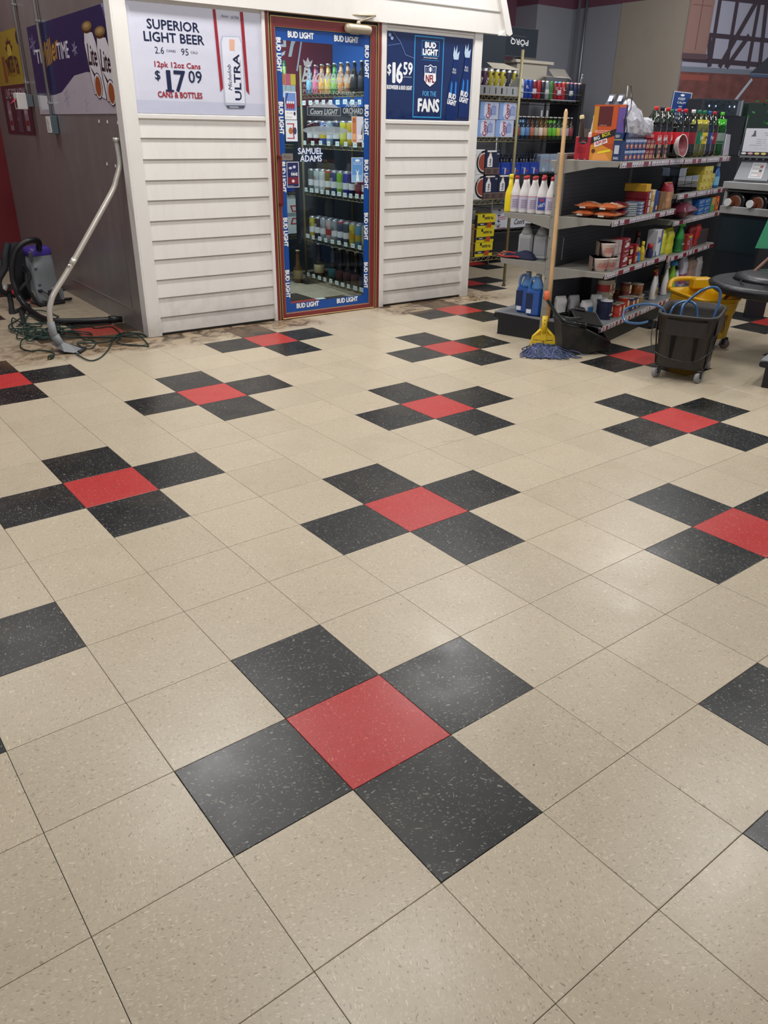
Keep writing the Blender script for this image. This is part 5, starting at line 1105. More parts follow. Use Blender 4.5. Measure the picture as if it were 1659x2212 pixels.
gplace(carton(.10, .05, .25, '#2f3038'), 'charcoal_bag', 'dark gray upright pack in shadow at the back of the bottom deck', 'box', .60, -.15, ZB)
def spray(x, y, label, lab='#b8a860', cap='#8a3020', h=.24, body='#d8d6d4', w=.09):
    t = thing('spray_bottle', label, 'bottle', G(x, y, ZB), TG); b = M(body, .3, coat=.2)
    MB().lathe([(w*.46, 0), (w*.5, .01), (w*.5, h*.30), (w*.40, h*.50), (w*.22, h*.70), (w*.20, h*.80)], b, 16, sy=.6).build('bottle', t)
    mb = MB(); mb.lathe([(w*.22, h*.79), (w*.22, h*.86), (w*.16, h*.90)], M(cap, .4), 12); mb.box(-w*.38, -w*.12, h*.88, w*.22, w*.12, h, M(cap, .4), b=.006).box(-w*.42, -.006, h*.92, -w*.36, .006, h*.96, M('#c8a020', .4)); mb.build('trigger', t)
    mb = MB(); p = Pr(mb, (0, -w*.302, 0), (1, 0, 0), (0, 0, 1)); p.ell(w*.08, h*.24, w*.28, h*.17, lab); p.ell(w*.1, h*.24, w*.18, h*.10, '#7a4a3a'); mb.build('label', t); return t
spray(1.22, -.40, 'white spray cleaner bottle with brown trigger, nearest of the three'); spray(1.36, -.36, 'white spray bottle with dark trigger and blue oval label', '#3a4a8a', '#26262a', .26); spray(1.49, -.40, 'white cleaner bottle with red oval label', '#c03a44', '#c8c8c8', .27)
t = neck_jug(.10, .08, .25, '#7aa82a', '#2a86c0', lab='#8ab83a', capr=.036); t.location = G(1.66, -.39, ZB); t.rotation_euler = (0, 0, TG); setl(t, 'lime green cleaner bottle with wide blue cap on the bottom deck', 'bottle')
t = neck_jug(.07, .05, .20, '#d0d2e0', '#26262a', lab='#6a6aa0'); t.location = G(1.79, -.39, ZB); t.rotation_euler = (0, 0, TG); setl(t, 'slim white bottle with violet label right of the lime cleaner', 'bottle')
t = neck_jug(.07, .05, .24, '#3a3a2a', '#1a1a1a', lab='#9a9a3a'); t.location = G(1.84, -.27, ZB); t.rotation_euler = (0, 0, TG); setl(t, 'dark olive bottle at the back of the bottom deck', 'bottle')
gplace(standing_bag(.12, .07, .25, '#c6c4d2', 44, ((.15, .4, '#9a4a7a'),)), 'pet_food_bag', 'white and violet pet food bag on the bottom deck', 'bag', 1.97, -.41, ZB)
gplace(standing_bag(.17, .09, .22, '#8f7468', 45, ((.3, .6, '#a08478'),)), 'snack_bag', 'clear bag with brown contents at the far end of the bottom deck', 'bag', 2.16, -.42, ZB); gplace(standing_bag(.13, .05, .21, '#a8a4a4', 46), 'snack_bag', 'crinkled clear bag, last on the bottom deck', 'bag', 2.33, -.43, ZB)
# --- far section shelves
ZA = .958; PANE = pane_material('clear_tray_plastic', '#e4e8ec', 2.2)
for k in range(3):
    for i in range(3 if k < 2 else 1):
        mb = MB(); c = PANE; mb.box(-.08, 0, 0, .08, .13, .002, c).box(-.08, 0, 0, .08, .002, .055, c).box(-.08, .128, 0, .08, .13, .055, c).box(-.08, 0, 0, -.078, .13, .055, c).box(.078, 0, 0, .08, .13, .055, c).box(-.086, -.006, .054, .086, .136, .058, c)
        gplace(mb, 'food_container', f'clear plastic food container, {ORD[i]} from the left in the {("bottom","middle","top")[k]} layer', 'container', 1.34+.17*i, -.44, ZA+.060*k)
for k in range(3):
    for i in range(3 - (k == 2)): gplace(carton(.11, .20, .058, ('#c8b84a', '#d0c052', '#c0b046')[i], lambda p, w, h: (p.rect(w*.35, h*.2, w*.7, h*.35, '#a84a2a'), p.rect(w*.05, h*.6, w*.9, h*.64, '#e8dc90'))), 'tea_box', f'yellow tea box, {ORD[i]} from the left in the {("bottom","middle","top")[k]} layer', 'box', 1.86+.115*i+.03*k, -.45, ZA+.059*k)
t = neck_jug(.09, .06, .20, '#1f66a8', '#b8c0cc', lab='#7ab8d8', capr=.020); t.location = G(2.31, -.42, ZA); t.rotation_euler = (0, 0, TG); setl(t, 'blue dish soap bottle with round white label at the far end', 'bottle')
ZC = .767
gplace(pillow_bag(.30, .20, .12, '#5e2436', 12, .014, 71, '#6a2c40', '#8a5a6a'), 'snack_bag', 'glossy dark maroon snack bag hanging over the rail of the far section', 'bag', 1.46, -.53, ZC+.003)
gplace(standing_bag(.13, .08, .135, '#8e8c88', 72), 'snack_bag', 'gray bag behind the maroon one', 'bag', 1.74, -.42, ZC)
for k in range(2):
    for i in range(2): gplace(carton(.155, .08, .058, '#1c58a0', lambda p, w, h: (p.text('HEFTY', w*.5, h*.65, w*.75, h*.35, '#c8d8ea', .05, .2, res=1), p.rect(w*.1, h*.12, w*.8, h*.25, '#6a9ac8'))), 'trash_bag_box', f'{("left","right")[i]} blue box in the {("lower","upper")[k]} row of the far section', 'box', 1.93+.16*i, -.455, ZC+.059*k)
gplace(carton(.10, .08, .115, '#5a9a5a', lambda p, w, h: p.rect(0, h*.5, w, h, '#c89a5a')), 'sponge_pack', 'green and tan pack right of the blue boxes', 'box', 2.26, -.455, ZC)
gplace(carton(.10, .08, .12, '#c84a1c', lambda p, w, h: (p.ring(w*.55, h*.5, w*.22, w*.36, '#e89a2a', 1.3), p.rect(w*.42, h*.4, w*.68, h*.6, '#22407a'))), 'detergent_box', 'orange detergent box with yellow ring at the shelf end', 'box', 2.38, -.455, ZC)
ZD = .498
gplace(standing_bag(.16, .08, .20, '#c8c42e', 81, ((.2, .5, '#d8d44a'),)), 'snack_bag', 'large bright yellow bag at the start of the far section', 'bag', 1.38, -.43, ZD)
t = neck_jug(.12, .07, .235, '#2a8a3a', '#4ab85a', lab='#1f6a34', labt='Gain', capr=.034); t.location = G(1.60, -.42, ZD); t.rotation_euler = (0, 0, TG); setl(t, 'green laundry detergent bottle with tall green cap', 'bottle')
gplace(carton(.14, .06, .12, '#a83430', lambda p, w, h: (p.text('Ca', w*.3, h*.5, w*.4, h*.3, WHT, .1, res=1), p.ring(w*.66, h*.4, w*.14, w*.22, '#7a8ab0', 1.6), p.rect(w*.2, h*.8, w*.8, h*.92, '#c8c43a'))), 'cleaner_pack', 'red pack with white letters right of the green detergent', 'box', 1.80, -.45, ZD)
for i in range(2): gplace(standing_bag(.13, .06, .17, ('#8a1c24', '#b82a1c')[i], 83+i), 'detergent_pouch', ('dark red', 'bright red-orange')[i]+' pouch in the far section above the bottom deck', 'bag', 1.98+.16*i, -.42, ZD)
for i in range(2): gplace(carton(.14, .1, .12, ('#3a3e48', '#4a3a3a')[i]), 'household_box', ('dark gray', 'dark brown')[i]+' box in shadow at the far end of the third shelf', 'box', 2.22+.15*i-.04, -.42, ZD)
# --- left-hand side of the shelving (items face the shelf end)
def fuel_bottle(body='#dcd9d8', capc='#a82a34', lab='#c6bfd0', h=.235, r=.036, txt=None, txc='#7a6a90'):
    t = thing('fuel_treatment_bottle', 'x', 'bottle'); b = M(body, .35)
    MB().lathe([(r*.94, 0), (r, .008), (r, h*.50), (r*.86, h*.60), (r*.42, h*.82), (r*.36, h-.018)], b, 16).build('bottle', t)
    MB().lathe([(r*.42, h-.020), (r*.40, h)], M(capc, .4), 12).build('cap', t)
    mb = MB(); mb.lathe([(r+.0006, h*.10), (r+.0006, h*.47)], M(lab, .4), 16, caps=False); mb.lathe([(r+.001, h*.455), (r+.001, h*.47)], M('#b86a7a', .4), 16, caps=False); p = Pr(mb, (0, -r-.002, 0), (1, 0, 0), (0, 0, 1))
    for k in range(5): p.rect(-r*.6, h*(.15+.05*k), r*.6, h*(.165+.05*k), txc, False)
    if txt: p.k = 3; p.rect(-r*.8, h*.12, r*.8, h*.45, '#2f4a98'); p.text(txt, 0, h*.25, r*1.3, h*.08, WHT, .35, res=1); p.rect(-r*.4, h*.36, r*.3, h*.42, '#b83a3a')
    mb.build('label', t); return t
fb = fuel_bottle(); fb2 = fuel_bottle(txt='HEET')
AE = TG-PI/2+.5
for i in range(5):
    y = .285-.068*i; lab = f'white bottle with red cap, {ORD[i]} from the yellow one in the front row'
    src = fb2 if i == 3 else fb
    if i == 0: fb.location = G(.05, y, .857); fb.rotation_euler = (0, 0, AE); fb['label'] = lab
    elif i == 3: fb2.location = G(.05, y, .857); fb2.rotation_euler = (0, 0, AE); fb2['label'] = 'white bottle with red cap and a blue label'
    else: dup(fb, G(.05, y, .857), AE, lab)
for i in range(5): dup(fb, G(.135, .245-.066*i, .857), AE+.1, f'white bottle with red cap in the second row, {ORD[i]} from the left')
for i in range(4): dup(fb, G(.30+.08*i, .20-.05*i, .857), AE, f'white red-capped bottle further back on the left shelf, {ORD[i]} from the near ones', 'red-capped bottles further back on the left shelf')
t = thing('oil_bottle', 'tall bright yellow bottle with long neck at the shelf corner', 'bottle', G(.045, .327, .857), AE)
MB().lathe([(.032, 0), (.034, .01), (.034, .10), (.030, .13), (.016, .17), (.013, .225)], M('#e8cf12', .35), 16).build('bottle', t); MB().lathe([(.0155, .215), (.0155, .238), (.013, .243)], M('#f0da20', .4), 12).build('cap', t)
mb = MB(); mb.box(.008, -.0352, .03, .030, -.030, .12, M('#b8a03a', .5)); mb.build('label', t)
# lower left shelf: gray jugs and a folded vest
for i in range(3):
    t = thing('antifreeze_jug', f'gray jug with molded shoulder, {ORD[i]} from the left on the lower left shelf', 'jug', G(.10+.03*i, .195-.105*i, .547), TG-PI/2+.2); g_ = M('#a3a5a8', .4)
    MB().box(-.05, -.035, 0, .05, .035, .17, g_, b=.012).lathe([(.046, .165), (.030, .20), (.016, .215)], g_, 12, sy=.75).build('jug', t); MB().lathe([(.02, .21), (.02, .235)], M('#8a8c90', .4), 12).build('cap', t); MB().box(-.038, -.037, .03, .038, -.034, .14, M('#8f9196', .5), b=.002).build('label', t)
t = thing('folded_vest', 'dark navy garment with bright red piping folded on the lower left shelf', 'clothing', G(.07, .235, .547), TG-PI/2+.1)
rnd = random.Random(4); n = 14; vs = []; fs = []
for i in range(n+1):
    for j in range(9):
        u, v = i/n, j/8; x = -.13+.27*u; y = -.05+.13*v; f = math.sin(PI*min(1, u*.9+.1))**.4*math.sin(PI*v)**.3 if 0 < v < 1 else 0
        vs.append((x, y, .004+(.035+.030*u+.012*math.sin(9*u+4*v))*f))
for i in range(n):
    for j in range(8): a = i*9+j; fs.append((a, a+9, a+10, a+1))
MB().add(vs, fs, M('#1c2240', .8, bump=.4, bs=60), True).build('cloth', t)
mb = MB().tube(spline([(-.125, -.045, .006), (-.13, -.056, .02), (-.08, -.058, .012), (.0, -.058, .018), (.03, -.055, .012)], 5), .005, M('#c0342c', .6), 6).tube(spline([(-.12, -.045, .03), (-.06, -.056, .045), (.0, -.056, .04)], 5), .004, M('#c0342c', .6), 6); mb.build('piping', t)
MB().tube([(-.085+.011*math.cos(a*PI/5), -.062, .036+.013*math.sin(a*PI/5)) for a in range(10)], .003, M('#b89a4a', .35, .6), 6, closed=True).build('ring', t)
# blue washer fluid jugs on the left deck
for i, (x, y) in enumerate(((.10, .165), (.045, .055))):
    t = thing('washer_fluid_jug', ('left', 'right')[i]+' blue washer fluid jug standing on the end deck', 'jug', G(x, y, .166), TG-PI/2+.15); bl_ = M('#174f9e', .25, coat=.3); clr = M('#4a86c8', .2, alpha=.75, coat=.3)
    MB().box(-.055, -.04, 0, .055, .04, .19, bl_, b=.014).lathe([(.050, .185), (.046, .205), (.022, .262), (.018, .275)], clr, 14, (.012, 0), sy=.75).build('jug', t)
    MB().tube(spline([(-.008, 0, .265), (-.036, 0, .255), (-.048, 0, .215), (-.046, 0, .18)], 5), .011, clr, 8).build('handle', t); MB().lathe([(.022, .27), (.021, .292)], M('#9ab0c8', .3, alpha=.8), 12, (.012, 0)).build('cap', t)
    mb = MB().box(-.056, -.0415, .05, -.005, -.039, .16, M('#15274e', .4)); mb.box(-.045, -.043, .02, -.01, -.0405, .048, M('#e2e4e8', .5)); mb.build('label', t)
# ================================================================== WIRE RACKS BEYOND THE COOLER
# rack 1: beside the cooler corner, faces -y, right front post at (4.936, 4.384)
t1 = thing('wire_rack', 'tall brass-colored wire rack of boxed beer beside the cooler corner', 'shelving', (4.33, 4.384, 0), 0)
for (x, y, top) in ((.606, 0, 2.0), (0, .6, 2.0), (.606, .6, 1.95)):
    MB().lathe([(.0135, 0), (.0135, top)], wire, 10, (x, y)).lathe([(.019, 0), (.019, .014)], M('#4a4a48', .6), 10, (x, y)).build('post', t1)
for z in (.300, .800, 1.315, 1.640): wire_shelf(t1, .606, .6, z, wire, .036, pitch=.033)
def coors(p, w, h):
    p.rect(w*.0, 0, w, h, '#b3bcd6'); p.poly([(0, 0), (w*.28, 0), (w*.22, h), (0, h)], '#7f9fd6'); p.poly([(w*.2, h*.2), (w*.5, h*.1), (w*.55, h*.9), (w*.2, h*.8)], '#ccd3e6'); p.poly([(w*.6, h*.25), (w*.85, h*.25), (w*.85, h*.75), (w*.72, h*.9), (w*.6, h*.7)], '#8d9cc8')
    p.frame(w*.60, h*.28, w*.86, h*.74, .004, M('#6a7bb0', .4)); p.text('Coors', w*.42, h*.48, h*.84, w*.20, '#a02038', PI/2, .25, bold=.0022); p.text('LIGHT', w*.575, h*.42, h*.46, w*.07, '#3a4a80', PI/2, bold=.001)
for k in range(2):
    for i, x in enumerate((.115, .31, .505)):
        if i == 0: continue
    for i, x in enumerate((.255, .490)):
        gx = 4.33+x-(.03 if k == 0 else 0)+.005
        place(carton(.218, .30, .135, '#b3bcd6', coors), 'beer_case', f'light blue and white beer case, {("lower","upper")[k]} {("left","right")[i]} of four on the brass rack', 'box', (gx, 4.392, 1.318+.138*k), 0)
place(carton(.10, .30, .27, '#9a9ba6', lambda p, w, h: p.ring(w*.2, h*.6, w*.14, w*.22, '#7a2a34')), 'beer_case', 'gray case half hidden by the cooler corner post on the brass rack', 'box', (4.405, 4.40, 1.318), 0)
# slim energy cans in a clear tray, two purple ones and the rest yellow
for i in range(7):
    if i == 7: break
    c, d = (('#5a2f58', 'purple'), ('#5a2f58', 'purple'), ('#b0a42c', 'yellow'), ('#b0a42c', 'yellow'), ('#a89c2a', 'yellow'), ('#33313a', 'black and yellow'), ('#8f8628', 'olive yellow'))[i]
    mb = MB(); m_ = M(c, .3, .2); dk = M('#2a2a2e', .35); lt = M('#c8c6b8', .35)
    mb.lathe([(.026, 0), (.031, .01), (.031, .18), (.026, .192), (.026, .197)], m_, 12, mats=[alu, m_, alu, alu]); p = Pr(mb, (0, -.0316, 0), (1, 0, 0), (0, 0, 1))
    p.poly([(-.022, .02), (-.012, .02), (.022, .13), (.014, .15)], dk); p.ell(.004, .160, .016, .011, dk, 10); p.text('ENERGY' if i > 1 else 'FUZE', 0, .085, .10, .020, lt, 1.15, res=1, bold=.001)
    place(mb, 'energy_can', f'slim {d} can, {ORD[i]} from the cooler in the clear tray', 'can', (4.462+.072*i, 4.425, 1.643), 0)
for i in range(7):
    meshcopy([o for o in bpy.data.objects if o.name.startswith('energy_can')][min(i, 3)], (4.455+.072*i, 4.50, 1.643), 0, f'slim can in the back row of the clear tray, {ORD[i]} from the cooler', 'back row of slim cans in the clear tray')
mb = MB(); clr = M('#b0b3b6', .2, alpha=.62, coat=.4); mb.box(4.34, 4.388, 1.643, 4.925, 4.3905, 1.715, clr)
for i in range(8): mb.box(4.36+.07*i, 4.387, 1.655, 4.364+.07*i+.008*(i % 3), 4.388, 1.70, M('#26262a', .5))
mb.add([(4.80, 4.389, 1.715), (4.925, 4.389, 1.715), (4.925, 4.389, 1.83), (4.90, 4.389, 1.80)], [(0, 1, 2, 3), (3, 2, 1, 0)], clr)
place(mb, 'clear_tray', 'clear plastic divider tray holding the slim cans on the brass rack', 'tray', (0, 0, 0), 0)
mb = MB(); mb.box(4.60, 4.40, 1.845, 4.935, 4.75, 1.85, M('#ddd8cc', .5)).add([(4.60, 4.40, 1.85), (4.935, 4.40, 1.85), (4.935, 4.60, 1.905), (4.72, 4.60, 1.905)], [(0, 1, 2, 3), (3, 2, 1, 0)], M('#e2ddd0', .5)); place(mb, 'carton_flap', 'open cream carton flap lying over the yellow cans', 'cardboard', (0, 0, 0), 0)
# white stag-circle cases on the shelf below
def lite_case(p, w, h):
    p.ell(w*.98, h*.5, w*.62, h*.47, '#17181c', 28, PI*.5, PI*1.5); p.ell(w*.98, h*.5, w*.50, h*.38, '#dcdad8', 24, PI*.5, PI*1.5); p.ell(w*.98, h*.5, w*.46, h*.34, '#8f4334', 24, PI*.5, PI*1.5); p.text('A FINE', w*.60, h*.80, w*.3, h*.07, WHT, .75, res=1)
    for k in range(9): p.ell(w*(.28-.06*math.sin(PI*k/8)), h*(.14+.08*k), w*.035, h*.045, '#a09668', 6); p.k -= 1
for k in range(2):
    place(carton(.155, .30, .205, '#d6d5da', lite_case), 'beer_case', f'white beer case with a large red circle, {("lower","upper")[k]} of two by the cooler corner', 'box', (4.497, 4.395, .803+.207*k), 0)
for n_, (k, x) in enumerate(((0, .355), (0, .535), (1, .355))):
    T_ = (4.33+x-.01, 4.395, .803+.207*k); t = thing('bottle_carrier', ('left lower navy carton with a white bottle print, on a brown tray', 'right lower navy carton with a white bottle print, on a brown tray', 'upper navy carton with a white bottle print, on a brown tray')[n_], 'box', T_, 0)
    def lc(p, w, h):
        p.text('', 0, 0, 1, 1, WHT) if False else None
        p.poly([(w*.12, h*.32), (w*.50, h*.32), (w*.48, h*.66), (w*.40, h*.78), (w*.38, h*.88), (w*.24, h*.88), (w*.22, h*.78), (w*.12, h*.66)], '#dedde0'); p.poly([(w*.24, h*.86), (w*.38, h*.86), (w*.37, h*.93), (w*.25, h*.93)], '#a08c58'); p.rect(w*.08, h*.93, w*.75, h*.99, '#e0e0e4'); p.text('Lite', w*.31, h*.52, h*.26, w*.16, '#17181c', PI/2, bold=.001); p.rect(w*.78, h*.82, w*.95, h*.88, '#8f8f94')
    carton(.172, .28, .20, '#1c2340', lc).build('carton', t); mb = MB().box(-.088, -.006, 0, .088, .28, .055, M('#5c4a44', .6), b=.002); p = Pr(mb, (-.084, -.0063, 0), (1, 0, 0), (0, 0, 1)); p.rect(.014, .010, .060, .046, '#463a3c'); p.rect(.098, .010, .144, .046, '#463a3c'); mb.build('tray', t)
# yellow tea cases and the brown shipping box on the lowest shelf
def tea_case(p, w, h):
    p.rect(0, 0, w, h, '#c6b81c'); p.text('TWISTED TEA', w*.62, h*.72, w*.52, h*.18, '#22222c', 0, 0, bold=.0014, arc=-1.2); p.rect(0, h*.20, w, h*.40, '#1e2032'); p.rect(w*.16, h*.26, w*.36, h*.33, '#b8b8bc'); p.rect(w*.26, h*.78, w*.36, h*.98, '#1e2032')
    p.poly([(w*.55, h*.04), (w*.78, h*.04), (w*.82, h*.30), (w*.72, h*.46), (w*.64, h*.34), (w*.58, h*.44), (w*.54, h*.2)], '#a8442a'); p.ell(w*.50, h*.14, w*.05, h*.10, '#7a7a20')
for k in range(3): place(carton(.225, .25, .122, '#c6b81c', tea_case, side='#3c3e44'), 'beer_case', f'yellow iced tea case, {("bottom","middle","top")[k]} of the stack of three', 'box', (4.60+.005*k+.045, 4.40, .303+.124*k), 0)
def abox(p, w, h): p.text('A', w*.65, h*.42, w*.3, h*.09, '#3a2c24'); p.text('12', w*.55, h*.12, w*.6, h*.10, '#3a2c24'); p.rect(w*.2, h*.86, w*.9, h*.88, '#5a4434')
place(carton(.13, .30, .29, '#7d6047', abox), 'shipping_box', 'brown cardboard box printed A 12 left of the yellow cases', 'box', (4.455, 4.41, .303), 0)
place(carton(.09, .2, .17, '#b8a81e', lambda p, w, h: p.rect(0, h*.2, w, h*.4, '#1e2032')), 'beer_case', 'yellow case on top of the brown box by the corner post', 'box', (4.43, 4.42, .595), 0)
place(long_bottle('#4a4a50', '#77787e', h=.17, r=.03), 'bottle', 'gray bottle between the corner post and the yellow cases', 'bottle', (4.515, 4.45, .595), 0)
# brand display panels over the rack
def porq(p, w, h):
    p.frame(0, 0, w, h, .006, M('#4a5058', .4)); p.text('PÖRQ', w*.50, h*.50, w*.48, h*.26, WHT, PI, bold=.0018); p.text('artisanal crisps and snacks', w*.50, h*.70, w*.36, h*.022, '#a8aeb6', PI, res=1)
t = thing('sign_board', 'dark sign board with upside-down white letters standing over the racks', 'sign', (5.83, 5.56, 2.049), rad(0)); t.scale = (1.12, 1, 1.03)
mb = MB().box(0, 0, 0.015, .49, .02, .275, M('#222b36', .4)); porq(Pr(mb, (0, -.0005, .015), (1, 0, 0), (0, 0, 1)), .49, .26); mb.build('board', t)
MB().box(.30, .0, -.003, .47, .10, .016, M('#6a6558', .5)).build('bracket', t)
t = thing('sign_board', 'dark panel with faint vertical letters behind the slim cans, next to the cooler corner', 'sign', (4.76, 4.94, 1.70), rad(0))
mb = MB().box(0, 0, 0, .52, .02, .46, M('#232c36', .45)); Pr(mb, (0, -.0005, 0), (1, 0, 0), (0, 0, 1)).text('PÖRQ', .20, .26, .30, .045, '#a8aeb6', -PI/2, bold=.001)
mb.add([(-.02, -.0008, 0), (.52, -.0008, 0), (.52, -.0008, .11), (.30, -.0008, .10), (-.02, -.0008, .03)], [(0, 1, 2, 3, 4)], M('#57564c', .6)); mb.build('board', t)
# rack R: further back, faces -y
tR = thing('wire_rack', 'dark wire rack of cans and bottles against the back wall', 'shelving', (5.79, 5.48, 0), 0)
for (x, y) in ((0, 0), (1.33, 0), (0, .55), (1.33, .55), (.62, .55)):
    MB().lathe([(.0125, 0), (.0125, 1.80)], steel if (x, y) == (0, 0) else wired, 10, (x, y)).build('post', tR)
for z in (.36, .93, 1.285, 1.675): wire_shelf(tR, 1.33, .55, z, wired, .030, pitch=.05)
MB().box(1.345, .05, 0, 1.42, .5, 1.86, M('#2c303a', .5), b=.004).build('side_upright', tR)
def RR(x, d, z): return Vector((5.79+x, 5.48+d, z))
top = [('#c9ccd4', 'white and navy', 'Fizz', '#2a3a6a'), ('#1d3f98', 'blue', 'BL', '#e2e2e8'), ('#1d3f98', 'blue', None, 0), ('#7a2430', 'wine red', None, 0), ('#a8242e', 'red', None, 0), ('#2a2a34', 'black', None, 0), ('#8a909a', 'silver', None, 0), ('#3f7a3c', 'green', None, 0),
       ('#8a1f30', 'maroon', 'ICE', '#d8d8e0'), ('#a02030', 'crimson', 'Y', '#e2e2e8'), ('#b02a34', 'red-orange', 'L', '#e2e2e8'), ('#2e3038', 'black and white', None, 0), ('#232c52', 'navy', None, 0), ('#232c52', 'dark navy', None, 0), ('#22242c', 'black round-label', None, 0)]
for i, (c, d, tx, tc_) in enumerate(top):
    tp = (None, '#3a7ad0', '#3a7ad0', None, '#c03a44', None, None, '#4a8a44', '#8ac0e8', '#8ac0e8', '#f0a060', '#e0b0b0', '#d86a9a', '#e2a8c0', '#e0c0c0')[i]
    place(can(c, c if i % 3 else '#d0d2d8', tx, .033, .185, tc_ or '#eee', tp), 'tall_can', f'tall {d} can, {ORD[i]} from the left on top of the dark rack', 'can', RR(.36+.067*i, .05, 1.678), 0)
mb = MB().tube([(.33, .012, 1.74), (1.32, .012, 1.74)], .003, M('#c8ccd0', .3, .6), 6).box(.80, .005, 1.668, 1.22, .008, 1.684, M('#c8d0d8', .3)); mb.build('front_bar', tR)
mid = [('#2a3a52', '#8a4a34', 'dark blue'), ('#22344e', '#6fa0c8', 'light blue label'), ('#26344a', '#5a80b8', 'blue'), ('#4a2c24', '#b07058', 'copper'), ('#3a3230', '#a8a49a', 'gray label'), ('#5c4420', '#d8cabc', 'amber'), ('#5c4420', '#c8a080', 'amber'), ('#2c3c24', '#62b030', 'bright green label'), ('#2c4426', '#6ab83a', 'green label'),
       ('#2e4430', '#c2b84a', 'green with yellow label'), ('#34482e', '#b8a8b0', 'olive'), ('#2e3c2a', '#a89aa8', 'dark green'), ('#3a2c28', '#8a3a44', 'brown')]
for i, (g, l, d) in enumerate(mid):
    for r_ in range(2):
        if r_ == 0: src = place(long_bottle(g, l, h=.225, r=.032, lab2=l if i in (1, 7, 8) else None), 'beer_bottle', f'{d} beer bottle, {ORD[i]} on the middle shelf of the dark rack', 'bottle', RR(.36+.073*i, .05, 1.288), 0)
        else: meshcopy(src, RR(.39+.073*i, .12, 1.288), 0, f'{d} beer bottle, {ORD[i]} in the second row of the dark rack')
for i in range(2):
    place(MB().box(-.012, -.003, 0, .012, 0, .06, M('#b8bcc0', .5)), 'shelf_card', f'small upright {("left","right")[i]} price card on the middle shelf of the dark rack', 'card', RR(.70+.09*i, .03, 1.515), 0)
# blue bottle carriers, clear-wrapped packs and cases lower down
def blc(p, w, h): p.rect(0, 0, w, h*.62, '#1c3fa8'); p.poly([(w*.38, 0), (w*.50, 0), (w*.56, h*.52), (w*.48, h*.56), (w*.36, h*.5)], '#b8bcc6'); p.ell(w*.72, h*.28, w*.10, h*.12, '#a03a2c'); p.text('BUD', w*.3, h*.54, w*.3, h*.08, '#c8d0e2', res=1)
for i in range(5):
    x = .06+.155*i; t = thing('bottle_carrier', f'bright blue bottle carrier, {ORD[i]} from the left on the lower shelf of the dark rack', 'box', RR(x, .04, .932), 0)
    mb = carton(.145, .14, .12, '#1a3a9c', blc); mb.add([(-.072, .07, .12), (.072, .07, .12), (.03, .07, .17), (-.03, .07, .17)], [(0, 1, 2, 3), (3, 2, 1, 0)], M('#1c3fa8', .45)); mb.build('carrier', t)
    for q in (-.045, 0, .045): long_bottle('#1a2030', '#2a3f80', r=.02, h=.20, cap='#20305a').build('bottle', t).location = (q, .035, 0.004)
for i in range(3):
    t = thing('wrapped_pack', f'clear-wrapped pack of light blue beer, {ORD[i]} from the left on the lower shelf', 'pack', RR(.86+.16*i, .04, .932), 0)
    mb = carton(.15, .14, .20, '#7890ae', lambda p, w, h: (p.text('Coors', w*.5, h*.68, w*.7, h*.18, '#a03044', .08, .2, bold=.0008, res=1), p.text('LIGHT', w*.5, h*.50, w*.4, h*.08, '#3a4a80', res=1), p.ell(w*.3, h*.2, w*.15, h*.12, '#b8c4d8')), b=.02); mb.build('pack', t)
    MB().box(-.077, -.003, -.0, .077, .143, .205, M('#c8d0d8', .15, alpha=.25, coat=.5), b=.02).build('film', t)
for i in range(4): place(carton(.15, .16, .12, '#5f86a8', lambda p, w, h: p.rect(w*.1, h*.3, w*.9, h*.5, '#8fb0cc')), 'beer_case', f'pale blue case, {ORD[i]} from the left just above the white bottles', 'box', RR(.42+.16*i, .06, .60), 0)
MB().box(.0, 0, .59, 1.33, .5, .6, M('#4b4c4c', .5)).build('wire_shelf', tR)
def ucase(p, w, h):
    p.frame(w*.16, h*.32, w*.44, h*.80, .004, M('#8f93a0', .4)); p.text('ULTRA', w*.42, h*.42, w*.30, h*.14, '#8a9098', bold=.001, res=1)
    for s in (1, -1): p.poly([(w*.34, h*(.5+s*.44)), (w*.82, h*(.5+s*.44)), (w*.80, h*(.5+s*.38)), (w*.38, h*(.5+s*.38))], '#a83a40')
    p.poly([(w*.36, h*.65), (w*.5, h*.66), (w*.5, h*.72), (w*.38, h*.86)], '#22242c'); p.poly([(w*.36, h*.14), (w*.5, h*.25), (w*.5, h*.32), (w*.34, h*.28)], '#22242c')
for k in range(2): place(carton(.30, .36, .115, '#c2c6d4', ucase), 'beer_case', f'{("lower","upper")[k]} white beer case with red stripes seen through the brass rack', 'box', RR(.19, .04, .363+.116*k), 0)
place(carton(.34, .36, .115, '#c8ccd8', lambda p, w, h: p.text('Coors', w*.42, h*.55, w*.5, h*.5, '#3a2230', 0, .25, bold=.002)), 'beer_case', 'white case with dark red script just behind the gray jugs', 'box', RR(.535, .04, .363), 0)
mb = MB().box(0, .02, .0, 1.33, .5, .26, M('#16181e', .6), b=.01); place(mb, 'storage_tote', 'low black storage bin under the dark rack', 'bin', (5.92, 5.52, .06), 0)
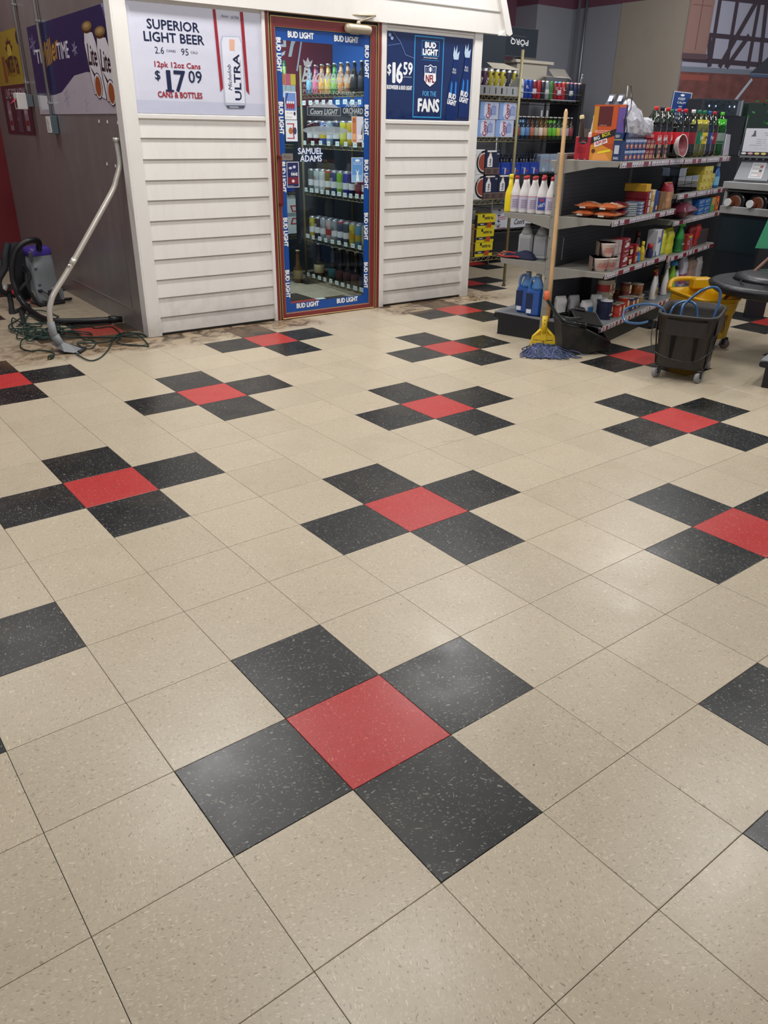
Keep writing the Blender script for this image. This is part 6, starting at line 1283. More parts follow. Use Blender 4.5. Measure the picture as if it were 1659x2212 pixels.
# cream carton stack on top of both racks
t = thing('display_carton', 'cream cardboard carton with lid on top of the racks, under the sign board', 'box', (6.10, 5.56, 1.86), 0)
MB().box(0, 0, 0, .47, .36, .155, M('#b5aea2', .6), b=.003).build('carton', t); MB().box(-.04, -.02, .155, .55, .38, .185, M('#c6bfb2', .6), b=.004).build('lid', t)
mb = MB(); w_ = M('#d6d2ca', .6)
mb.add([(6.36, 5.49, 1.895), (6.62, 5.47, 1.895), (6.66, 5.60, 1.925), (6.86, 5.55, 1.93), (6.90, 5.50, 1.90), (6.80, 5.62, 1.90)], [(0, 1, 2), (1, 4, 3, 2), (1, 5, 4), (2, 1, 0), (2, 3, 4, 1)], w_)
mb.add([(6.62, 5.50, 1.90), (6.86, 5.50, 1.90), (6.90, 5.60, 1.99), (6.62, 5.60, 1.99), (6.97, 5.54, 1.885)], [(0, 1, 2, 3), (3, 2, 1, 0), (1, 4, 2), (2, 4, 1)], w_)
place(mb, 'torn_carton', 'torn open white carton flaps lying on top of the tall cans', 'cardboard', (0, 0, 0), 0)
mb = MB().tube([(0, 0, 0), (.004, 0, .05), (.012, 0, .09)], .004, M('#e0e0e4', .5), 5).ell if False else MB().tube([(0, 0, 0), (.006, 0, .04), (.014, 0, .095)], .004, M('#e0e0e4', .5), 5).box(.005, -.002, .05, .03, .002, .058, M('#e0e0e4', .5)).box(.010, -.002, .08, .03, .002, .087, M('#e0e0e4', .5))
place(mb, 'wire_sign', 'small white wire lettering sticking up at the right end of the tall cans', 'sign', RR(1.32, .05, 1.862), 0)
mb = MB().box(0, 0, 0, .5, .4, 1.40, M('#70685e', .6), b=.004); place(mb, 'wooden_cabinet', 'brown cabinet corner behind the snack boxes against the tan wall', 'cabinet', (7.2, 5.55, 0), 0)

# ================================================================== MURAL, SIGN, COFFEE AREA
def mural(p, w, h):
    pl_ = M('#9d9db0', .6); tim = M('#3c2f3a', .6); br = M('#7a4a46', .7, var=.45, bs=9); p.rect(0, 0, w, h, pl_)
    def tb(pts, wd=.07): p.line(pts, wd, tim)
    p.rect(0, .0, w, .78, br); p.rect(0, .78, 1.0, .83, '#6f7886')
    p.rect(.0, .70, .40, .755, '#8e4a40')
    # horizontal beams falling gently to the right, uprights and braces
    for z, wd in ((2.05, .09), (1.84, .12), (1.50, .07), (1.14, .045), (.90, .05)): tb([(0.0, z), (w, z-.05)], wd)
    for x in (.38, .62, .93, 1.30, 1.62): tb([(x, .84), (x-.02, 1.80)], .05)
    for x in (.18, .42, .66, .90, 1.14, 1.38): tb([(x, 1.84), (x, 2.06)], .06)
    for x in (.30, .52, .86, 1.2): tb([(x, 2.05), (x+.06, 2.45)], .07)
    for a, b in (((.86, 1.16), (.62, .84)), ((.94, 1.60), (.52, .84)), ((1.02, 1.45), (1.10, .84)), ((.36, 1.60), (.44, 1.78)), ((.80, 1.78), (.93, 1.52)), ((1.10, 1.80), (.97, 1.52)), ((.74, 2.05), (.90, 2.5)), ((.30, 1.15), (.38, .84))): tb([a, b], .055)
    for a in ((-.02, .94, .30, 1.70), (1.24, 1.02, 1.60, 1.62)):
        c = '#8f6f68' if a[0] < 1 else '#ac7a68'; p.rect(a[0], a[1], a[2], a[3], M('#8c6c66' if a[0] < 1 else '#b4a8a8', .6)); p.rect(a[0]+.03, a[1]+.05, a[2]-.03, a[3]-.03, c)
        m_ = (a[0]+a[2])/2; p.line([(m_, a[1]+.05), (m_, a[3]-.03)], .012, M('#6e4e48', .6)); p.line([(a[0]+.03, (a[1]+a[3])/2+.08), (a[2]-.03, (a[1]+a[3])/2+.08)], .010, M('#7a564e', .6))
    p.rect(-.02, .90, .32, .955, '#57434a'); p.poly([(.98, .80), (1.9, 1.5), (1.9, .80)], '#34343f'); p.poly([(.98, .76), (1.9, .76), (1.9, .79), (.98, .79)], '#465a7a')
    p.line([(1.02, .74), (.80, .48)], .035, M('#aeb4c0', .3))
    p.poly([(0, .36), (w, .36), (w, .0), (0, 0)], '#20242c')
mb = MB(); p = Pr(mb, (.05, -.004, 1.20), (1, 0, 0), (0, 0, 1)); mb.box(.05, -.003, 1.20, 3.4, 0, 3.5, M('#8a8a94', .6)); mural(p, 3.4, 2.25)
o = mb.build('wall_mural_print', None, (7.72, 4.71, 0), TMu); tag(o, 'large printed mural of a half-timbered house above brick at the right', 'mural')
def keep(p, w, h):
    p.frame(0, 0, w, h, .008, M('#b8bcc8', .4)); p.poly([(w*.42, h*.87), (w*.58, h*.87), (w*.62, h*.93), (w*.55, h*.91), (w*.5, h*.95), (w*.45, h*.91), (w*.38, h*.93)], WHT)
    for i, s in enumerate(('KEEP', 'CALM', 'AND', 'WASH', 'YOUR', 'HANDS')): p.text(s, w*.5, h*(.79-.115*i), w*(.38, .46, .2, .48, .46, .6)[i], h*(.066 if i != 2 else .04), '#c8ccd6', res=1, bold=.001)
mb = MB().box(0, 0, 0, .20, .012, .285, M('#1f3f7a', .4)); keep(Pr(mb, (0, -.0003, 0), (1, 0, 0), (0, 0, 1)), .20, .285)
place(mb, 'hand_washing_sign', 'blue sign reading KEEP CALM AND WASH YOUR HANDS behind the cola bottles', 'sign', (6.563, 3.935, 1.45), (0, rad(3.5), rad(-24)))
# counter with air pots
ss = M('#b2b3b6', .3, .35); dk = M('#1a2430', .4); blkp = M('#101218', .45)
t = thing('coffee_counter', 'dark coffee counter with stainless steel airpot bay at the right', 'counter', (6.6, 0, 0), 0)
MB().box(0.0, 1.55, .10, .7, 3.22, .70, dk, b=.004).box(-.004, 1.58, .36, 0, 3.19, .66, M('#1c2c36', .35), b=.003).box(.05, 1.55, 0, .7, 3.2, .1, blkp).build('cabinet', t)
MB().box(-.03, 1.55, .915, .35, 3.235, .975, ss, b=.004).box(-.035, 1.55, .70, .0, 3.22, .765, ss, b=.004).box(.22, 1.55, .72, .26, 3.22, .915, M('#77787c', .35, .7)).box(0, 3.19, .70, .3, 3.22, .95, ss).build('airpot_bay', t)
MB().box(-.02, 1.55, .89, .3, 3.2, .905, M('#5c5d62', .3, .8)).build('bay_shelf', t)
for i, y in enumerate((3.10, 2.88, 2.66)):
    q = thing('coffee_airpot', f'dark round coffee dispenser with white cap and brown front, {ORD[i]} from the left', 'dispenser', (6.62, y, .80), 0)
    T_ = Matrix.Rotation(-PI/2, 4, 'Y') @ Matrix.Rotation(0, 4, 'Z')
    MB().lathe([(.095, -.20), (.105, -.05), (.10, 0), (.085, .02)], M('#15151a', .25, coat=.5), 20, T=T_).build('body', q)
    MB().lathe([(.062, .018), (.062, .030), (.050, .032)], M('#c8c4c0', .3), 20, T=T_, mats=[M('#c8c4c0', .3), M('#6a3a26', .4)]).build('front_ring', q)
    mb = MB(); mb.tube([(-.03, .01, -.01), (-.075, .035, -.0)], .026, M('#6a3a26', .4), 12).lathe([(.034, .075), (.034, .088)], M('#d6dce0', .4), 16, (0, .035), T=T_); mb.build('spout_cap', q)
# white menu dispenser (foreground machine on the counter)
t = thing('drink_machine', 'gray drink dispenser with a white price card and colored flavor dots', 'machine', (6.66, 3.02, .98), rad(-78)); t.scale = (.9, .9, .665)
mb = MB().box(-.19, .10, 0, .19, .40, .62, M('#1c2028', .4), b=.004).box(-.17, .0, .0, .19, .02, .012, ss); mb.build('housing', t)
mb = MB(); mb.add([(-.165, -.02, .02), (.165, -.02, .02), (.175, .09, .29), (-.145, .09, .29), (-.165, .1, .02), (.165, .1, .02)], [(0, 1, 2, 3), (0, 3, 4), (1, 5, 2)], M('#74777d', .4, .3)); n_ = Vector((0, -.27, .11)).normalized()
p = Pr(mb, (-.16, -.02, .02), (1, 0, 0), (0, .377, .926)); p.rect(.13, .03, .26, .24, '#c2c4ca'); p.rect(.142, .045, .248, .225, '#a8a6aa')
for k in range(3): p.rect(.15, .065+.055*k, .21, .078+.055*k, '#dcdcde'); p.rect(.215, .06+.055*k, .24, .09+.055*k, ('#c8a0a0', '#3a3a40', '#8a4a44')[k])
mb.build('chute', t)
mb = MB().box(-.165, .02, .30, .165, .10, .33, M('#77797e', .4, .4)).box(-.165, .018, .335, .165, .10, .375, M('#16181e', .4)); p = Pr(mb, (-.165, .0175, .335), (1, 0, 0), (0, 0, 1))
for k, c in enumerate(('#d6d6dc', '#d0a0a8', '#d6c088', '#d8c874', '#9a6a58')): p.ell(.035+.065*k, .020, .026, .014, c, 14)
mb.build('flavor_panel', t)
for k in range(5): MB().lathe([(.010, .275), (.014, .302)], M('#8c8f96', .4, .4), 10, (-.13+.065*k, .05)).build('nozzle', t)
mb = MB().box(-.155, .03, .375, .165, .034, .665, M('#ccced8', .45)); p = Pr(mb, (-.155, .0296, .375), (1, 0, 0), (0, 0, 1))
p.poly([(.06, .19), (.11, .19), (.10, .26), (.085, .265), (.08, .22)], '#5a5a60'); p.text('CAPPUCCINO', .225, .232, .09, .012, '#5a5e6a', res=1); p.text('BAR', .225, .208, .04, .012, '#5a5e6a', res=1)
for k in range(4): p.text('SMALL 1.49', .17, .155-.024*k, .09 if k < 3 else .22, .009, '#6a6e7a', res=1)
p.text('please use lids', .17, .045, .12, .009, '#8a8e98', res=1); mb.build('price_card', t)
# stainless brewer further back
t = thing('coffee_brewer', 'wide black and steel brewer with lit touch buttons behind the soda bottles', 'machine', (6.61, 3.635, 1.18), rad(-11)); t.scale = (1.08, .36, 1)
MB().box(0, 0, .0, .58, .5, .35, M('#1d2027', .4), b=.006).box(0, -.02, .345, .52, .5, .49, M('#33353c', .4), b=.006).build('housing', t)
mb = MB().box(.04, -.026, .358, .44, -.02, .475, M('#17202c', .2, coat=.5)); p = Pr(mb, (.04, -.0265, .358), (1, 0, 0), (0, 0, 1))
for x, c in ((.05, '#c8d6ea'), (.13, '#8fa8d0'), (.30, '#8fa8d0'), (.36, '#c8d6ea')): p.ell(x, .07, .009, .010, M(c, .4, emit=.8), 10)
for k in range(6): p.rect(.05+.055*k, .02, .065+.055*k, .03, '#3a4456')
mb.build('control_panel', t); MB().box(.44, -.024, .355, .475, -.018, .478, M('#8a8c92', .3, .7)).box(.478, -.03, .35, .500, -.018, .485, M('#b8babe', .25, .8)).build('steel_trim', t)
MB().box(.60, .02, .10, 1.3, .3, .47, M('#23342c', .45), b=.006).tube([(.585, -.02, .0), (.60, -.02, .34)], .004, M('#7a8a80', .4), 6).build('side_panel', t)
MB().box(0, 0, -1.18, .6, .5, 0, M('#1a1c22', .5)).build('base_cabinet', t)
# plastic ivy at the right edge
t = thing('artificial_plant', 'bright green leafy plant hanging at the right edge above the machine', 'plant', (7.15, 3.1, 1.45), 0); rnd = random.Random(2)
MB().lathe([(.05, -.47), (.07, -.38), (.065, -.37)], M('#2a2a2e', .5), 12).build('pot', t); mb = MB(); gm = M('#1f7a30', .45, var=.4, bs=20)
for k in range(260):
    c = Vector((rnd.gauss(0, .09), rnd.gauss(0, .09), rnd.uniform(-.30, .22))); a = Vector((rnd.uniform(-1, 1), rnd.uniform(-1, 1), rnd.uniform(-1, .4))).normalized()*rnd.uniform(.02, .035); b = a.orthogonal().normalized()*.011
    mb.add([c-a, c+b, c+a, c-b], [(0, 1, 2, 3), (3, 2, 1, 0)], gm)
stuff(mb.build('leaves', t)); MB().tube([(0, 0, -.4), (0.01, 0, 0), (0, .01, .2)], .006, M('#2a5a24', .6), 6).build('stem', t)

# ================================================================== BACKPACK VACUUM, HOSE, CORD, WAND
vg = M('#7c8083', .45, var=.12, bs=8); vb = M('#17171b', .55); vp = M('#4a3596', .35)
t = thing('backpack_vacuum', 'gray backpack vacuum with purple cap standing by the gray side wall', 'vacuum', (1.045, 5.93, 0), (0, rad(-1.5), rad(8)))
def rsec(w, d, z, n=20, k=.35, cx=0): return [(cx+w/2*math.copysign(abs(math.cos(2*PI*i/n))**k, math.cos(2*PI*i/n)), d/2*math.copysign(abs(math.sin(2*PI*i/n))**k, math.sin(2*PI*i/n)), z) for i in range(n)]
def loft(mb, secs, mat, mats=None):
    n = len(secs[0]); o = len(mb.v)
    for s in secs: mb.v += s
    for q in range(len(secs)-1):
        mi = mb.m(mats[q] if mats else mat)
        for i in range(n): mb.f.append((o+q*n+i, o+q*n+(i+1) % n, o+(q+1)*n+(i+1) % n, o+(q+1)*n+i)); mb.mi.append(mi); mb.sm.append(True)
    mb.f.append(tuple(o+i for i in range(n))[::-1]); mb.mi.append(mb.m(mat)); mb.sm.append(False)
    k = o+(len(secs)-1)*n; mb.f.append(tuple(k+i for i in range(n))); mb.mi.append(mb.m(mat)); mb.sm.append(False); return mb
loft(MB(), [rsec(.215, .20, .02), rsec(.225, .205, .05), rsec(.215, .20, .135), rsec(.212, .198, .137), rsec(.200, .19, .26), rsec(.180, .175, .40)], vg).build('canister', t)
loft(MB(), [rsec(.183, .178, .398), rsec(.190, .18, .405), rsec(.186, .176, .445), rsec(.150, .14, .462)], vp).build('cap', t)
MB().box(-.105, -.112, .0, .115, .10, .022, vb, b=.008).build('base', t)
MB().box(-.015, -.112, .03, .075, -.095, .125, M('#2c2c30', .5), b=.006).box(.09, -.108, .03, .112, -.09, .12, vg, b=.004).build('filter_door', t)
mb = MB()
for x, z in ((-.075, .30), (-.070, .17)): mb.box(x-.012, -.103, z, x+.012, -.094, z+.012, M('#4a4c50', .5), b=.002)
mb.box(-.098, -.085, .36, -.07, -.06, .44, M('#5c5f62', .4), b=.006).lathe([(.016, .12), (.018, .14)], vb, 12, (-.075, -.098)); mb.tube(spline([(-.07, -.11, .13), (-.03, -.125, .10), (-.01, -.12, .06), (-.04, -.12, .04), (-.08, -.11, .05)], 5), .004, vb, 6); mb.box(.02, -.103, .128, .05, -.094, .142, M('#c8c8c8', .3, .5), b=.002); mb.build('latch', t)
# harness
mb = MB()
def strap(pts, w=.022, th=.004, mat=None, mb=mb):
    pts = spline(pts, 5)
    mb.tube(pts, w, mat or M('#1b1b20', .75), 6, flat=th/w*2)
loft(mb, [rsec(.16, .05, .05, cx=-.135), rsec(.16, .05, .20, cx=-.14), rsec(.14, .05, .42, cx=-.15), rsec(.10, .05, .50, cx=-.16)], M('#1d1d22', .8))
o = mb.build('harness_pad', t); o.location = (0, .06, 0)
mb = MB()
strap([(-.20, .05, .50), (-.26, .0, .42), (-.29, -.02, .33), (-.36, -.03, .25), (-.37, -.04, .18), (-.30, -.03, .12)], .030, .010, None, mb); strap([(-.14, -.02, .34), (-.12, -.05, .24), (-.20, -.06, .17), (-.28, -.04, .10)], .016, .006, None, mb)
strap([(-.12, -.02, .30), (-.16, -.07, .18), (-.13, -.10, .06), (-.10, -.12, .015)], .014, .005, None, mb)
strap([(-.30, -.03, .15), (-.33, -.10, .06), (-.38, -.22, .012), (-.30, -.16, .012), (-.20, -.05, .02)], .022, .008, None, mb); strap([(-.18, -.06, .02), (-.30, -.22, .02), (-.38, -.42, .010), (-.44, -.58, .008), (-.50, -.66, .008)], .026, .008, None, mb)
strap([(.10, -.02, .02), (.15, -.06, .02), (.20, -.03, .012)], .014, .006, None, mb); mb.build('strap', t)
MB().tube([(-.345, -.05, .165), (-.31, -.02, .20)], .022, M('#b0aca8', .4), 10).build('buckle', t)
mb = MB().tube(spline([(-.16, -.07, .15), (-.14, -.09, .10), (-.17, -.09, .05), (-.13, -.10, .02)], 5), .0025, M('#b03a34', .6), 5).tube(spline([(-.14, -.07, .14), (-.12, -.09, .11), (-.135, -.09, .05)], 5), .0025, M('#b8a878', .6), 5); mb.build('loose_wires', t)
# hose
hp = [(1.035, 5.86, .440), (1.03, 5.80, .500), (1.00, 5.74, .528), (.951, 5.72, .535), (.902, 5.72, .522), (.856, 5.72, .495), (.824, 5.72, .463), (.799, 5.72, .414), (.778, 5.72, .345), (.766, 5.72, .255), (.770, 5.70, .18), (.782, 5.68, .11), (.80, 5.58, .05), (.810, 5.40, .029), (.818, 5.22, .029), (.865, 5.09, .029), (.965, 5.02, .029), (1.094, 4.955, .029), (1.166, 4.93, .029), (1.235, 4.905, .029)]
sp_ = spline(hp, 12); rs = [.0225+(.0016 if i % 2 else -.0006) for i in range(len(sp_))]
t = thing('vacuum_hose', 'black ribbed vacuum hose arching from the purple cap down along the floor', 'hose', (0, 0, 0), 0)
MB().tube(sp_, rs, M('#141418', .4), 12).build('hose', t); MB().tube([(1.21, 4.915, .031), (1.255, 4.895, .031), (1.262, 4.892, .031), (1.300, 4.876, .030)], [.028, .028, .024, .022], M('#1a1a1e', .4), 12).build('cuff', t)
# tangled green extension cord
A_ = [(0.542, 4.15), (0.579, 4.181), (0.595, 4.257), (0.579, 4.326), (0.535, 4.386), (0.489, 4.396), (0.463, 4.479), (0.469, 4.561), (0.509, 4.649), (0.59, 4.74), (0.64, 4.69), (0.699, 4.734), (0.701, 4.834), (0.629, 4.883), (0.586, 4.843), (0.553, 4.732), (0.542, 4.611), (0.581, 4.649), (0.614, 4.757), (0.596, 4.854), (0.546, 4.887), (0.509, 4.795), (0.532, 4.714), (0.591, 4.674), (0.652, 4.732), (0.707, 4.831), (0.71, 4.934), (0.646, 4.941), (0.592, 5.012), (0.538, 4.979), (0.528, 5.055), (0.556, 5.181), (0.626, 5.322), (0.699, 5.39), (0.768, 5.384), (0.793, 5.249), (0.768, 5.113), (0.719, 5.036), (0.662, 5.074), (0.688, 5.243), (0.753, 5.434), (0.838, 5.585), (0.898, 5.588), (0.937, 5.498), (0.954, 5.383), (0.942, 5.269)]
B_ = [(0.866, 5.162), (0.786, 5.102), (0.705, 5.156), (0.644, 5.234), (0.646, 5.426), (0.603, 5.299), (0.553, 5.039), (0.559, 4.862), (0.644, 4.771), (0.746, 4.805), (0.839, 4.847), (0.92, 4.864), (1.008, 4.897), (1.054, 4.867), (1.068, 4.802), (1.17, 4.789), (1.178, 4.692), (1.153, 4.531), (1.155, 4.427), (1.206, 4.359), (1.262, 4.345), (1.278, 4.380), (1.27, 4.45), (1.23, 4.51), (1.18, 4.54), (1.097, 4.466), (1.014, 4.324), (0.92, 4.139), (0.813, 3.98), (0.736, 3.935), (0.713, 4.048), (0.716, 4.189), (0.74, 4.336), (0.746, 4.505), (0.74, 4.74), (0.738, 4.915), (0.796, 4.929), (0.881, 4.891), (0.971, 4.978), (0.966, 5.096), (0.915, 5.091), (0.842, 4.99), (0.81, 4.796), (0.866, 4.759), (0.928, 4.699), (0.978, 4.683), (0.974, 4.617), (0.923, 4.6), (0.882, 4.661), (0.844, 4.774)]
C_ = [(0.89, 4.707), (0.885, 4.508), (0.92, 4.436), (0.915, 4.359), (0.849, 4.248), (0.80, 4.246), (0.80, 4.336), (0.81, 4.42), (0.90, 4.38), (1.0, 4.36), (1.08, 4.44), (1.16, 4.46), (1.235, 4.44), (1.228, 4.31), (1.203, 4.164), (1.179, 4.08), (1.151, 4.12), (1.094, 4.181), (1.043, 4.24), (1.048, 4.333), (1.09, 4.437)]
rnd = random.Random(6); pts = []
for i, (x, y) in enumerate(A_+B_+C_): pts.append((x, y, .006+(.006*(1+math.sin(i*1.7))+rnd.uniform(0, .010) if .5 < x < .95 and y > 4.55 else .0015*(1+math.sin(i)))))
for k in range(5):   # extra loops of the tangle
    cx, cy, r_ = .66+rnd.uniform(-.06, .08), 4.86+rnd.uniform(-.10, .16), rnd.uniform(.07, .13); a0 = rnd.uniform(0, 6)
    pts += [(cx+r_*math.cos(a0+a*.8)*1.1, cy+r_*1.6*math.sin(a0+a*.8), .012+.004*(a % 3)) for a in range(8)]
t = thing('extension_cord', 'tangled dark green extension cord lying in loops before the vacuum', 'cord', (0, 0, 0), 0)
MB().tube(spline(pts, 6), .0046, M('#12302a', .45), 6).build('cord', t)
MB().box(-.02, -.014, 0, .025, .014, .024, M('#10241f', .5), b=.005).box(-.036, -.008, .008, -.02, -.005, .016, M('#b8a878', .3, .8)).box(-.036, .005, .008, -.02, .008, .016, M('#b8a878', .3, .8)).build('plug', t, (.545, 4.14, .001), rad(50))
# chrome wand
wp = [(1.277, 4.471, 1.288), (1.280, 4.472, 1.233), (1.283, 4.470, 1.158), (1.272, 4.466, 1.105), (1.240, 4.458, 1.040), (1.196, 4.447, .965), (1.008, 4.398, .745), (.808, 4.348, .512), (.689, 4.317, .385), (.655, 4.308, .335), (.632, 4.303, .275), (.624, 4.301, .205), (.627, 4.302, .150)]
t = thing('vacuum_wand', 'long bent aluminum vacuum wand leaning against the siding corner', 'wand', (0, 0, 0), 0)
al = M('#c6c0b6', .28, .55)
MB().tube(spline(wp, 6), .0185, al, 16).tube([(.83, 4.353, .538), (.86, 4.361, .573)], .0205, al, 16).box(.80, 4.325, .53, .815, 4.34, .545, al, b=.003).build('tube', t)
MB().tube([(1.277, 4.471, 1.262), (1.277, 4.471, 1.29)], .0215, M('#b8b2aa', .35, .4), 14).build('collar', t)
MB().tube([(.625, 4.302, .20), (.628, 4.302, .125), (.640, 4.304, .085)], [.024, .026, .026], M('#7c7e80', .5), 14).build('cuff', t)
hd = MB(); hd.tube([(.636, 4.300, .110), (.650, 4.295, .07), (.672, 4.28, .035)], [.028, .028, .024], M('#77797b', .5), 14)
hd.add([(.615, 4.36, .045), (.650, 4.20, .02), (.735, 4.16, .004), (.80, 4.24, .004), (.72, 4.36, .01), (.66, 4.29, .075), (.70, 4.25, .055)], [(0, 1, 5), (1, 6, 5), (1, 2, 6), (2, 3, 6), (3, 4, 6), (4, 5, 6), (4, 0, 5), (0, 4, 3, 2, 1)], M('#77797b', .5)); hd.build('floor_head', t)
MB().tube([(.735, 4.165, .012), (.80, 4.235, .012), (.72, 4.35, .02), (.68, 4.33, .06)], .012, M('#18181a', .6), 8).build('brush_strip', t)

# ================================================================== MOP, WRINGER, BUCKETS
t = thing('wet_mop', 'blue string mop with yellow clamp and long wooden handle leaning on the shelving', 'mop', (3.33, 2.40, 0), 0)
P0 = Vector((3.352, 2.435, .215)); P1 = Vector((3.535, 2.625, 1.499)); 
hw = wood_material('mop_handle_wood', '#cfa878', '#b8905f', (9, 9, 1.2)); T_ = Matrix.Translation(-Vector((3.33, 2.40, 0)))
mb = MB().tube([P0, P0.lerp(P1, .3), P0.lerp(P1, .66), P0.lerp(P1, .985), P1], [.0135, .0138, .0135, .0125, .006], hw, 14, T=T_); mb.build('handle', t)
yel = M('#d8b414', .4, coat=.2); cl = MB(); fx = Matrix.Translation((3.305, 2.412, 0)) @ Matrix.Rotation(rad(-38), 4, 'Z') @ Matrix.Rotation(rad(-6), 4, 'X'); T2 = T_ @ fx
# clamp: frame in local XZ, thickness in Y
for pts_ in ([(-.020, 0, .165), (-.070, 0, .120), (-.076, 0, .085), (-.084, 0, .035)], [(.020, 0, .165), (.070, 0, .120), (.076, 0, .085), (.084, 0, .035)]): cl.tube(pts_, .0095, yel, 8, T=T2)
cl.tube([(0, 0, .14), (0, 0, .255)], .0185, yel, 12, T=T2); cl.box(-.020, -.012, .09, .020, .012, .165, yel, T=T2, b=.003); cl.box(-.074, -.006, .095, .074, .006, .125, yel, T=T2, b=.002); cl.box(-.084, -.018, .03, .084, .018, .060, yel, T=T2, b=.004); cl.box(-.086, -.02, .03, -.070, .02, .07, yel, T=T2, b=.003)
cl.add([(-.012, .004, .19), (.012, .004, .19), (.070, .004, .125), (-.070, .004, .125), (-.012, .010, .19), (.012, .010, .19), (.070, .010, .125), (-.070, .010, .125)], [(3, 2, 1, 0), (4, 5, 6, 7), (0, 1, 5, 4), (1, 2, 6, 5), (2, 3, 7, 6), (3, 0, 4, 7)], yel, T=T2)
cl.box(-.080, -.008, .055, .080, .008, .090, yel, T=T2, b=.002); cl.build('clamp', t)
mb = MB().tube([(0, -.004, .045), (0, -.004, .11)], .006, M('#8c7a4a', .4, .6), 8, T=T2)
for z in (.205, .230): mb.lathe([(.0035, -.0192), (.0035, -.0186)], blk, 8, T=T2 @ Matrix.Translation((0, 0, z)) @ Matrix.Rotation(PI/2, 4, 'X') @ Matrix.Rotation(PI, 4, 'X') if False else T2 @ Matrix.Translation((-.004, 0, z)) @ Matrix.Rotation(PI/2, 4, 'X') @ Matrix.Scale(-1, 4, (0, 0, 1)))
mb.build('screw', t)
rnd = random.Random(12); mp = MB(); cols = [M(c, .85) for c in ('#525a80', '#464d74', '#666d92', '#3a4162', '#3a4c58')]
ctr = Vector((3.305, 2.412, 0)); ax = Vector((math.cos(rad(-38)), math.sin(rad(-38)), 0)); fr = Vector((math.sin(rad(-38)), -math.cos(rad(-38)), 0))*1.0
for k in range(420):
    u = rnd.uniform(-.08, .08); side = rnd.choice((1, 1, 1, 1, -.6)); spread = rnd.uniform(.01, .115)*side; out = u*rnd.uniform(1.0, 1.9)+rnd.uniform(-.03, .03)+(rnd.uniform(.03, .13) if rnd.random() < .30 else 0)
    lift = max(0, 1-abs(spread)/.13)*max(.25, 1-abs(out)/.22); hh = .012+.075*lift*rnd.random()
    s0 = ctr+ax*u+Vector((0, 0, .055)); m1 = ctr+ax*(u*1.1+rnd.uniform(-.01, .01))+fr*(spread*.35)+Vector((0, 0, .045+hh*.5)); m2 = ctr+ax*(out*.8+rnd.uniform(-.02, .02))+fr*(spread*.75)+Vector((0, 0, hh+.008)); m3 = ctr+ax*(out*.95)+fr*(spread*1.05)+Vector((0, 0, .006+hh*.4)); e2 = ctr+ax*(out+rnd.uniform(-.03, .04))+fr*(spread+rnd.uniform(-.01, .05))+Vector((0, 0, .005+rnd.uniform(0, .006)))
    mp.tube(spline([s0, m1, m2, m3, e2], 3), .0036, rnd.choice(cols), 5, T=T_)
stuff(mp.build('mop_strings', t))
# cut loops on the headband
mb = MB(); 
for k in range(26):
    u = -.082+.0066*k; b0 = ctr+ax*u
    mb.tube(spline([b0+Vector((0, 0, .058))+fr*.005, b0+fr*.035+ax*.004+Vector((0, 0, .052)), b0+fr*.050+ax*.012+Vector((0, 0, .028))], 3), .0048, rnd.choice(cols[:3]), 5, T=T_)
stuff(mb.build('headband', t))
# wringer lying tipped beside the mop
bk = grime_paint('black_wringer_plastic', '#1b1a1a', '#4a4540', .5, .5, (6, 6, 6)); bk2 = M('#222122', .45)
t = thing('mop_wringer', 'black mop bucket wringer with lever and orange grip lying on the floor', 'wringer', (3.515, 2.325, 0), rad(-30)); t.scale = (.98, .98, 1.06)
# tapered hopper: open top, tilted forward
def hexa(mb, b, tp, mat, inner=None):
    """b,tp: 4 bottom / 4 top points"""
    vs = b+tp; mb.add(vs, [(3, 2, 1, 0), (0, 1, 5, 4), (1, 2, 6, 5), (2, 3, 7, 6), (3, 0, 4, 7)] + ([] if inner else [(4, 5, 6, 7)]), mat)
mb = MB()
# local x: along to the right, y: back; lobe at left is taller
hexa(mb, [(-.09, -.07, .0), (.10, -.07, .0), (.10, .08, .0), (-.09, .08, .0)], [(-.135, -.085, .205), (.03, -.105, .175), (.03, .10, .225), (-.135, .09, .235)], bk, True)
hexa(mb, [(.09, -.075, .012), (.20, -.085, .035), (.20, .085, .035), (.09, .075, .012)], [(.03, -.105, .175), (.225, -.10, .085), (.235, .10, .125), (.03, .10, .225)], bk, True)
mb.add([(-.12, -.075, .20), (.02, -.09, .18), (.02, .085, .18), (-.12, .08, .20), (-.08, -.05, .03), (.08, -.06, .03), (.08, .06, .03), (-.08, .05, .03)], [(0, 1, 5, 4), (1, 2, 6, 5), (2, 3, 7, 6), (3, 0, 4, 7), (4, 5, 6, 7)], M('#0d0d0e', .7))
mb.tube([(.03, -.105, .176), (.225, -.10, .086), (.235, .10, .126), (.03, .10, .226)], .007, bk2, 6).tube([(.03, -.105, .176), (-.135, -.085, .207), (-.135, .09, .236), (.03, .10, .226)], .006, bk2, 6)
for z0, x0 in ((.085, .228), (.060, .217)): mb.box(x0-.004, -.095, z0-.003, x0+.006, .095, z0+.004, bk2, b=.002)
for y in (-.075, -.04, 0, .04, .075): mb.box(.200, y-.003, .035, .232, y+.003, .10, bk2)
mb.build('hopper', t)
mb = MB(); Tp = Matrix.Translation((.055, .01, .222)) @ Matrix.Rotation(rad(10), 4, 'Y') @ Matrix.Rotation(rad(16), 4, 'X'); mb.box(-.075, -.088, -.006, .115, .088, .012, bk2, T=Tp, b=.004).box(.112, -.088, -.010, .120, .088, .014, M('#55534f', .3), T=Tp, b=.002).box(-.05, .06, .01, .03, .10, .03, bk2, T=Tp, b=.01); mb.build('press_plate', t)
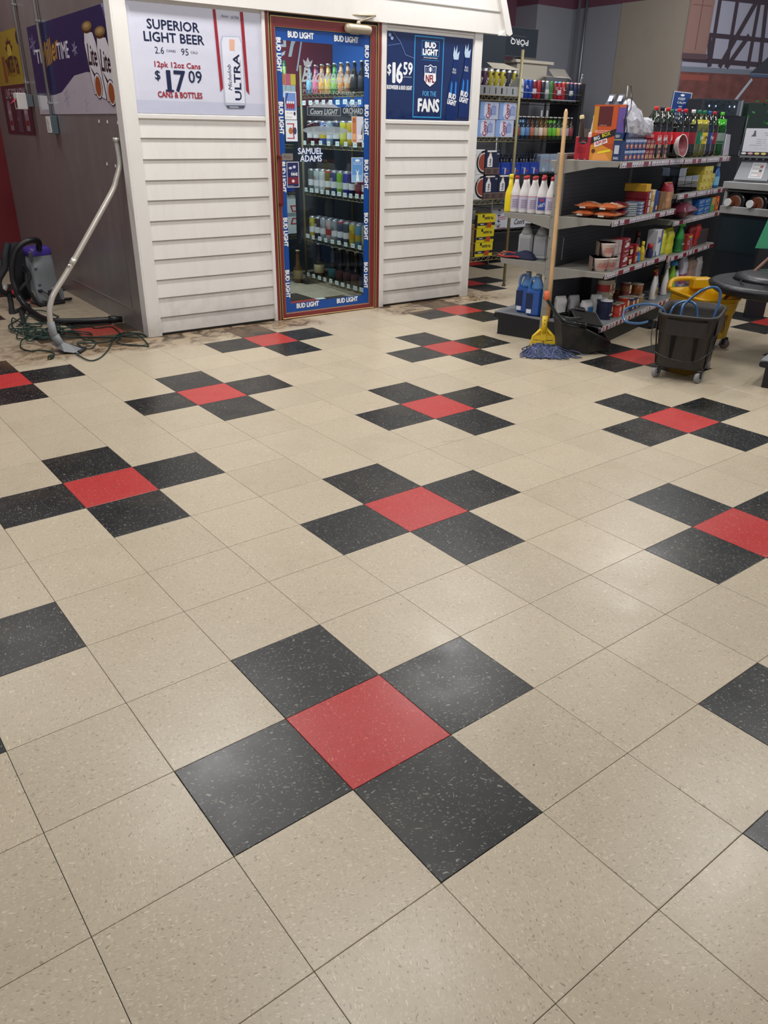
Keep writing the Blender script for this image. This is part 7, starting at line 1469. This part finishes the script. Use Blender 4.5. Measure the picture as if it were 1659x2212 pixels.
MB().lathe([(.085, .20), (.088, .235), (.080, .242)], bk, 20, (-.035, .02), sx=.95, sy=1.05, caps=False).box(-.03, .075, .215, -.012, .092, .265, bk2, b=.004).build('gear_cover', t)
lv = spline([(.02, -.112, .200), (-.05, -.125, .215), (-.115, -.10, .225), (-.165, -.07, .262), (-.215, -.04, .322), (-.238, -.028, .352)], 6)
MB().tube(lv, .0105, M('#14201f', .3, .4, coat=.4), 10).tube([(.03, -.118, .198), (.03, -.098, .198)], .013, bk2, 10).build('lever', t)
MB().tube([(-.233, -.030, .345), (-.240, -.028, .360), (-.240, -.028, .397)], [.0165, .018, .0175], M('#d8643c', .55), 14).build('grip', t)
# mop buckets
def bucket(name, label, loc, rot, mat, rim, L=.40, W=.27, H=.345, wheels=True, cutrim=True, cast=M('#8f8f8f', .45)):
    t = thing(name, label, 'bucket', loc, rot); lowm = mat
    def sec(l, w, z, n=28, k=.42, tail=0.0): return [(l/2*math.copysign(abs(math.cos(2*PI*i/n))**k, math.cos(2*PI*i/n)), w/2*math.copysign(abs(math.sin(2*PI*i/n))**k, math.sin(2*PI*i/n)), z+tail*max(0, math.cos(2*PI*i/n))) for i in range(n)]
    secs = [sec(L*.83, W*.84, .075), sec(L*.85, W*.86, .085), sec(L*.90, W*.92, H*.72), sec(L*.94, W*.95, H*.74), sec(L*1.0, W*1.0, H), sec(L*1.04, W*1.04, H), sec(L*1.04, W*1.04, H+.014), sec(L*.97, W*.95, H+.014), sec(L*.93, W*.91, H-.03), sec(L*.80, W*.78, .12)]
    mb = MB(); n = 28; o = 0
    for s in secs: mb.v += s
    for q in range(len(secs)-1):
        for i in range(n): mb.f.append((q*n+i, q*n+(i+1) % n, (q+1)*n+(i+1) % n, (q+1)*n+i)); mb.mi.append(mb.m(mat)); mb.sm.append(True)
    mb.f.append(tuple(range(n))[::-1]); mb.mi.append(0); mb.sm.append(False); mb.f.append(tuple((len(secs)-1)*n+i for i in range(n))); mb.mi.append(0); mb.sm.append(False)
    # vertical channels and lower skirt
    for s in (-1, 1):
        for x in (-L*.30, L*.04): mb.add([(x-.008, s*(W*.41), .08), (x+.008, s*(W*.41), .08), (x+.012, s*(W*.478), H*.74), (x-.012, s*(W*.478), H*.74), (x-.008, s*(W*.41+.004), .08), (x+.008, s*(W*.41+.004), .08), (x+.012, s*(W*.478+.006), H*.74), (x-.012, s*(W*.478+.006), H*.74)], [(4, 5, 6, 7), (7, 6, 5, 4), (0, 4, 7, 3), (1, 2, 6, 5)], rim)
        mb.box(-L*.32, s*W*.49-.004, H*.70, L*.30, s*W*.49+.004, H*.96, mat, b=.004)
        for y in (-W*.22, W*.16): mb.add([(s*L*.40, y-.008, .085), (s*L*.40, y+.008, .085), (s*L*.468, y+.011, H*.72), (s*L*.468, y-.011, H*.72), (s*(L*.40+.006), y-.008, .085), (s*(L*.40+.006), y+.008, .085), (s*(L*.468+.006), y+.011, H*.72), (s*(L*.468+.006), y-.011, H*.72)], [(4, 5, 6, 7), (7, 6, 5, 4), (0, 4, 7, 3), (1, 2, 6, 5)], rim)
        mb.box(s*L*.485-.006, -W*.36, H*.72, s*L*.485+.006, W*.30, H*.96, mat, b=.004)
    mb.build('tub', t)
    for sx in (-1, 1):
        for sy in (-1, 1):
            cx, cy = sx*L*.36, sy*W*.36; mb = MB(); Tw = Matrix.Translation((cx, cy, .034)) @ Matrix.Rotation(rad(25*sx), 4, 'Z') @ Matrix.Rotation(PI/2, 4, 'X')
            mb.lathe([(.016, -.012), (.034, -.011), (.034, .011), (.016, .012)], cast, 18, T=Tw).lathe([(.008, -.016), (.008, .016)], M('#3a3a3a', .4, .5), 8, T=Tw); w_ = mb.build('caster', t)
            MB().box(cx-.016, cy-.018, .045, cx+.016, cy+.018, .080, M('#232325', .4), b=.005).box(cx-.010, cy-.017, .030, cx+.010, cy-.013, .06, M('#232325', .4)).box(cx-.010, cy+.013, .030, cx+.010, cy+.017, .06, M('#232325', .4)).build('caster_fork', t)
    return t
brown = grime_paint('brown_bucket_plastic', '#282422', '#4a4440', .35, .5, (5, 5, 2)); yb = grime_paint('yellow_bucket_plastic', '#d9a80e', '#a87c12', .35, .42, (4, 4, 3))
# long side faces the camera: corners (3.47,1.63) (3.58,1.40) (3.87,1.46)
tb = bucket('mop_bucket', 'dark brown mop bucket on casters with a blue hose coiled inside', (3.70, 1.588, 0), rad(24), brown, M('#191716', .6), .50, .35, .392)
MB().tube(spline([(.08, .187, .36), (-.09, .205, .30), (-.275, .15, .19), (-.282, 0, .145), (-.278, -.12, .165), (-.12, -.205, .26), (.08, -.187, .36)], 6), .0028, M('#3a3a3c', .35, .7), 6).build('wire_handle', tb)
MB().add([(-.05, -.172, .20), (.0, -.172, .215), (.0, -.182, .265), (-.05, -.181, .25)], [(0, 1, 2, 3)], M('#6a6a2a', .5)).build('maker_label', tb)
ty = bucket('mop_bucket', 'bright yellow mop bucket behind the brown one with a wooden handle in it', (4.475, 1.985, 0), rad(-115), yb, M('#b88a10', .5), .47, .33, .345, cast=M('#6a5a58', .5))
mb = MB(); mb.tube(spline([(-.215, -.15, .355), (-.27, -.10, .40), (-.285, 0, .41), (-.27, .12, .40), (-.19, .165, .355)], 6), .018, yb, 8).box(-.245, .02, .35, -.17, .165, .43, yb, b=.012); mb.build('pour_spout', ty)
t = thing('garden_hose', 'blue rubber hose looping out of the brown bucket', 'hose', (0, 0, 0), 0); hb = M('#2c5a86', .25, coat=.5)
MB().tube(spline([(3.60, 1.60, .25), (3.63, 1.62, .40), (3.66, 1.62, .44), (3.72, 1.57, .515), (3.79, 1.53, .535), (3.82, 1.50, .50), (3.80, 1.49, .40), (3.76, 1.50, .25)], 8), .0085, hb, 8).tube(spline([(3.58, 1.64, .25), (3.55, 1.70, .40), (3.49, 1.80, .42), (3.40, 1.86, .39), (3.36, 1.83, .33), (3.40, 1.76, .32), (3.44, 1.715, .335)], 8), .0075, hb, 8).tube(spline([(3.62, 1.70, .27), (3.66, 1.70, .40), (3.74, 1.66, .435), (3.76, 1.60, .40), (3.74, 1.56, .25)], 8), .0075, hb, 8).build('hose', t)
t = thing('wooden_pole', 'bare brown wooden pole standing slanted in the yellow bucket', 'pole', (4.46, 1.86, 0), 0); o_ = Vector((4.46, 1.86, 0))
w2 = wood_material('old_handle_wood', '#7d5a44', '#5c4030', (3, 3, 3)); MB().tube([Vector((4.44, 1.93, .16))-o_, Vector((4.51, 1.862, .32))-o_, Vector((4.815, 1.757, .592))-o_, Vector((5.12, 1.652, .864))-o_, Vector((5.3, 1.59, 1.025))-o_], .0125, w2, 12).build('pole', t)
# black plastic draped cart at the right edge
bp = M('#1a1c21', .42, bump=.5, bs=9); t = thing('cleaning_cart', 'low round black plastic covered cart top at the right edge', 'cart', (4.62, 1.50, 0), rad(-30))
mb = MB(); mb.lathe([(.36, .415), (.40, .425), (.43, .455), (.435, .475), (.41, .492), (.37, .482), (.30, .478), (.12, .486), (.05, .486)], bp, 36, sx=1.15); mb.build('tray', t)
mb = MB().lathe([(.30, .480), (.29, .506), (.24, .520), (.10, .522)], bp, 28, (.06, .12), sx=1.1, caps=True); mb.build('lid', t)
MB().tube([(.075*math.cos(a*PI/10)+.05, .075*math.sin(a*PI/10)+.08, .528) for a in range(20)], .006, M('#8a8d94', .3, .5), 6, closed=True).build('ring', t)
mb = MB()
for k in range(7): a = k*.9; mb.tube(spline([(.25*math.cos(a), .25*math.sin(a), .489), (.30*math.cos(a+.25), .30*math.sin(a+.25), .492), (.34*math.cos(a+.6), .34*math.sin(a+.6), .488)], 5), .004, bp, 5)
mb.build('plastic_folds', t); MB().box(.18, -.25, 0, .42, -.05, .42, M('#121317', .5), b=.02).build('support', t)
# pale green panel leaning at the right edge
mb = MB(); mb.prism([(0, 0), (.16, 0), (.16, .46), (.085, .46)], -.008, .008, M('#3f9a72', .5), Matrix.Rotation(PI/2, 4, 'X')); mb.box(.02, -.02, -.55, .14, .02, 0, M('#16181d', .5)); o = place(mb, 'floor_sign', 'pale green upright panel at the right edge before the counter', 'sign', (5.62, 2.29, .55), rad(-48)); o.scale = (1.25, 1.25, 1)
# neighbouring shelving end at the right edge
g2 = thing('gondola_shelving', 'black base end of another shelving run at the lower right edge', 'shelving', (3.83, 1.14, 0), TG)
base(-.30, .02, 0, .42, g2)
mb = MB().box(0, -.36, 0, .03, -.30, 1.245, gw, b=.002); mb.build('upright', g2); MB().box(.03, -.34, .155, .42, -.32, 1.225, gdark).build('back_panel', g2)
# ================================================================== ceiling fixtures, parts of the ceiling
ceil = bpy.data.objects['ceiling']
for i, (x, y) in enumerate(LAMPS):
    MB().box(-.60, -.16, 0, .60, .16, .05, M('#c8c8c6', .6), b=.004).build('lamp_housing', ceil, (x, y, 3.57))
